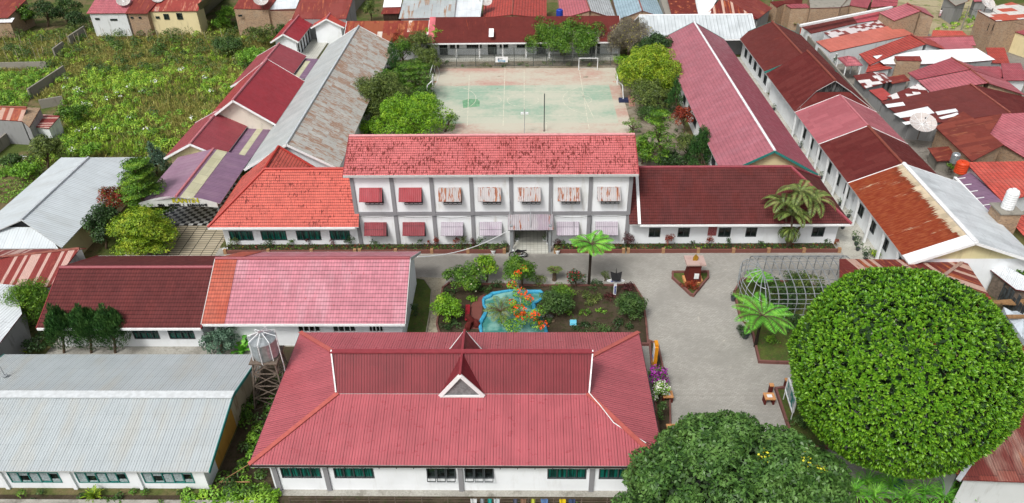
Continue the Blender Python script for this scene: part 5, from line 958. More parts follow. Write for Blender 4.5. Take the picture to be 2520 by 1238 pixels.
# ---- the giant round tree
def rosettes(C, R, n, leaf, seed):
    i = np.arange(n)+.5; ph = np.arccos(1-2*i/n); th = math.pi*(1+5**.5)*i; d = np.stack([np.cos(th)*np.sin(ph), np.sin(th)*np.sin(ph), np.cos(ph)], 1); d = unit(d+RNG.normal(size=d.shape)*.012); d = d[d[:, 2] > -.8]
    lump = 1+.018*np.sin(d[:, 0]*9+1)*np.sin(d[:, 1]*8)+.018*np.sin(d[:, 2]*11+2)+.012*np.sin(d[:, 0]*23)*np.sin(d[:, 2]*19)+RNG.normal(size=len(d))*.008
    P0 = np.array(C)+d*np.array(R)*lump[:, None]; nrm = unit(d/np.array(R)+np.array([0, 0, .03])+RNG.normal(size=d.shape)*.035); t0 = unit(np.cross(nrm, RNG.normal(size=d.shape))); b0 = np.cross(nrm, t0); P, T, B, L = [], [], [], []
    for k in range(11):
        a = 2*math.pi*k/11+RNG.uniform(-.3, .3, len(d))[:, None]; e = (1.05, .75, .4)[k % 3]+RNG.normal(size=(len(d), 1))*.15; r = t0*np.cos(a)+b0*np.sin(a); t = unit(r*np.cos(e)+nrm*np.sin(e)); l = leaf*RNG.uniform(.75, 1.2, len(d))
        P.append(P0+t*l[:, None]*.55); T.append(t); B.append(unit(np.cross(nrm, r))); L.append(l)
    return [np.concatenate(q) for q in (P, T, B, L)]
TC = Vector((25.1, 37.2, 9.3)); root = thing('topiary_tree', 'giant dense ball clipped tree with glossy bright green leaves', 'tree', (TC.x, TC.y, 0))
P, T, B, L = rosettes(TC, (6.75, 6.75, 6.7), 7400, .275, 1); leafmesh('crown', P, T, B, L, L*.4, leafmat('glossy round tree leaves', '#7cab2b', '#356413', '#5f9621', .42, .12), root)
P, T, B, L = cloud([(TC.x, TC.y, TC.z, 6.35, 6.35, 6.35)], 44, .45, fill=.02, rnd=1.2); leafmesh('inner_foliage', P, T, B, L, L*.5, leafmat('inner leaves with painted gap shade', '#20381a', '#182c12', None, .95, 0), root)  # dark inner layer: shade between the rosettes is painted into its leaf colour
MB().tube([(TC.x, TC.y, 0), (TC.x, TC.y, 5)], [.5, .4], 10).build('trunk', m_bark, root)
# ---- the broad tree at the bottom
m_bt = leafmat('broad dull green leaves', '#547b37', '#304f24', '#6d924a', .42, .15); m_yel = plain('yellow blossom', '#d3cf3a', .6, .1)
root = thing('broadleaf_tree', 'broad spreading tree with dull green leaves and few yellow flowers, bottom centre', 'tree', (13.6, 31.5, 0)); bl = []
C0 = np.array([13.6, 31.6, 2.6]); R0_ = np.array([7.6, 6., 5.6])
for i in range(150):
    d = unit(RNG.normal(size=3)); d[2] = abs(d[2])*1.0-.15; d = unit(d); k = RNG.uniform(.72, .92); r = RNG.uniform(.75, 1.35); p = C0+d*R0_*k; bl.append((*p, r, r, r*.75))
P, T, B, L = cloud(bl, 62, .34, .0, .9, .3, .2); leafmesh('crown', P, T, B, L, L*.45, m_bt, root)
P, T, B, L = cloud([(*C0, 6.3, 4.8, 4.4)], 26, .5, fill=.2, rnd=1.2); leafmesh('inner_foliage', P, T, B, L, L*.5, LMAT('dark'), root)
for p in ((1883, 1120, 4), (2015, 1155, 9), (1980, 1130, 2)):
    c = atY(p[0], p[1], 31.2); c = C0+unit(np.array(c)-C0)*np.linalg.norm(np.array(c)-C0); q = c+RNG.normal(size=(p[2]*5, 3))*np.array([.25, .2, .15]); t = unit(RNG.normal(size=q.shape)); leafmesh('blossom', q, t, unit(np.cross(t, RNG.normal(size=q.shape))), np.full(len(q), .2), np.full(len(q), .14), m_yel, root)
b = MB(); b.tube([(13.6, 31.5, 0), (13.5, 31.5, 2.2), (13.4, 31.6, 4)], [.4, .32, .2], 9)
for i in range(9): b.tube([(13.5, 31.5, 1.6+.2*i), tuple((np.array([13.5, 31.5, 2.5])+np.array(bl[i][:3]))/2), bl[i][:3]], [.15, .1, .04], 5)
b.build('trunk', m_bark, root)
# ---- trees round the court
A = 'trees round the sports court'
tree('small_tree', 'slim shrub with red young leaves at the far left corner of the court', 980, 105, 15, 30, 985, 150, 'red', 12, 45, .2, up_=.3, group=A)
tree('small_tree', 'small bright green tree against the far pink roof strip', 1070, 94, 21, 27, 1072, 138, 'bright', 16, 34, .26, group=A)
tree('small_tree', 'grey green loose tree left of the far classroom block', 1030, 122, 38, 36, 1036, 162, 'olive', 22, 30, .24, group=A)
tree('small_tree', 'fresh green tree just below the red leaved shrub', 990, 128, 22, 32, 992, 170, 'green', 16, 34, .24, group=A)
tree('cypress', 'tall dark cypress clump beside the zinc roof', 968, 152, 25, 44, 972, 205, 'conifer', 30, 34, .34, 'cone', up_=.75, br=(.25, .4), asp=.22, group=A)
tree('layered_tree', 'bright green layered tree at the left edge of the court', 1022, 196, 50, 38, 1015, 236, 'green', 40, 34, .22, 'layer', group=A)
tree('bushy_tree', 'dark olive bushy tree leaning on the zinc roof', 930, 240, 62, 50, 935, 292, 'olive', 60, 30, .22, br=(.2, .32), rnd=1, group=A)
tree('bushy_tree', 'large light green feathery tree right behind the pink tiled roof', 1010, 292, 82, 50, 1015, 335, 'bright', 70, 34, .22, br=(.18, .3), rnd=1, group=A)
tree('shrub', 'low leafy branch reaching over the near left court corner', 1105, 300, 28, 18, 1095, 325, 'green', 14, 30, .22, group=A, cat='shrub')
tree('shrub', 'small bright shrub wedged between zinc roof and pink tiled roof', 898, 315, 30, 18, 900, 335, 'bright', 14, 34, .24, group=A, cat='shrub')
tree('cypress', 'dark narrow conifer at the left end of the two storey block', 850, 392, 13, 26, 852, 420, 'conifer', 12, 40, .3, 'cone', up_=.7, group=A, asp=.25)
tree('broad_tree', 'wide green tree in front of the far classroom veranda', 1383, 88, 82, 38, 1385, 140, 'green', 60, 30, .26, br=(.18, .3), rnd=1, group=A)
gt = tree('bare_tree', 'grey brown nearly leafless twiggy tree with yellow tips', 1546, 96, 66, 42, 1548, 148, 'grey', 60, 40, .5, br=(.16, .26), rnd=1.2, group=A, asp=.07, flowers=(plain('yellow green tips', '#a8a33a', .7, .2), 500, .22), up_=.3)
tree('small_tree', 'dark green tree behind the yellow green one by the pink roof', 1612, 128, 42, 36, 1612, 176, 'dark', 34, 34, .26, group=A)
tree('broad_tree', 'dense yellow green tree at the far right corner of the court', 1595, 176, 72, 50, 1602, 232, 'yellow', 70, 34, .24, br=(.18, .3), rnd=1, group=A)
tree('small_tree', 'shadowy olive tree under the yellow green tree', 1605, 235, 48, 32, 1606, 272, 'olive', 30, 32, .24, group=A)
tree('cypress', 'dark conifer squeezed against the long pink roof', 1662, 240, 24, 40, 1664, 284, 'conifer', 26, 36, .32, 'cone', up_=.7, group=A, asp=.22)
tree('shrub', 'round red brown shrub beside the long pink roof', 1680, 288, 24, 24, 1684, 330, 'red', 26, 44, .2, group=A, cat='shrub')
tree('layered_tree', 'tall bright layered tree right of the two storey block', 1618, 332, 38, 54, 1630, 408, 'layer', 50, 36, .22, 'layer', group=A)
tree('shrub', 'small layered sapling by the near right court corner', 1558, 310, 24, 16, 1556, 330, 'layer', 12, 36, .2, 'layer', group=A, cat='shrub')
tree('small_tree', 'grey green shrub tree between layered tree and conifer', 1690, 356, 26, 24, 1690, 396, 'olive', 24, 34, .22, group=A)
tree('cypress', 'dark spreading conifer above the ridge of the maroon tiled wing', 1725, 368, 38, 46, 1726, 415, 'conifer', 44, 36, .34, 'cone', up_=.6, group=A, asp=.22)
tree('shrub', 'small light shrub at the far right end of the court fence', 1532, 150, 18, 13, 1532, 163, 'bright', 10, 34, .22, group=A, cat='shrub')
tree('bushy_tree', 'bushy grey green tree in the lane behind the rusted block', 912, 24, 22, 24, 914, 52, 'olive', 22, 30, .28)
for i, (x, y, w_, h_, bx, by, m, lb_) in enumerate(((1050, 150, 30, 26, 1052, 180, 'olive', 'grey green bush at the left end of the court fence'), (955, 205, 36, 32, 958, 240, 'green', 'mid green tree between the cypress clump and the olive bushy tree'), (1040, 245, 26, 22, 1042, 268, 'dull', 'dull green bush hugging the left edge of the court'), (960, 275, 44, 30, 962, 305, 'olive', 'olive tree behind the feathery light green tree'),
    (1640, 205, 36, 32, 1642, 240, 'dull', 'dull tree between the yellow green tree and the pink roof'), (1600, 278, 26, 16, 1600, 296, 'dull', 'low dull bush beside the blue based hoop'), (1650, 395, 36, 22, 1650, 414, 'dark', 'dark low bush just behind the maroon wing ridge'), (1580, 372, 26, 28, 1580, 404, 'layer', 'small layered tree next to the right gable of the two storey block'), (1570, 120, 22, 16, 1570, 140, 'yellow', 'yellow leaved shrub beside the bare twiggy tree'), (1545, 178, 22, 14, 1545, 194, 'green', 'green bush at the far right corner of the court'))):
    tree('small_tree' if h_ > 20 else 'shrub', lb_, x, y, w_, h_, bx, by, m, 30, 32, .23, group=A, rnd=1, cat='tree' if h_ > 20 else 'shrub')
# ---- left side
tree('layered_tree', 'tall pagoda shaped bright green tree beside the canteen banner', 352, 470, 48, 66, 352, 560, 'layer', 110, 46, .22, 'layer')
tree('layered_tree', 'wide yellow green layered tree spreading over the terrace', 345, 568, 66, 46, 345, 624, 'yellow', 80, 40, .22, 'layer')
tree('small_tree', 'rounded tree with orange red young leaves left of the canteen', 281, 492, 32, 30, 280, 560, 'red', 26, 40, .2, flowers=(LMAT('olive'), 500, .2))
tree('small_tree', 'dark green bushy tree at the edge of the silver roof', 256, 556, 34, 46, 262, 612, 'dark', 34, 36, .24)
tree('cypress', 'blue green conifer standing between silver roof and purple roof', 382, 388, 32, 34, 385, 432, 'blue', 34, 36, .3, 'cone', up_=.4, asp=.25)
tree('small_tree', 'yellow green feathery tree at the left edge by the striped roof', 74, 746, 48, 50, 82, 800, 'layer', 50, 40, .2, up_=.4, asp=.3)
J = 'three junipers in front of the dull maroon roof'
for cx, lab in ((146, 'leftmost of three flame shaped junipers by the maroon roof'), (213, 'middle of three flame shaped junipers by the maroon roof'), (272, 'rightmost of three flame shaped junipers by the maroon roof')):
    tree('juniper', lab, cx, 802, 50, 66, cx+12, 868, 'conifer', 22, 80, .36, 'flame', up_=.75, asp=.2, group=J)
tree('shrub', 'blue grey shrub below the pink tiled roof near the water tank', 543, 836, 38, 32, 545, 868, 'blue', 30, 60, .2, cat='shrub')
spiky('banana_plant', 'small clump of broad leaves beside the blue grey shrub', 598, 868, 1.4, .3, 'fern', 12, w=.5)
spiky('dracaena', 'yellow striped dracaena rosette at the left edge', 38, 872, 1., .5, 'yellow', 60, w=.12)
spiky('dracaena', 'spiky yellow green rosette under the louvred windows', 232, 1226, .8, .4, 'yellow', 50, w=.1)
tree('shrub', 'low dark shrubs behind the junipers near the lane', 95, 845, 36, 20, 95, 862, 'dark', 14, 40, .2, cat='shrub', kind='low')
# field edge trees
FE = 'trees and bushes round the weedy field'
tree('bushy_tree', 'big olive round tree above the silver roof', 115, 372, 46, 44, 118, 420, 'olive', 46, 30, .24, group=FE)
for i, (cx, cy, w_, h_, m, lab) in enumerate(((62, 42, 36, 30, 'green', 'light topped tree beside the pink roofed house in the far left corner'), (118, 32, 44, 34, 'dark', 'dark middle tree in the far left row'), (165, 22, 36, 32, 'dull', 'dull green tree in the far left row, nearest the row houses'), (190, 50, 30, 22, 'dark', 'low dark bush left of the whitewashed row house'), (560, 40, 26, 26, 'lush', 'climbing greenery beside the grey cement wall'),
    (165, 285, 38, 28, 'green', 'leafy bush behind the tiny hut in the field'), (205, 275, 26, 18, 'green', 'smaller leafy bush right of the tiny hut'), (60, 420, 38, 22, 'lush', 'bright low bush beside the vegetable plot'), (225, 372, 30, 20, 'lush', 'bright bush touching the silver roof'), (545, 58, 30, 16, 'lush', 'green mound below the grey cement wall'), (640, 88, 44, 26, 'olive', 'olive bush by the brick house'),
    (690, 82, 26, 20, 'dull', 'dull bush at the back of the washroom block'), (620, 140, 44, 22, 'lush', 'lush bush near the field end of the red roofs'), (560, 110, 50, 18, 'dull', 'broad dull bush in the far right part of the field'), (30, 400, 30, 26, 'dull', 'dull bush at the left frame edge near the rusty gate'))):
    tree('bush' if i > 2 else 'bushy_tree', lab, cx, cy, w_, h_, cx, cy+h_, m, 24, 24, .3, group=FE, cat='bush' if i > 2 else 'tree', trunk=i < 3, rnd=1)
# ---- garden
tree('shrub', 'wide drooping green shrub with pale trumpet flowers at the top of the garden', 1142, 680, 48, 32, 1142, 712, 'green', 36, 50, .2, cat='shrub', flowers=(plain('pale trumpet flower', '#d8d3b4', .6), 30, .2))
tree('shrub', 'round yellow green clipped shrub beside the drooping shrub', 1196, 655, 26, 30, 1198, 694, 'bright', 24, 60, .17, cat='shrub', flowers=(LMAT('yellow'), 500, .16))
tree('shrub', 'large rounded green shrub above the orange flowered arch', 1282, 668, 42, 36, 1284, 706, 'green', 40, 60, .17, cat='shrub')
m_or = plain('orange blossom', '#e0531a', .6, .15, 6)
def vine():
    root = thing('flame_vine', 'arch of bright orange trumpet flowers trailing over the blue pond', 'climbing plant', at(1280, 806)); bl = []
    for (x, y, z, r) in ((1292, 662, 3.0, .35), (1270, 680, 2.9, .5), (1262, 702, 2.9, .55), (1278, 722, 2.8, .65), (1296, 742, 2.7, .5), (1272, 760, 2.5, .75), (1312, 776, 2.0, .6), (1288, 784, 1.8, .7), (1322, 800, 1.2, .6), (1262, 802, 1.2, .8), (1240, 790, 1.4, .6), (1330, 765, 1.6, .6), (1262, 745, 2.6, .4)): p = at(x, y, z); bl.append((*p, r, r, r*.7))
    P, T, B, L = cloud(bl, 60, .2, rnd=1); leafmesh('foliage', P, T, B, L, L*.5, LMAT('bright'), root)
    P, T, B, L = cloud([(q[0]+RNG.normal()*.25, q[1]+RNG.normal()*.25, q[2], q[3]*.8, q[4]*.8, q[5]) for q in bl[:9]+bl[-1:]], 24, .22, rnd=1.3, fill=.05); leafmesh('blossom', P+np.array([0, 0, .12]), T, B, L, L*.7, m_or, root)
    b = MB(); b.tube([at(1284, 812), at(1284, 770, 2.4), at(1278, 720, 2.8), at(1272, 690, 2.6), at(1272, 712, 0)], .05, 6); b.build('arch_frame', m_metal, root)
vine()
tree('shrub', 'ball of bright green leaves left of the pond', 1103, 758, 35, 32, 1103, 790, 'bright', 40, 60, .17, cat='shrub')
tree('shrub', 'rounded mixed green shrub right of the orange flowers', 1368, 748, 37, 33, 1370, 780, 'dull', 40, 60, .16, cat='shrub'); tree('shrub', 'brighter green shrub just behind the mixed green one', 1385, 722, 30, 22, 1388, 745, 'green', 26, 60, .16, cat='shrub')
tree('shrub', 'dense round green shrub at the right corner of the garden', 1553, 752, 33, 34, 1556, 786, 'dull', 50, 70, .15, cat='shrub')
tree('shrub', 'bush with red leaves near the top kerb of the garden', 1415, 688, 23, 22, 1416, 708, 'dark', 22, 60, .16, cat='shrub', flowers=(plain('red leaf', '#8e1f2a', .6), 120, .17))
tree('shrub', 'small grey green shrub right of the round shrub on the garden kerb', 1327, 692, 16, 14, 1327, 706, 'olive', 12, 60, .15, cat='shrub'); tree('shrub', 'wispy shrub behind the black roofed signpost', 1488, 678, 13, 13, 1488, 692, 'olive', 10, 60, .15, cat='shrub'); tree('shrub', 'low maroon leaved shrub right of the signpost', 1545, 708, 18, 13, 1545, 722, 'maroon', 14, 60, .16, cat='shrub')
for i, (x, y, w_, h_, m, lab) in enumerate(((1110, 720, 24, 12, 'dark', 'low dark plants below the drooping shrub'), (1160, 735, 18, 10, 'bright', 'bright broad leaved plant left of the pond'), (1225, 700, 20, 12, 'dark', 'dark plants between shrubs behind the pond'), (1440, 770, 20, 9, 'green', 'sparse green seedlings in the garden soil'), (1480, 765, 16, 8, 'lush', 'lettuce green seedlings in the garden soil'), (1420, 800, 34, 9, 'dark', 'dark creeping plants by the blue tile'), (1530, 800, 34, 12, 'dark', 'dark ground plants under the round corner shrub'), (1500, 730, 20, 9, 'maroon', 'low maroon plants in the bare soil'), (1110, 800, 30, 14, 'dark', 'low dark plants by the garden path'), (1020, 770, 10, 30, 'dark', 'row of plants along the pink roofed block'))):
    tree('ground_plant', lab, x, y, w_, h_, x, y+h_*.6, m, 14, 50, .17, cat='plant', kind='low', trunk=False)
for x, y, w_, h_, m, lb_ in ((1335, 790, 30, 14, 'dull', 'stony mound plants at the right rim of the pond'), (1345, 730, 24, 12, 'green', 'green plants at the top right rim of the pond'), (1200, 712, 22, 12, 'dull', 'dark plants at the top left rim of the pond'), (1465, 705, 30, 10, 'dark', 'dark ground plants round the tree fern foot'), (1450, 735, 40, 9, 'olive', 'thin weeds across the middle of the garden soil'), (1475, 812, 40, 12, 'dull', 'weeds along the red roof edge of the garden'), (1570, 770, 10, 26, 'dull', 'plants along the right kerb of the garden'), (1400, 770, 14, 10, 'lush', 'small bright weeds left of the light blue board'), (1175, 700, 20, 12, 'dark', 'shaded plants under the yellow green clipped shrub')):
    tree('ground_plant', lb_, x, y, w_, h_, x, y+h_*.6, m, 14, 50, .16, cat='plant', kind='low', trunk=False)
r = thing('areca_palm', 'small yellow green palm leaning over the pond', 'palm', at(1235, 800)); fronds(r, at(1232, 768, 1.5), 13, 2.0, 95, LMAT('palm'), .5, 60, leafn=20, lw=.05)
MB().tube([at(1235, 800), at(1232, 768, 1.3)], .07, 6).build('trunk', m_bark, r)
for i in range(16): g = at(1335+RNG.uniform(-18, 26), 790+RNG.uniform(-28, 20)); tag(MB().lathe((g.x, g.y, .08), [(.16+.08*(i % 3), 0), (.2+.08*(i % 3), .12), (.1, .26)], 7).build('garden_rock', m_bark if i % 2 else plain('grey stone', '#77756e', .9, .3, 5), loc=(g.x, g.y, .1)), 'rounded garden rock in the loose row right of the pond', 'rock', 'rocks right of the pond')
r = thing('cycad', 'short shaggy palm on the top kerb of the garden', 'palm', at(1364, 690)); fronds(r, at(1365, 668, 1.1), 14, .9, 80, LMAT('olive'), .3, 60, leafn=16, lw=.05); MB().tube([at(1364, 690), at(1365, 668, 1.1)], [.22, .16], 8).build('trunk', m_bark, r)
def fern(label, base, cz, n, L, cx=None):
    r = thing('tree_fern', label, 'tree fern', base); c = Vector((base.x, base.y, cz)) if cx is None else cx; fronds(r, c, n, L, 66, LMAT('fern'), .72, 40, leafn=26, lw=.06)
    MB().tube([base, base.lerp(c, .5), c], [.16, .13, .15], 9).build('trunk', plain('dark fibrous fern trunk', '#2c241c', .95, .4, 9, bump=.6), r)
g = at(1449, 704); fern('tree fern with tall dark trunk in front of the porch', g, atY(1455, 602, g.y).z, 15, 2.3)
g = Vector((20.3, 50.0, 0)); fern('low tree fern with wide bright fronds beside the wire cage', g, atY(1893, 778, g.y).z, 13, 3.0)
r = thing('small_palm', 'little palm growing up inside the wire cage', 'palm', at(1868, 735)); fronds(r, at(1866, 690, 1.8), 12, 1.6, 80, LMAT('fern'), .5, 60, leafn=18, lw=.06, one=True, name='foliage')
# ---- the shaggy palm
g = at(1938, 612); r = thing('fan_palm', 'shaggy drooping palm clump with several heads against the maroon roof', 'palm', g)
for (x, y, dy, n, L) in ((1968, 474, .3, 9, 3.0), (1930, 506, 0, 9, 3.0), (2000, 494, .5, 9, 3.0), (1950, 530, -.4, 8, 2.6)):
    c = atY(x, y, g.y+dy); fronds(r, c, n, L, 135, LMAT('palm'), .62, 62, leafn=44, lw=.05, one=True, name='palm_head', jitter=.35); MB().tube([g, g.lerp(c, .5)+Vector((.15, .1, 0)), c], [.15, .12, .12], 7).build('trunk', m_bark, r)
c = atY(1945, 565, g.y-.3); fronds(r, c, 9, 2.0, 150, LMAT('olive'), .45, 30, leafn=30, lw=.05, one=True, name='dry_skirt')
# ---- bougainvillea and right beds
tree('bougainvillea', 'magenta bougainvillea beside the red roof edge', 1618, 930, 22, 26, 1618, 958, 'green', 24, 60, .16, cat='shrub', flowers=(plain('magenta bract', '#9c2f9a', .6), 900, .15), base=Vector((10.9, 44.8, 0)))
tree('bougainvillea', 'white flowered bougainvillea below the magenta one', 1624, 978, 20, 26, 1624, 1000, 'lush', 24, 60, .16, cat='shrub', flowers=(plain('white bract', '#d9d6cf', .6), 420, .14), base=Vector((10.9, 43.2, 0)))
tree('ground_plant', 'dark plants between the roof edge and the paved yard', 1625, 1020, 14, 34, 1625, 1045, 'dull', 20, 50, .17, cat='plant', trunk=False)
for x, y, w_, h_, m, lab in ((1898, 838, 20, 14, 'layer', 'little yellow fruited bush in the lawn bed below the tree fern'), (1830, 815, 22, 16, 'dark', 'dark plants on the kerb left of the tree fern'), (1950, 800, 34, 30, 'dark', 'dark shrubs between the cage and the giant round tree'), (1880, 730, 30, 20, 'dull', 'shrubs filling the left end of the wire cage'), (1960, 700, 60, 20, 'dull', 'shrubs filling the middle of the wire cage'), (1925, 760, 46, 18, 'dark', 'dark plants along the front of the wire cage'), (1965, 1040, 30, 14, 'dull', 'low plants behind the tilted sign board'), (1700, 702, 26, 10, 'red', 'small red flowered plants round the statue plinth'), (2010, 1120, 34, 16, 'dark', 'shaded plants under the broad tree edge')):
    tree('ground_plant', lab, x, y, w_, h_, x, y+h_*.7, m, 22, 45, .18, cat='plant', kind='low', trunk=False)
for x, y in ((2100, 1215), (2150, 1225), (2190, 1200), (2130, 1195), (2270, 1220), (2320, 1228), (2360, 1215), (2230, 1232)): spiky('grass_clump', 'arching grass clump in the row along the bottom right edge', x, y, 1.5, .4, 'fern', 60, group='arching grass clumps', w=.07, droop=110)
for x, y in ((2415, 1222), (2440, 1230), (2395, 1232)): spiky('taro_plant', 'large leaved taro plant by the white wall, bottom right', x, y, .8, .2, 'fern', 7, group='taro plants', w=.55, droop=40)
tree('small_tree', 'small leafy tree behind the white sheeting at right edge', 2500, 680, 34, 26, 2500, 712, 'green', 26, 40, .22)
tree('bush', 'bright bush at the corner of the right boundary wall', 2062, 195, 10, 9, 2062, 204, 'bright', 8, 40, .22, cat='bush'); tree('bush', 'white flowered bush on the right boundary wall', 2052, 146, 10, 14, 2052, 160, 'dull', 10, 40, .22, cat='bush', flowers=(m_trim, 60, .2))
spiky('banana_plant', 'bright banana plant below the unfinished brick house', 1962, 72, 2., .4, 'bright', 16, w=.6); tree('bush', 'overgrown bush next to the orange water tank', 2338, 412, 16, 12, 2340, 424, 'lush', 10, 40, .2, cat='bush')
tree('shrub', 'round yellow flowered shrub at the corner of the rust roofed classroom', 2152, 624, 13, 9, 2152, 632, 'yellow', 10, 60, .17, cat='shrub')
# ---- planter shrubs
PG = 'clipped shrubs and flowers in the wall planters'
def yp(px): return at(px, 606)
for px, hw_, hh_, m, lab in ((572, 18, 16, 'olive', 'grassy clump at the left end of the wing planter'), (660, 24, 13, 'dark', 'dark shrubs under the first green curtained windows'), (715, 14, 11, 'green', 'green shrub between curtained windows of the wing'), (757, 7, 12, 'maroon', 'maroon ball shrub under the third curtained window'), (816, 7, 12, 'maroon', 'maroon ball shrub under the fourth curtained window'), (860, 16, 16, 'dark', 'dark shrub where the wing meets the white block'), (920, 15, 10, 'dull', 'low shrub below the first ground floor awning'),
    (1033, 7, 12, 'dark', 'dark egg shaped shrub below the second awning'), (1054, 6, 10, 'red', 'red tipped plant beside the egg shaped shrub'), (1073, 9, 13, 'red', 'red brown ball shrub below the pillar'), (1122, 8, 14, 'red', 'red leaved column shrub below the third awning'), (1142, 10, 18, 'olive', 'loose thin shrub near the third awning'), (1165, 9, 13, 'maroon', 'maroon ball shrub left of the cable'), (1185, 16, 14, 'dull', 'leafy shrub below the fourth awning'), (1244, 11, 9, 'dark', 'dark low shrub left of the porch'),
    (1372, 14, 12, 'maroon', 'maroon plants right of the porch'), (1385, 8, 10, 'dull', 'small shrub behind the tree fern trunk'), (1545, 22, 22, 'maroon', 'purple leaved bougainvillea at the corner of the white block'), (1650, 16, 18, 'red', 'reddish flowering shrub under the first right wing window'), (1706, 9, 10, 'dark', 'ball shrub under the second right wing window'), (1748, 14, 16, 'red', 'reddish shrub below the dark red notice board'), (1791, 13, 13, 'dark', 'ball shrub under the third right wing window'), (1876, 14, 9, 'dark', 'low ball shrub left of the shaggy palm'), (2034, 12, 12, 'dark', 'dark ball shrub near the end of the right wing'), (2058, 10, 12, 'red', 'red shrub at the end of the right wing planter')):
    g = at(px, 608); tree('shrub', lab, px, 606-hh_*.75, hw_, hh_, px, 610, m, 12, 70, .14, cat='shrub', trunk=False, group=PG, kind='low')
P = []; 
for x0, x1 in ((-32.2, -2.1), (3, 32.4)):
    n_ = int((x1-x0)*55); P.append(np.stack([RNG.uniform(x0, x1, n_), RNG.uniform(65.05, 66.1, n_), .3+RNG.random(n_)*.18], 1))
P = np.concatenate(P); d = unit(RNG.normal(size=P.shape)); mi = RNG.choice(3, len(P), p=[.75, .17, .08]); leafmesh('planter_groundcover', P, d, unit(np.cross(d, RNG.normal(size=P.shape))), .2, .12, None, mats=[LMAT('dull'), LMAT('red'), LMAT('bright')], mi=mi, kind='stuff')
for x, y, w_, h_, m, lb_ in ((1900, 700, 40, 26, 'dull', 'tall bushes inside the left half of the wire cage'), (1990, 690, 44, 26, 'olive', 'tall bushes inside the right half of the wire cage'), (1950, 735, 44, 24, 'dark', 'dark bushes crowding the front of the wire cage'), (2030, 720, 30, 24, 'dull', 'bushes between the wire cage and the striped roof')):
    tree('ground_plant', lb_, x, y, w_, h_, x, y+h_, m, 26, 40, .2, cat='plant', trunk=False, rnd=1)
# ================================================================ the weedy field and other ground cover
def inpoly(x, y, poly):
    ins = np.zeros(len(x), bool); j = len(poly)-1
    for i in range(len(poly)):
        xi, yi = poly[i][:2]; xj, yj = poly[j][:2]; c = ((yi > y) != (yj > y)) & (x < (xj-xi)*(y-yi)/(yj-yi+1e-12)+xi); ins ^= c; j = i
    return ins
def vnoise(x, y, s, seed):
    r = np.random.default_rng(seed); g = r.random((64, 64)); u, v = x/s, y/s; i, j = np.floor(u).astype(int), np.floor(v).astype(int); a, b = u-i, v-j; a = a*a*(3-2*a); b = b*b*(3-2*b)
    G_ = lambda p, q: g[p % 64, q % 64]; return (G_(i, j)*(1-a)+G_(i+1, j)*a)*(1-b)+(G_(i, j+1)*(1-a)+G_(i+1, j+1)*a)*b
def scatter(poly, dens, mask=None):
    poly = [tuple(p)[:2] for p in poly]; xs = [p[0] for p in poly]; ys = [p[1] for p in poly]; n = int((max(xs)-min(xs))*(max(ys)-min(ys))*dens)
    x = RNG.uniform(min(xs), max(xs), n); y = RNG.uniform(min(ys), max(ys), n); k = inpoly(x, y, poly)
    if mask is not None: k &= RNG.random(n) < mask(x, y)
    return x[k], y[k]
def tufts(name, poly, dens, h, w, mats, probs, mask=None, blades=4, lean=.5):
    x, y = scatter(poly, dens, mask); n = len(x); X = np.repeat(x, blades)+RNG.normal(size=n*blades)*.12; Y = np.repeat(y, blades)+RNG.normal(size=n*blades)*.12
    hh = h*RNG.uniform(.5, 1.3, n*blades)*np.repeat(.7+.6*vnoise(x, y, 3., 3), blades); t = unit(np.stack([RNG.normal(size=n*blades)*lean, RNG.normal(size=n*blades)*lean, np.ones(n*blades)], 1))
    P = np.stack([X, Y, hh*.4], 1); b = unit(np.cross(t, RNG.normal(size=t.shape))); z = vnoise(x, y, 6., 5)+RNG.normal(size=n)*.18; e = np.quantile(z, np.cumsum(probs)[:-1]); mi = np.repeat(np.searchsorted(e, z), blades)
    return leafmesh(name, P, t, b, hh, np.full(len(hh), w), None, mats=[LMAT(m) for m in mats], mi=mi, kind='stuff')
def bushes(name, poly, dens, r, mats, probs, mask=None, leaf=.22, per=60, flower=0.):
    x, y = scatter(poly, dens, mask); bl = []; P_, T_, B_, L_, M_ = [], [], [], [], []
    for i in range(len(x)):
        q = r*RNG.uniform(.6, 1.3); n_ = per; d = unit(RNG.normal(size=(n_, 3))); d[:, 2] = np.abs(d[:, 2]); p = np.array([x[i], y[i], q*.5])+d*np.array([q, q, q*1.05])*RNG.uniform(.7, 1.05, (n_, 1))
        nn = unit(d+np.array([0, 0, .4])+RNG.normal(size=d.shape)*.4); t = unit(np.cross(nn, RNG.normal(size=d.shape))); P_.append(p); T_.append(t); B_.append(np.cross(nn, t)); L_.append(leaf*RNG.uniform(.7, 1.3, n_)); m = np.full(n_, RNG.choice(len(mats), p=probs))
        if flower and RNG.random() < flower: m = np.where((d[:, 2] > .55) & (RNG.random(n_) < .6), len(mats), m)
        M_.append(m)
    L_ = np.concatenate(L_); return leafmesh(name, np.concatenate(P_), np.concatenate(T_), np.concatenate(B_), L_, L_*.5, None, mats=[LMAT(m) for m in mats]+[m_trim], mi=np.concatenate(M_), kind='stuff')
FP = [at(*p) for p in ((412, 384), (546, 258), (627, 162), (672, 110), (700, 84), (560, 52), (225, 70), (60, 84), (-60, 92), (-90, 180), (115, 172), (165, 186), (80, 246), (170, 262), (150, 330), (60, 400), (-30, 440), (150, 400), (215, 385), (345, 392))]
FPS = [(p.x, p.y) for p in FP]
m_field = ground_mat('weedy field soil', '#5d6430', '#6d6238', '#4a5426', .3, 1.5); sheet('field', FPS, .004, m_field)
far = lambda x, y: (y > 128)
tufts('field_grass', FPS, 7.5, .75, .09, ['grass', 'olive', 'weed'], [.5, .3, .2], lambda x, y: np.where(y > 126, .45, 1.), 4, .45)
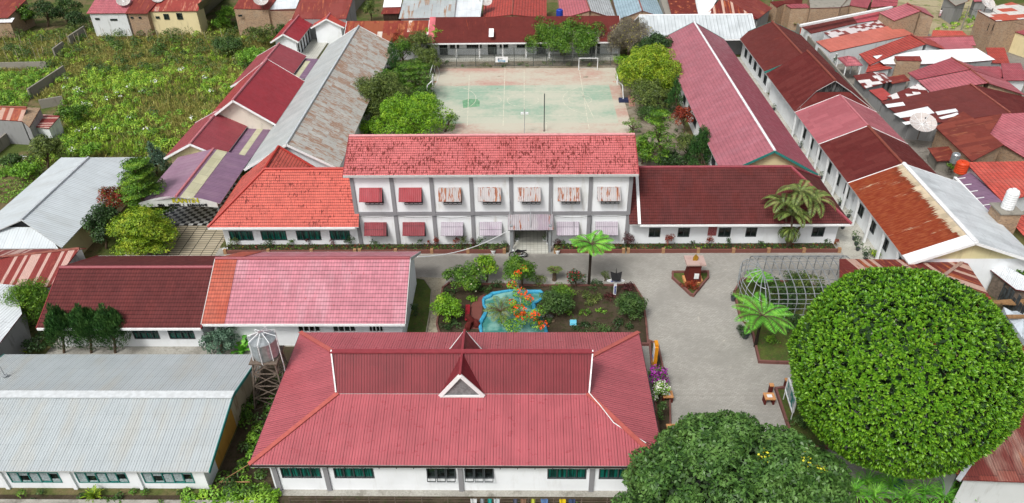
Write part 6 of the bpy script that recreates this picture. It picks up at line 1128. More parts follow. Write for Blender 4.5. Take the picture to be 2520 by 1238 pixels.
gm = lambda x, y: np.clip((vnoise(x, y, 7., 11)-.36)*4, 0, 1)*np.clip((x+86)/22, .1, 1)*np.where(y > 121, .12, 1.)
bushes('weed_bushes', FPS, .85, .62, ['weed', 'lush', 'bright'], [.6, .2, .2], gm, .26, 60, .05)
bushes('field_shrubs', FPS, .16, .95, ['dull', 'olive', 'green'], [.4, .4, .2], lambda x, y: np.where(y > 119, 1., .04), .3, 80)
LG = [at(*p) for p in ((-100, 184), (112, 174), (160, 188), (72, 246), (68, 262), (-100, 262))]; sheet('kitchen_garden', LG, .008, ground_mat('garden weeds', '#566b2c', '#6b6a3c', '#47602a'))
bushes('garden_weeds', LG, .75, .6, ['lush', 'green', 'weed'], [.5, .3, .2], None, .26, 50); tufts('garden_grass', LG, 6, .5, .1, ['lush', 'weed', 'grass'], [.5, .3, .2])
VP_ = [at(*p) for p in ((-80, 430), (130, 425), (140, 400), (210, 400), (110, 440), (0, 540), (-90, 560))]; sheet('vegetable_plot', VP_, .006, ground_mat('tilled earth', '#6a5c45', '#5c4e3a', '#4d5a2c'))
b = []; 
for i in range(7):
    a_, c_ = at(-60+i*4, 540-i*17), at(95+i*12, 452-i*4.5)
    for t in np.linspace(0, 1, 26): p = a_.lerp(c_, t); b.append((p.x+RNG.normal()*.1, p.y+RNG.normal()*.1, .15, .28, .28, .22))
P, T, B, L = cloud(b, 26, .2); leafmesh('crop_rows', P, T, B, L, L*.5, LMAT('lush'), kind='stuff')
for i in range(9): a_ = at(-8+i*13, 432-i*.6); spiky('maize_plant', 'maize plant in the row behind the vegetable plot', 0, 0, 1.2, .4, 'lush', 16, group='maize row', w=.12, base=a_, droop=80)
BB = [at(*p) for p in ((20, 408), (60, 395), (150, 330), (230, 380), (140, 402), (110, 425), (-40, 432))]
bushes('edge_weeds', BB, .9, .7, ['lush', 'olive', 'weed'], [.4, .35, .25], None, .26, 60, .1)
for i, (x, y, h) in enumerate([(x+RNG.uniform(-8, 8), y, RNG.uniform(1.6, 2.6)) for x, y in ((20, 150), (42, 156), (60, 140), (84, 152), (100, 148), (115, 138), (140, 128), (160, 118), (176, 112), (188, 108), (200, 105), (212, 96), (238, 88), (255, 92), (280, 98), (310, 100), (335, 98), (360, 104), (390, 100), (420, 104), (450, 100), (480, 98), (510, 104), (545, 98), (20, 120), (50, 112), (80, 118), (110, 108))]):
    g_ = at(x, y); tag(MB().tube([g_, g_+Vector((RNG.uniform(-.3, .3), RNG.uniform(-.3, .3), h))], .045, 5).build('bean_pole', plain('bleached stick', '#a39a86', .9, .2, 3), loc=g_), 'thin bleached bean pole standing in the far part of the field', 'pole', 'bean poles in the field')
# passage and bottom edge
SP = [(-22.6, 33.2), (-18.4, 33.2), (-18.4, 45), (-20.5, 46), (-22.8, 45)]
bushes('passage_weeds', SP, 1.5, .5, ['green', 'lush', 'dull'], [.5, .2, .3], lambda x, y: np.where(x > -21.7, 1., .35), .24, 70)
BS = [(-24.8, 32.2), (-17.6, 32.2), (-17.6, 34.0), (-24.8, 34.2)]; bushes('bean_creeper', BS, 4.5, .35, ['lush', 'bright'], [.6, .4], None, .2, 60)
FS = [(-17, 31.6), (6.5, 31.6), (6.5, 33.1), (-17, 33.1)]; bushes('border_weeds', FS, 1.6, .3, ['lush', 'weed', 'green'], [.4, .3, .3], lambda x, y: np.where(x > -11, .9, .12), .18, 50)
LS = [(-44, 33.0), (-25, 33.0), (-25, 34.2), (-44, 34.2)]; bushes('wall_foot_weeds', LS, 1.1, .28, ['green', 'dull', 'olive'], [.4, .3, .3], None, .18, 50)
RS = [at(*p) for p in ((2420, 100), (2300, 76), (2330, 40), (2420, 20))]; bushes('lot_grass', RS, .5, .5, ['lush', 'weed'], [.5, .5], lambda x, y: np.clip(vnoise(x, y, 5., 4)*2-.4, 0, 1), .3, 40)
for nm, pl in (('court_edge_weeds', [(-21.5, 92), (-15.6, 92), (-15.6, 122), (-21.5, 122)]), ('court_edge_weeds', [(15.6, 78), (22, 78), (22, 122), (15.6, 122)]), ('court_edge_weeds', [(-15, 120.9), (15.5, 120.9), (15.5, 123.4), (-15, 123.4)])):
    bushes(nm, pl, .38, .38, ['dull', 'olive', 'dark'], [.4, .4, .2], None, .2, 36)
wl = [(47.2, 60), (48.2, 60), (47.7, 84), (48.1, 96), (48.6, 112), (49.5, 130), (48.3, 130), (47.4, 100)]; bushes('wall_creeper', wl, .5, .45, ['lush', 'dull', 'green'], [.4, .3, .3], None, .24, 40)
# ================================================================ objects
def lab(o, label, cat, group=None): return tag(o, label, cat, group)
m_chrome = plain('brushed tank steel', '#a9afb1', .3, .2, 4, metal=.6); m_orange = plain('orange plastic tank', '#c8441f', .5, .12, 3); m_blue = plain('deep blue plastic tank', '#1c3a9a', .4, .1, 3)
m_wpaint = plain('white enamel paint', '#dfe2e3', .4, .08); m_mesh = plain('pale dish mesh', '#b9b2ae', .6, .1, 5); m_mar = wallmat('maroon plinth paint', '#5a2420', '#3a1a16', .5); m_peach = plain('peach painted cap', '#c48d5c', .7, .12, 4); m_wood = plain('raw timber', '#8a6a48', .8, .25, 5)
# water tower
c = Vector((-20.75, 43.6, 0)); tz = atY(650, 872, c.y).z; r = thing('water_tower', 'riveted silver water tank on a rusty lattice tower between grey and red roofs', 'water tower', c)
x_ = atY(650, 850, c.y).x
t = Vector((x_, c.y, tz)); MB().lathe(t, [(.98, 0), (1.02, .1), (1.0, 1.5), (1.06, 1.58), (1.05, 1.66), (.3, 1.95), (.28, 2.05), (.0, 2.06)], 18).build('tank', m_chrome, r)
for a in range(0, 360, 45): MB().tube([t+Vector((1.12*math.cos(rad(a)), 1.12*math.sin(rad(a)), -.1)), t+Vector((1.12*math.cos(rad(a)), 1.12*math.sin(rad(a)), 1.9)), t+Vector((.2*math.cos(rad(a)), .2*math.sin(rad(a)), 2.3))], .035, 5).build('cage_bar', m_wpaint, r)
L4 = [(-1, -1), (1, -1), (1, 1), (-1, 1)]; foot = [Vector((c.x+1.35*a, c.y+1.35*b, 0)) for a, b in L4]; head = [Vector((t.x+.85*a, t.y+.85*b, tz)) for a, b in L4]
for f, h in zip(foot, head): MB().bar(f, h, .12).build('leg', m_steel, r)
for k in range(4):
    b = MB()
    for j in range(4):
        za, zb = j/4, (j+1)/4; p0, p1 = foot[k].lerp(head[k], za), foot[(k+1) % 4].lerp(head[(k+1) % 4], zb); q0, q1 = foot[(k+1) % 4].lerp(head[(k+1) % 4], za), foot[k].lerp(head[k], zb)
        b.bar(p0, p1, .06); b.bar(q0, q1, .06); b.bar(q1, p1, .07)
    b.build('brace', m_steel, r)
MB().box(t.x-1.1, t.x+1.1, t.y-1.1, t.y+1.1, tz-.14, tz-.02).build('platform', m_steel, r); MB().tube([t+Vector((1.2, -.2, 1.4)), t+Vector((1.3, -.3, -1)), Vector((t.x+1.2, t.y-.6, .1))], .04, 6).build('pipe', m_wpaint, r)
# dishes and tanks
def dish(label, px, py, z, rr, group='satellite dishes on neighbouring roofs', tilt=35, az=20):
    p = at(px, py, z); r = thing('satellite_dish', label, 'dish', p, group); ax = Vector((math.sin(rad(az))*math.sin(rad(tilt)), -math.cos(rad(az))*math.sin(rad(tilt)), math.cos(rad(tilt)))); u = ax.orthogonal().normalized(); v = ax.cross(u); b = MB(); K = 20
    R = lambda s, a: p+Vector((0, 0, .9))+(u*math.cos(a)+v*math.sin(a))*rr*s+ax*rr*.28*s*s
    for i in range(3):
        for k in range(K): b.face([R(i/3+.01, 6.2832*k/K), R((i+1)/3, 6.2832*k/K), R((i+1)/3, 6.2832*(k+1)/K), R(i/3+.01, 6.2832*(k+1)/K)])
    b.build('bowl', m_mesh, r); b = MB()
    for k in range(0, K, 2): b.tube([R(.02, 6.2832*k/K)+ax*.02, R(.5, 6.2832*k/K)+ax*.03, R(1, 6.2832*k/K)+ax*.03], .02*rr, 4)
    b.build('rib_frame', m_wpaint, r); f = p+Vector((0, 0, .9))+ax*rr*.75; MB().tube([f-ax*.12, f+ax*.1], .09, 6).build('feed_horn', m_dgrey, r)
    for k in (0, 7, 13): MB().tube([R(.95, 6.2832*k/K), f], .02*max(1, rr*.6), 4).build('feed_strut', m_wpaint, r)
    MB().tube([p-Vector((0, 0, 1.2)), p+Vector((0, 0, .9))], .07, 6).build('mast', m_steel, r)
dish('white mesh dish where pink and maroon row house roofs meet', 308, 16, 5., 1.25); dish('mesh dish at the top edge on the middle row house', 392, 8, 5.2, 1.2); dish('pinkish mesh dish on the dark red roof of the brick house', 645, 14, 5.8, 1.35)
dish('mesh dish between the flecked white roof and the orange tiled roof', 1195, 16, 5.2, 1.2); dish('very large white mesh dish beside the maroon roof with white patches', 2264, 322, 2.6, 1.65, tilt=25, az=-10); dish('pale dish on the house with mint green front', 2424, 22, 6.4, 1.3)
def tank(label, px, py, z0, rr, h, m, rings=5, name='water_tank', base=None):
    p = at(px, py, z0) if base is None else base; pr = []
    for i in range(rings*2+1): pr.append((rr*(1 if i % 2 else .95), h*.85*i/(rings*2)))
    pr += [(rr*.8, h*.93), (rr*.3, h*.96), (rr*.28, h), (0, h)]
    r = thing(name, label, 'tank', p); MB().lathe(p, pr[:-1], 16).build('tank_body', m, r, smooth=False); MB().lathe(p+Vector((0, 0, h*.96)), [(rr*.34, 0), (rr*.34, h*.06)], 12).build('lid', m, r); return r
tank('bright orange plastic tank by the purple lean-to', 2362, 424, 2.2, .72, 1.5, m_orange); tank('small ringed steel tank beside the orange tank', 2347, 400, 2.4, .5, 1.3, m_chrome)
tank('tall ringed white steel tank on a brick stand at right edge', 2478, 512, 5.0, .62, 2.2, m_wpaint, 8); tank('blue plastic tank behind the ridge of the far classroom block', 1377, 40, 5., .62, 1.3, m_blue); tank('orange tank at the corner of the far right lane', 1976, 84, 1.6, .6, 1.2, m_orange)
p = at(2478, 512, 5.0); r = thing('tank_stand', 'bare brick stand under the tall ringed white tank', 'stand', (p.x, p.y, 0)); MB().box(p.x-1, p.x+1, p.y-1, p.y+1, 0, 4.85).build('brick_base', m_brick, r); MB().box(p.x-1.15, p.x+1.15, p.y-1.15, p.y+1.15, 4.85, 4.99).build('slab', m_conc, r)
# wire cage
X0, X1, Y0, Y1 = 20.6, 31.2, 53.6, 60.8; r = thing('wire_cage', 'large empty arched cage of grey steel bars next to the statue', 'cage', ((X0+X1)/2, (Y0+Y1)/2, 0)); ym = (Y0+Y1)/2; hy = (Y1-Y0)/2
def arch_pt(x, t): a = math.pi*t; return Vector((x, ym-hy*math.copysign(abs(math.cos(a))**.75, math.cos(a)), 2.0+1.25*math.sin(a)))
m_cage = plain('dull cage steel', '#7f8385', .5, .2, 4)
for i in range(12):
    x = X0+1.6+(X1-X0-1.6)*i/11; b = MB(); b.tube([Vector((x, Y0, 0))]+[arch_pt(x, t) for t in np.linspace(0, 1, 13)]+[Vector((x, Y1, 0))], .045, 5); b.build('arch', m_cage, r)
for t in np.linspace(0, 1, 11): MB().tube([arch_pt(X0+1.6, t), arch_pt(X1, t)], .035, 5).build('rail', m_cage, r)
for z in (.7, 1.4): [MB().tube([(X0+1.6, y, z), (X1, y, z)], .03, 5).build('rail', m_metal, r) for y in (Y0, Y1)]
for a in np.linspace(100, 260, 9):
    p = Vector((X0+1.6+1.6*math.cos(rad(a)), ym+hy*math.sin(rad(a)), 0)); MB().tube([p, p+Vector((0, 0, 2.0)), Vector((p.x*.6+(X0+1.6)*.4, p.y*.6+ym*.4, 2.9)), Vector((X0+1.6, ym+(p.y-ym)*.2, 3.22))], .04, 5).build('end_bar', m_metal, r)
for z, k in ((.8, 1), (1.5, 1), (2.05, 1), (2.75, .65)): MB().tube([Vector((X0+1.6+1.6*k*math.cos(rad(a)), ym+hy*k*math.sin(rad(a)), z)) for a in np.linspace(95, 265, 14)], .035, 5).build('end_ring', m_metal, r)
# statue
g = at(1703, 690); zt = atY(1707, 640, g.y).z; r = thing('statue', 'maroon tapered plinth with pale slab and little golden flame figure', 'statue', g)
b = MB(); b.prism([(g.x-.95, g.y-.5), (g.x-.5, g.y-.9), (g.x+.5, g.y-.9), (g.x+.95, g.y-.5), (g.x+.95, g.y+.4), (g.x-.95, g.y+.4)], .1, .34); b.build('base_ring', m_peach, r)
b = MB(); 
for k in range(4):
    z0_, z1_ = .34+(zt-.5)*k/4, .34+(zt-.5)*(k+1)/4; w0, w1 = .72-.14*math.sin(k/4*2.2), .72-.14*math.sin((k+1)/4*2.2); q = [(g.x+a*w0, g.y+b_*w0, z0_) for a, b_ in L4]; s_ = [(g.x+a*w1, g.y+b_*w1, z1_) for a, b_ in L4]
    for i in range(4): b.face([q[i], q[(i+1) % 4], s_[(i+1) % 4], s_[i]])
b.build('plinth', m_mar, r); MB().box(g.x-.95, g.x+.95, g.y-.8, g.y+.8, zt-.18, zt).build('top_slab', wallmat('pinkish stone slab', '#b39a92', '#7a5a52', .6), r); MB().box(g.x-.05, g.x+.4, g.y-.78, g.y-.72, .75, 1.35).build('plaque', m_wpaint, r)
b = MB(); [b.tube([(g.x+.1*k, g.y, zt), (g.x+.16*k+.05, g.y, zt+.35), (g.x+.04*k, g.y, zt+.75-.12*abs(k))], [.14, .11, .02], 6) for k in (-1, 0, 1)]; b.build('flame', plain('aged gold paint', '#a9822c', .4, .2, 8, metal=.4), r)
# sign post with black roof, small boards
g = at(1512, 728); r = thing('signpost', 'white signpost with oval board and black swooping roof in the garden', 'signpost', g); zt = atY(1512, 690, g.y).z; m_blk = plain('black thatch', '#1b1b1d', .8, .3, 6)
MB().box(g.x-.14, g.x+.14, g.y-.06, g.y+.06, 0, zt+.3).build('post', m_wpaint, r); text('SELAMAT', (g.x, g.y-.09, zt*.42), .22, m_blue, r, rot=(rad(90), rad(90), 0))
b = MB(); K = 24; q = [(g.x+.85*math.cos(6.2832*k/K), g.y-.1, zt+.0+.22*math.sin(6.2832*k/K)) for k in range(K)]; b.face(q); b.face([(a_, y_+.06, z_) for a_, y_, z_ in q[::-1]]); [b.face([q[i], (q[i][0], q[i][1]+.06, q[i][2]), (q[(i+1) % K][0], q[i][1]+.06, q[(i+1) % K][2]), q[(i+1) % K]]) for i in range(K)]; b.build('oval_board', m_wpaint, r)
text('Jaga Kebersihan', (g.x, g.y-.14, zt), .15, m_blue, r)
b = MB(); z_ = zt+.3; b.slab([(g.x-.42, g.y-.42, z_), (g.x+.42, g.y-.42, z_), (g.x+.55, g.y, z_+.75), (g.x, g.y, z_+.52), (g.x-.55, g.y, z_+.75)], .05, 0, 0); b.slab([(g.x-.42, g.y+.42, z_), (g.x+.42, g.y+.42, z_), (g.x+.55, g.y, z_+.75), (g.x, g.y, z_+.52), (g.x-.55, g.y, z_+.75)], .05, 0, 0); b.tube([(g.x, g.y, z_+.5), (g.x, g.y, z_+1.15)], [.06, .01], 5); b.build('black_roof', m_blk, r)
g = at(1410, 806); r = thing('garden_board', 'small light blue square board on a stake in the bare garden soil', 'board', g); MB().box(g.x-.03, g.x+.03, g.y-.03, g.y+.03, 0, .5).build('stake', m_steel, r); n = N('light blue board', .5); n.uv(); MB().slab([(g.x-.3, g.y-.15, .4), (g.x+.3, g.y-.15, .4), (g.x+.3, g.y+.15, .8), (g.x-.3, g.y+.15, .8)], .03).build('panel', [n.col(n.mix(n.ma('LESS_THAN', n.ma('FRACT', n.ma('DIVIDE', n.V, .12)), .3), srgb('#3fa9c9'), srgb('#8fd0de'))), m_wpaint], r)
p = at(1152, 760); q = at(1150, 798); r = thing('garden_bench', 'narrow red bench left of the pond', 'bench', (p+q)/2); MB().bar(p+Vector((0, 0, .48)), q+Vector((0, 0, .48)), .42, .07).build('seat', plain('red bench paint', '#8f1f2a', .5, .1), r)
for s_ in (.12, .88): c = p.lerp(q, s_); MB().box(c.x-.16, c.x+.16, c.y-.05, c.y+.05, 0, .45).build('leg', m_mar, r)
for i, (x, y, h_) in enumerate(((1158, 800, 1.1), (1172, 806, .8), (1150, 812, .9))): g = at(x, y); b = MB(); b.tube([g, g+Vector((.1, .05, h_*.5)), g+Vector((.25*(i-1), .1, h_))], [.28, .34, .2], 7); lab(b.build('garden_sculpture', m_mar, loc=g), ('tallest brown cement tree stump sculpture by the pond', 'middle brown cement stump sculpture touching the pond edge', 'brown cement stump sculpture nearest the red roof')[i], 'sculpture')
# yard furniture
def bollard_seat(label, px, py, rot=0.):
    g = at(px, py); r = thing('cement_table', label, 'table', g); b = MB(); b.box(g.x-.42, g.x+.42, g.y-.38, g.y+.38, .62, .72); b.build('table_top', m_peach, r); MB().box(g.x-.2, g.x+.2, g.y-.16, g.y+.16, .722, .73).build('emblem', m_wpaint, r)
    for s_ in (-1, 1): MB().box(g.x+s_*.34-.07, g.x+s_*.34+.07, g.y-.3, g.y+.3, 0, .62).build('leg', m_mar, r)
bollard_seat('peach topped cement table at the corner of the sign board lawn', 1890, 990); bollard_seat('peach topped cement table beside the white bougainvillea', 1641, 985); bollard_seat('peach topped cement table against the broad dull green tree', 1652, 1068)
for x, y, lb_ in ((1932, 955, 'dark red post with peach cap left of the sign board'), (1958, 962, 'dark red post with peach cap right of the sign board'), (1894, 968, 'short peach capped post behind the cement table')): g = at(x, y); r = thing('capped_post', lb_, 'post', g); MB().box(g.x-.14, g.x+.14, g.y-.14, g.y+.14, 0, .9).build('shaft', m_mar, r); MB().box(g.x-.17, g.x+.17, g.y-.17, g.y+.17, .9, 1.0).build('cap', m_peach, r)
g0, g1 = at(1927, 985), at(1944, 1040); r = thing('sign_board', 'white framed board with teal print on two poles facing the yard', 'sign', (g0+g1)/2); n = N('teal printed panel', .4); f = n.noise(n.pos(), 2.2, 4); m_tp = n.col(n.mix(n.ss(f, .48, .54), srgb('#cfd8d6'), srgb('#2f9a94')))
a, b_ = Vector((g0.x, g0.y, 1.1)), Vector((g1.x, g1.y, 1.1)); dz = Vector((0, 0, 1.35)); MB().face([a, b_, b_+dz, a+dz]).face([b_, a, a+dz, b_+dz]).build('panel', m_tp, r)
for p, q in ((a, b_), (a+dz, b_+dz), (a, a+dz), (b_, b_+dz)): MB().bar(p, q, .12).build('frame', m_wpaint, r)
for g_ in (g0, g1): MB().tube([g_, g_+Vector((0, 0, 1.15))], .04, 6).build('pole', m_wpaint, r)
g = at(1608, 905); zt = atY(1605, 843, g.y).z; r = thing('totem_sign', 'tall rounded orange sign pillar with a white and blue face', 'sign', g); b = MB(); b.box(g.x-.14, g.x+.14, g.y-.42, g.y+.42, 0, zt-.25); b.box(g.x-.14, g.x+.14, g.y-.3, g.y+.3, zt-.25, zt); b.build('pillar', plain('orange enamel', '#d08a1f', .4, .08), r)
MB().box(g.x-.17, g.x-.14, g.y-.32, g.y+.32, zt*.35, zt*.9).build('face_panel', m_wpaint, r); MB().box(g.x-.18, g.x-.17, g.y-.3, g.y+.3, zt*.4, zt*.48).build('blue_band', m_blue, r)
# pots
def pot(label, px, py, rr, h, m, plant='dull', base=None, group=None, big=1.):
    g = base or at(px, py); r = thing('potted_plant', label, 'potted plant', g, group); MB().lathe(g, [(rr*.6, 0), (rr, h), (rr*.85, h), (rr*.8, h-.05)], 12).build('pot', m, r); P, T, B, L = cloud([(g.x, g.y, g.z+h+.28*big, .32*big, .32*big, .34*big)], 60, .16, .3); leafmesh('foliage', P, T, B, L, L*.5, LMAT(plant), r); return r
pot('white pot with leafy plant at the left foot of the porch', 1272, 597, .26, .45, m_wpaint, 'dull'); pot('white pot with leafy plant at the right foot of the porch', 1341, 596, .26, .45, m_wpaint, 'green'); pot('white pot in front of the planter left of the motorcycle', 1214, 624, .26, .4, m_wpaint, 'olive'); pot('white pot left of the tree fern by the planter', 1372, 624, .26, .4, m_wpaint, 'olive')
pot('white bowl pot on the lawn below the tree fern', 1836, 795, .22, .3, m_wpaint, 'dark'); pot('dark tub on the kerb of the lawn bed', 1833, 832, .34, .5, m_dgrey, 'dark'); pot('dark tub at the left tip of the cage bed', 1803, 740, .26, .5, m_dgrey, 'dull'); pot('pale pot beside the grassy clump at the terrace corner', 556, 620, .3, .45, m_wpaint, 'olive')
PR = 'dark potted plants along the classroom corridor'
for i, y in enumerate((122.5, 121, 96.8, 95.2, 93.5, 90.5, 88.2, 86.5, 84, 82.6, 80.5, 78, 76.5, 69.5, 67.2, 66.2, 65.2, 64.2, 63.2)):
    pot('dark potted shrub in the row lining the corridor beside the long pink roof', 0, 0, .24, .35, m_dgrey, 'dull' if i % 3 else 'dark', Vector((34.6+(.5 if i > 12 else 0)+.25*math.sin(i*2.3), y, .02)), PR, 1.3)
for i, y in enumerate((102, 89.5, 81, 74.5, 71.8)): pot('dark potted shrub standing against the classroom wall under the eaves', 0, 0, .22, .35, m_dgrey, 'dark', Vector((36.3, y, .02)), 'dark potted plants under the classroom eaves', 1.1)
for y0_, y1_ in ((93.2, 83.3), (83.3, 73.4)):
    pass
for i, y in enumerate((92.8, 89.6, 86.4, 83.3, 80, 76.8, 73.6, 70.2, 66.8, 63.4, 60, 57.9)): lab(MB().box(36.05, 36.3, y-.12, y+.12, 0, 3.5).build('veranda_post', m_wpaint, loc=(36.17, y, 0)), 'white veranda post holding the eaves of the classroom row', 'post', 'white veranda posts of the right classroom row')
# court equipment
m_fp = plain('dull green grey steel', '#4d5552', .6, .2, 4)
r = thing('court_fence', 'tall steel fence of thin posts and rails behind the court', 'fence', (0, 121.3, 0)); zt = atY(1200, 118, 121.3).z
for i in range(10): x = -15+3.25*i; MB().tube([(x, 121.3, 0), (x, 121.3, zt)], .05, 6).build('post', m_fp, r)
for z in (zt, zt*.5, .12): MB().tube([(-15, 121.3, z), (14.3, 121.3, z)], .035, 5).build('rail', m_fp, r)
n = N('chain link mesh', .6); n.uv(); al = n.ma('MAXIMUM', n.ma('LESS_THAN', n.ma('FRACT', n.ma('DIVIDE', n.ma('ADD', n.U, n.V), .12)), .12), n.ma('LESS_THAN', n.ma('FRACT', n.ma('DIVIDE', n.ma('SUBTRACT', n.U, n.V), .12)), .12)); n.put(n.b.inputs['Alpha'], al); m_link = n.col(srgb('#555c5a')); MB().face([(-15, 121.33, .1), (14.3, 121.33, .1), (14.3, 121.33, zt), (-15, 121.33, zt)]).build('mesh', m_link, r)
p0, p1 = atY(1219, 140, 121.15), atY(1250, 153, 121.15); r = thing('banner', 'white banner with small blue lettering hung on the court fence', 'banner', ((p0.x+p1.x)/2, 121.15, p1.z)); MB().box(p0.x, p1.x, 121.12, 121.18, p1.z, p0.z).build('cloth', m_wpaint, r); cx_ = (p0.x+p1.x)/2; cz_ = (p0.z+p1.z)/2
text('guru', (cx_-.25, 121.09, cz_+.18), .42, m_dgrey, r); text('Berbagi', (cx_, 121.09, cz_-.2), .42, plain('cyan print', '#2a94c0', .5), r)
def goal(label, a, b_, h=2., dep=.9, side=1, name='football_goal', m=None):
    m = m or m_wpaint; a, b_ = Vector(a), Vector(b_); d = (b_-a).normalized(); k = Vector((-d.y, d.x, 0))*dep*side; z = Vector((0, 0, h)); r = thing(name, label, 'goal', (a+b_)/2)
    for p in (a, b_): MB().tube([p, p+z], .06, 8).build('post', m, r); MB().tube([p+z, p+z+k*.3, p+k], .035, 6).build('back_stay', m, r)
    MB().tube([a+z, b_+z], .06, 8).build('crossbar', m, r); MB().tube([a+k, b_+k], .035, 6).build('ground_bar', m, r); return r
goal('white futsal goal at the far right of the court by the fence', at(1424, 172), at(1470, 172)); goal('grey rusty goal frame standing behind the fence', at(1345, 166)+Vector((0, 1.8, 0)), at(1389, 166)+Vector((0, 1.8, 0)), 2.2, m=m_fp); goal('white futsal goal at the left edge of the court', at(1060, 212), at(1070, 178), 2., .8, -1)
def hoop(label, px, py, sgn):
    g = at(px, py); r = thing('basketball_hoop', label, 'basketball hoop', g); top = g+Vector((sgn*1.2, 0, 3.4)); MB().box(g.x-.7, g.x+.7, g.y-.5, g.y+.5, .02, .45).build('base', plain('dark blue base', '#2a3050', .6, .2), r); MB().tube([g+Vector((0, 0, .3)), g+Vector((sgn*.3, 0, 2.6)), top], .09, 8).build('pole', m_wpaint, r)
    MB().box(top.x-.03, top.x+.03, top.y-.9, top.y+.9, top.z-.4, top.z+.7).build('backboard', m_wpaint, r); MB().tube([top+Vector((sgn*(.1+.23*(1-math.cos(a))), .23*math.sin(a), -.25)) for a in np.linspace(0, 6.28, 14)], .02, 5).build('ring', m_orange, r)
hoop('white basketball hoop with dark blue base at the right edge', 1534, 250, -1); hoop('white basketball hoop at the left edge of the court', 1050, 250, 1)
g = at(1339, 325); lab(MB().tube([(g.x, 95.2, 0), (g.x, 95.2, 5.6)], .07, 8).build('flag_pole', m_fp, loc=(g.x, 95.2, 0)), 'plain dark flag pole rising behind the ridge of the two storey block', 'flag pole')
g = at(1291, 325); r = thing('lamp_post', 'thin pale lamp post with white floodlights beside the flag pole', 'lamp post', (g.x, 94, 0)); zt = atY(1291, 268, 94).z; MB().tube([(g.x, 94, 0), (g.x, 94, zt)], .045, 6).build('pole', m_metal, r); [MB().box(g.x+s_*.32-.2, g.x+s_*.32+.2, 93.85, 94.1, zt-.75, zt-.5).build('floodlight', m_wpaint, r) for s_ in (-1, 1)]; MB().box(g.x-.4, g.x+.4, 93.97, 94.03, zt-.6, zt-.54).build('arm', m_metal, r)
# motorcycle
g = at(1276, 633); r = thing('motorcycle', 'black motorcycle parked sideways in front of the porch', 'motorcycle', g)
def wheel(x):
    a = [(g.x+x+.29*math.cos(t), g.y, .3+.29*math.sin(t)) for t in np.linspace(0, 6.283, 17)]; w_ = MB().tube(a, .055, 7).build('wheel', m_blackm, r); b = MB(); b.tube([(g.x+x, g.y-.06, .3), (g.x+x, g.y+.06, .3)], .06, 8); [b.tube([(g.x+x, g.y, .3), (g.x+x+.26*math.cos(t), g.y, .3+.26*math.sin(t))], .012, 4) for t in np.linspace(0, 5.6, 8)]; b.build('rim', m_metal, w_)
wheel(-.68); wheel(.62); m_bk = plain('glossy black bodywork', '#141417', .25, .15, spec=.6)
MB().tube([(g.x-.35, g.y, .62), (g.x-.1, g.y, .82), (g.x+.15, g.y, .78), (g.x+.3, g.y, .66)], [.1, .17, .16, .08], 8).build('fuel_tank', m_bk, r); MB().tube([(g.x+.05, g.y, .78), (g.x+.4, g.y, .76), (g.x+.85, g.y, .88)], [.12, .13, .06], 8).build('seat', m_blackm, r); MB().box(g.x-.2, g.x+.22, g.y-.13, g.y+.13, .25, .58).build('engine', m_steel, r)
MB().tube([(g.x-.68, g.y, .3), (g.x-.42, g.y, .95)], .035, 6).build('fork', m_metal, r); MB().tube([(g.x-.42, g.y-.34, 1.02), (g.x-.45, g.y, .96), (g.x-.42, g.y+.34, 1.02)], .022, 6).build('handlebar', m_metal, r); MB().lathe((g.x-.56, g.y, .8), [(.09, 0), (.1, .1), (.04, .17)], 10).build('headlight', m_wpaint, r); MB().tube([(g.x, g.y-.15, .28), (g.x+.6, g.y-.17, .34)], .05, 7).build('exhaust', m_metal, r); MB().bar((g.x-.9, g.y, .64), (g.x-.5, g.y, .62), .12, .03).build('mudguard', m_bk, r)
# bottom fence and washing
r = thing('wire_fence', 'low wire fence with leaning posts along the bottom border', 'fence', (-5, 32.9, 0))
for i in range(13): x = -16.6+1.85*i; MB().tube([(x, 32.9, 0), (x+.05*math.sin(i*3), 32.9, 1.15)], .035, 5).build('post', m_steel, r)
for z in (.45, .8, 1.1): MB().tube([(-16.7, 32.9, z), (5.8, 32.9, z)], .012, 4).build('wire', m_steel, r)
CL = [(1165, '#c9cccd', 'white'), (1186, '#8f969c', 'grey'), (1205, '#2f9a94', 'teal'), (1222, '#b9c0c4', 'pale grey'), (1268, '#54586a', 'dark blue and white'), (1288, '#8a6a55', 'tan'), (1312, '#b9bd4c', 'lime yellow'), (1340, '#5a7aa8', 'light blue'), (1385, '#d6b81c', 'bright yellow'), (1408, '#3a4a6c', 'navy')]
for px, h_, nm in CL:
    p = atY(px, 1222, 32.85); b = MB(); w_ = .2+.05*math.sin(px); q = []
    for i in range(5): q.append((p.x-w_+w_*2*i/4, 32.84+.05*math.sin(i*2.2+px), 1.1))
    for i in range(4): b.face([q[i], q[i+1], (q[i+1][0]*.9+p.x*.1, q[i+1][1]-.05, .55+.08*math.sin(i+px)), (q[i][0]*.9+p.x*.1, q[i][1]-.05, .55+.08*math.sin(i-1+px))])
    for i in range(4): b.face([(q[i+1][0], q[i+1][1]+.06, 1.1), (q[i][0], q[i][1]+.06, 1.1), (q[i][0], q[i][1]+.08, .75), (q[i+1][0], q[i+1][1]+.08, .75)])
    lab(b.build('garment', plain(nm+' cloth', h_, .9, .12, 6), loc=(p.x, 32.85, 1.1)), nm+' garment hung over the wire fence at the bottom', 'clothes', 'washing on the wire fence')
lab(MB().box(-44, -18.6, 32.95, 33.25, 0, .35).build('kerb_wall', m_cfloor), 'long pale concrete kerb wall along the bottom left edge', 'wall')
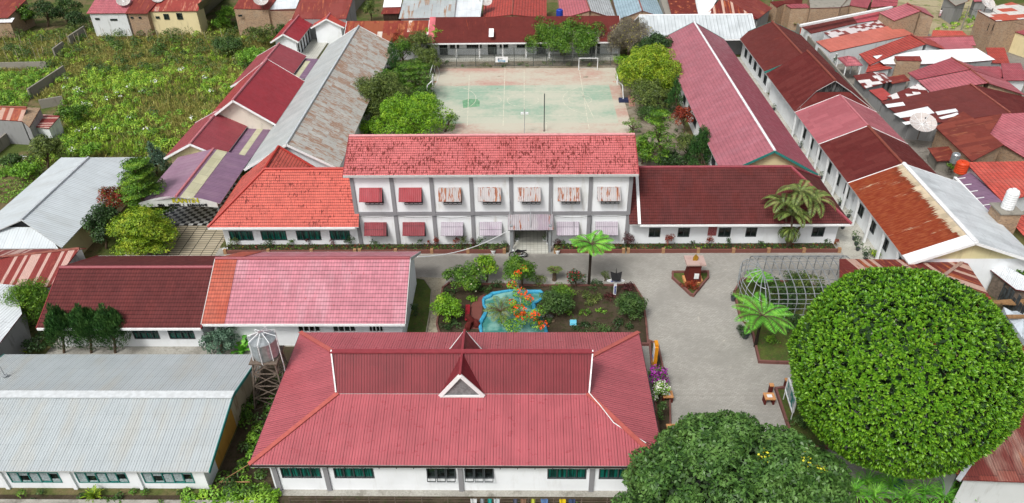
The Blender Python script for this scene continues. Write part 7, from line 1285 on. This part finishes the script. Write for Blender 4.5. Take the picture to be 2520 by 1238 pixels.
p, q = at(540, 1186, .3), at(615, 1186, .9); lab(MB().tube([p, q], .05, 6).tube([at(604, 1150, 2.7)+Vector((.2, .3, 0)), at(545, 1184, .4)], .035, 5).build('bamboo_pole', m_wood, loc=p), 'bamboo poles leaning at the corner of the red roof', 'pole')
# junk yard at right edge
P4 = [at(2412, 690, 0), at(2440, 700, 0), at(2500, 790, 0)]; b = MB()
for i in range(14): t = i/13; a = P4[0].lerp(P4[2], t); c = P4[0].lerp(P4[2], t+.066); b.prism([(a.x, a.y), (c.x, c.y), (c.x+.05, c.y+.08), (a.x+.05, a.y+.08)], 0, 2.0+.35*math.sin(i*2.4))
lab(b.build('board_fence', plain('weathered grey boards', '#3f4446', .85, .5, 2.5), loc=P4[0]), 'ragged dark grey board fence behind the striped roof', 'fence')
PH('lean_to', 'lean-to of crumpled white sheeting at right edge', [([(2438, 664, 2.6), (2470, 652, 2.8), (2560, 700, 2.7), (2560, 722, 2.3), (2500, 712, 2.2)], roof('crumpled white sheet', 'corr', '#c9ced2', sheet=(1.2, 1.5), line=.4, fade='#9aa2a8', fade_amt=.8, seed=81))], m_steel, 'shed', .3)
def cloth(name, label, pts, m, cat):
    b = MB(); P_ = [at(*p) for p in pts]; c = sum(P_, Vector())/len(P_)
    for i in range(len(P_)):
        a, d = P_[i], P_[(i+1) % len(P_)]; mid = (a+d)/2-Vector((0, 0, .25)); b.face([a, mid, c+Vector((0, 0, .35))]); b.face([mid, d, c+Vector((0, 0, .35))])
        b.face([a, (a.x, a.y, 0), (mid.x, mid.y, 0), mid]); b.face([mid, (mid.x, mid.y, 0), (d.x, d.y, 0), d])
    lab(b.build(name, m, loc=c), label, cat)
cloth('tarpaulin', 'pale blue white tarpaulin draped over junk at right edge', [(2470, 755, 1.), (2515, 765, 1.), (2560, 800, .9), (2540, 850, .7), (2495, 800, .8)], plain('pale tarpaulin', '#b9c3cc', .6, .2, 1.2), 'tarpaulin')
for i, (x, y) in enumerate(((2488, 745), (2500, 776), (2462, 738), (2512, 735))): p = at(x, y, 1.2); lab(MB().bar(p-Vector((.9, .2*i, 0)), p+Vector((.9, -.3, .1)), .45, .12).build('timber_stack', m_wood, loc=p), ('planks lying beside the board fence', 'short planks on the pale tarpaulin', 'planks behind the board fence end', 'timber pieces under the white sheeting')[i], 'timber')
r = thing('laundry_basket', 'blue plastic tub standing in the shade under the giant round tree', 'tub', at(2208, 1200)); g = at(2208, 1200); MB().lathe(g, [(.34, 0), (.45, .5), (.4, .5), (.32, .1)], 16).build('tub', plain('dull blue plastic', '#2b4a63', .5, .15), r)
r = thing('red_bench', 'small dark red bench on the white step by the rusty roof corner', 'bench', at(2342, 1190)); g = at(2342, 1190); MB().box(g.x-.35, g.x+.35, g.y-.2, g.y+.2, .4, .48).build('seat', plain('dark red paint', '#6b161c', .6), r); [MB().box(g.x+s_*.28-.04, g.x+s_*.28+.04, g.y-.18, g.y+.18, 0, .4).build('leg', m_steel, r) for s_ in (-1, 1)]
for x, c_, nm in ((2438, '#1f4fa8', 'blue'), (2452, '#a8201c', 'red'), (2470, '#3aa889', 'green')): g = at(x, 1222); b = MB(); b.lathe(g, [(.2, 0), (.28, .25), (.2, .45), (.05, .5)], 8); lab(b.build('laundry_heap', plain(nm+' cloth heap', c_, .9, .2, 5), loc=g), nm+' heap of cloth by the white wall, bottom right', 'clothes')
sheet('white_step', [at(*p) for p in ((2290, 1178), (2370, 1178), (2390, 1215), (2318, 1216))], .03, m_cfloor)
# truck and far yard
g = at(2464, 104); r = thing('parked_truck', 'small grey truck with white canopy parked below the brick house', 'truck', g); m_van = plain('dull silver paint', '#8b9194', .4, .12)
b = MB(); b.box(g.x-1., g.x+1., g.y-1.6, g.y-.2, .5, 1.5); b.box(g.x-.9, g.x+.9, g.y-1.35, g.y-.2, 1.5, 2.0); b.build('cab', m_van, r); MB().box(g.x-1.05, g.x+1.05, g.y-.15, g.y+2.6, .6, 1.2).build('cargo_bed', m_van, r); MB().box(g.x-1.1, g.x+1.1, g.y-.1, g.y+2.65, 1.22, 2.35).build('canopy', m_wpaint, r); MB().box(g.x-.8, g.x+.8, g.y-1.39, g.y-1.36, 1.55, 1.95).build('windscreen', m_glass, r)
for sx in (-1, 1):
    for yy in (-1.1, 1.7): w_ = MB().tube([(g.x+sx*.95-.1, g.y+yy, .38), (g.x+sx*.95+.1, g.y+yy, .38)], .38, 12).build('wheel', m_blackm, r); MB().tube([(g.x+sx*.95-.12, g.y+yy, .38), (g.x+sx*.95+.12, g.y+yy, .38)], .18, 10).build('rim', m_metal, w_)
    MB().box(g.x+sx*.75-.12, g.x+sx*.75+.12, g.y-1.63, g.y-1.6, .8, 1.0).build('headlight', m_wpaint, r)
for x, y, h_, lb_ in ((2412, 112, 6.5, 'tall grey utility pole beside the mint fronted house'), (1895, 40, 6.5, 'slim concrete utility pole left of the brick house'), (2365, 74, 4.5, 'dark thin pole on the edge of the rubble lot')): g = at(x, y); lab(MB().tube([g, g+Vector((0, 0, h_))], [.14, .08], 8).build('utility_pole', m_conc, loc=g), lb_, 'pole')
for a_, b_ in (((2412, 112, 6.3), (2365, 74, 4.4)), ((1895, 40, 6.3), (2412, 112, 6.2)), ((2412, 112, 6.1), (2560, 160, 6.)), ((1895, 40, 6.1), (1700, -10, 7.))):
    p, q = at(a_[0], a_[1]), at(b_[0], b_[1]); p.z, q.z = a_[2], b_[2]; lab(MB().tube(sag(p, q, .8, 12), .022, 4).build('power_line', m_blackm, loc=p), 'thin black overhead wire sagging between the poles of the far houses', 'wire', 'overhead wires')
def person(px, py, label):
    g = at(px, py); me = bpy.data.meshes.new('person'); V = [(0, 0, .92), (0, 0, 1.15), (0, 0, 1.4), (0, 0, 1.52), (0, 0, 1.66), (.1, 0, .9), (.12, 0, .5), (.13, .02, .06), (.14, -.12, .03), (-.1, 0, .9), (-.12, .05, .5), (-.12, .1, .06), (-.13, -.04, .03), (.19, 0, 1.4), (.27, 0, 1.12), (.24, -.16, .92), (-.19, 0, 1.4), (-.28, .02, 1.12), (-.26, -.1, .88)]
    E_ = [(0, 1), (1, 2), (2, 3), (3, 4), (0, 5), (5, 6), (6, 7), (7, 8), (0, 9), (9, 10), (10, 11), (11, 12), (2, 13), (13, 14), (14, 15), (2, 16), (16, 17), (17, 18)]; R_ = [.14, .13, .14, .055, .1, .09, .065, .045, .035, .09, .065, .045, .035, .06, .045, .035, .06, .045, .035]
    me.from_pydata(V, E_, []); o = bpy.data.objects.new('person', me); COL.objects.link(o); o.location = g; sk = o.modifiers.new('Skin', 'SKIN'); o.modifiers.new('Sub', 'SUBSURF').levels = 1
    for i, v in enumerate(me.skin_vertices[0].data): v.radius = (R_[i], R_[i]*.8); v.use_root = i == 0
    me.materials.append(plain('brown skin', '#7a5a45', .6)); tag(o, label, 'person'); b = MB(); b.lathe((g.x, g.y, .9), [(.19, 0), (.2, .3), (.22, .52), (.08, .62)], 12); b.build('shirt', plain('white shirt', '#d9d2d6', .8), o); b = MB(); b.lathe((g.x, g.y, .45), [(.2, 0), (.18, .45)], 12); b.build('skirt', plain('pink skirt', '#b98a92', .8), o); MB().lathe((g.x, g.y+.02, 1.62), [(.1, 0), (.12, .08), (.09, .16), (.02, .2)], 10).build('hair', m_blackm, o)
person(2311, 44, 'person in a white top standing on the rubble lot')
# windows of far row houses
def pwin(px0, py0, px1, py1, Y, parent, m=None, name='window'):
    a, c = atY(px0, py1, Y), atY(px1, py0, Y); f = MB().box(a.x, c.x, Y-.06, Y, a.z, c.z).build(name, m_dgrey, parent); MB().box(a.x+.08, c.x-.08, Y-.08, Y-.06, a.z+.08, c.z-.08).build('pane', m or m_glass, f)
def near(lbl): return [o for o in COL.objects if lbl in o.get('label', '')][0]
def wy(o): return min((ch.matrix_basis.translation.y+o.location.y+v.co.y) for ch in o.children if ch.name.startswith('wall') for v in ch.data.vertices)
h1, h2, h3, h4 = near('whitewashed row house'), near('yellow and white row house'), near('middle brick row'), near('brick house with dark red roof')
for o, ws in ((h1, ((235, 44, 244, 49), (272, 46, 288, 51))), (h2, ((384, 40, 392, 46), (405, 34, 414, 48), (437, 32, 447, 48))), (h3, ((322, 41, 327, 46), (342, 41, 347, 46))), (h4, ((587, 36, 596, 41),))):
    Y = wy(o)-.01
    for w_ in ws: pwin(*w_, Y, o)
o = near('mint green front'); Y = wy(o)-.01; [pwin(x, 58, x+7, 76, Y, o) for x in (2428, 2440)]
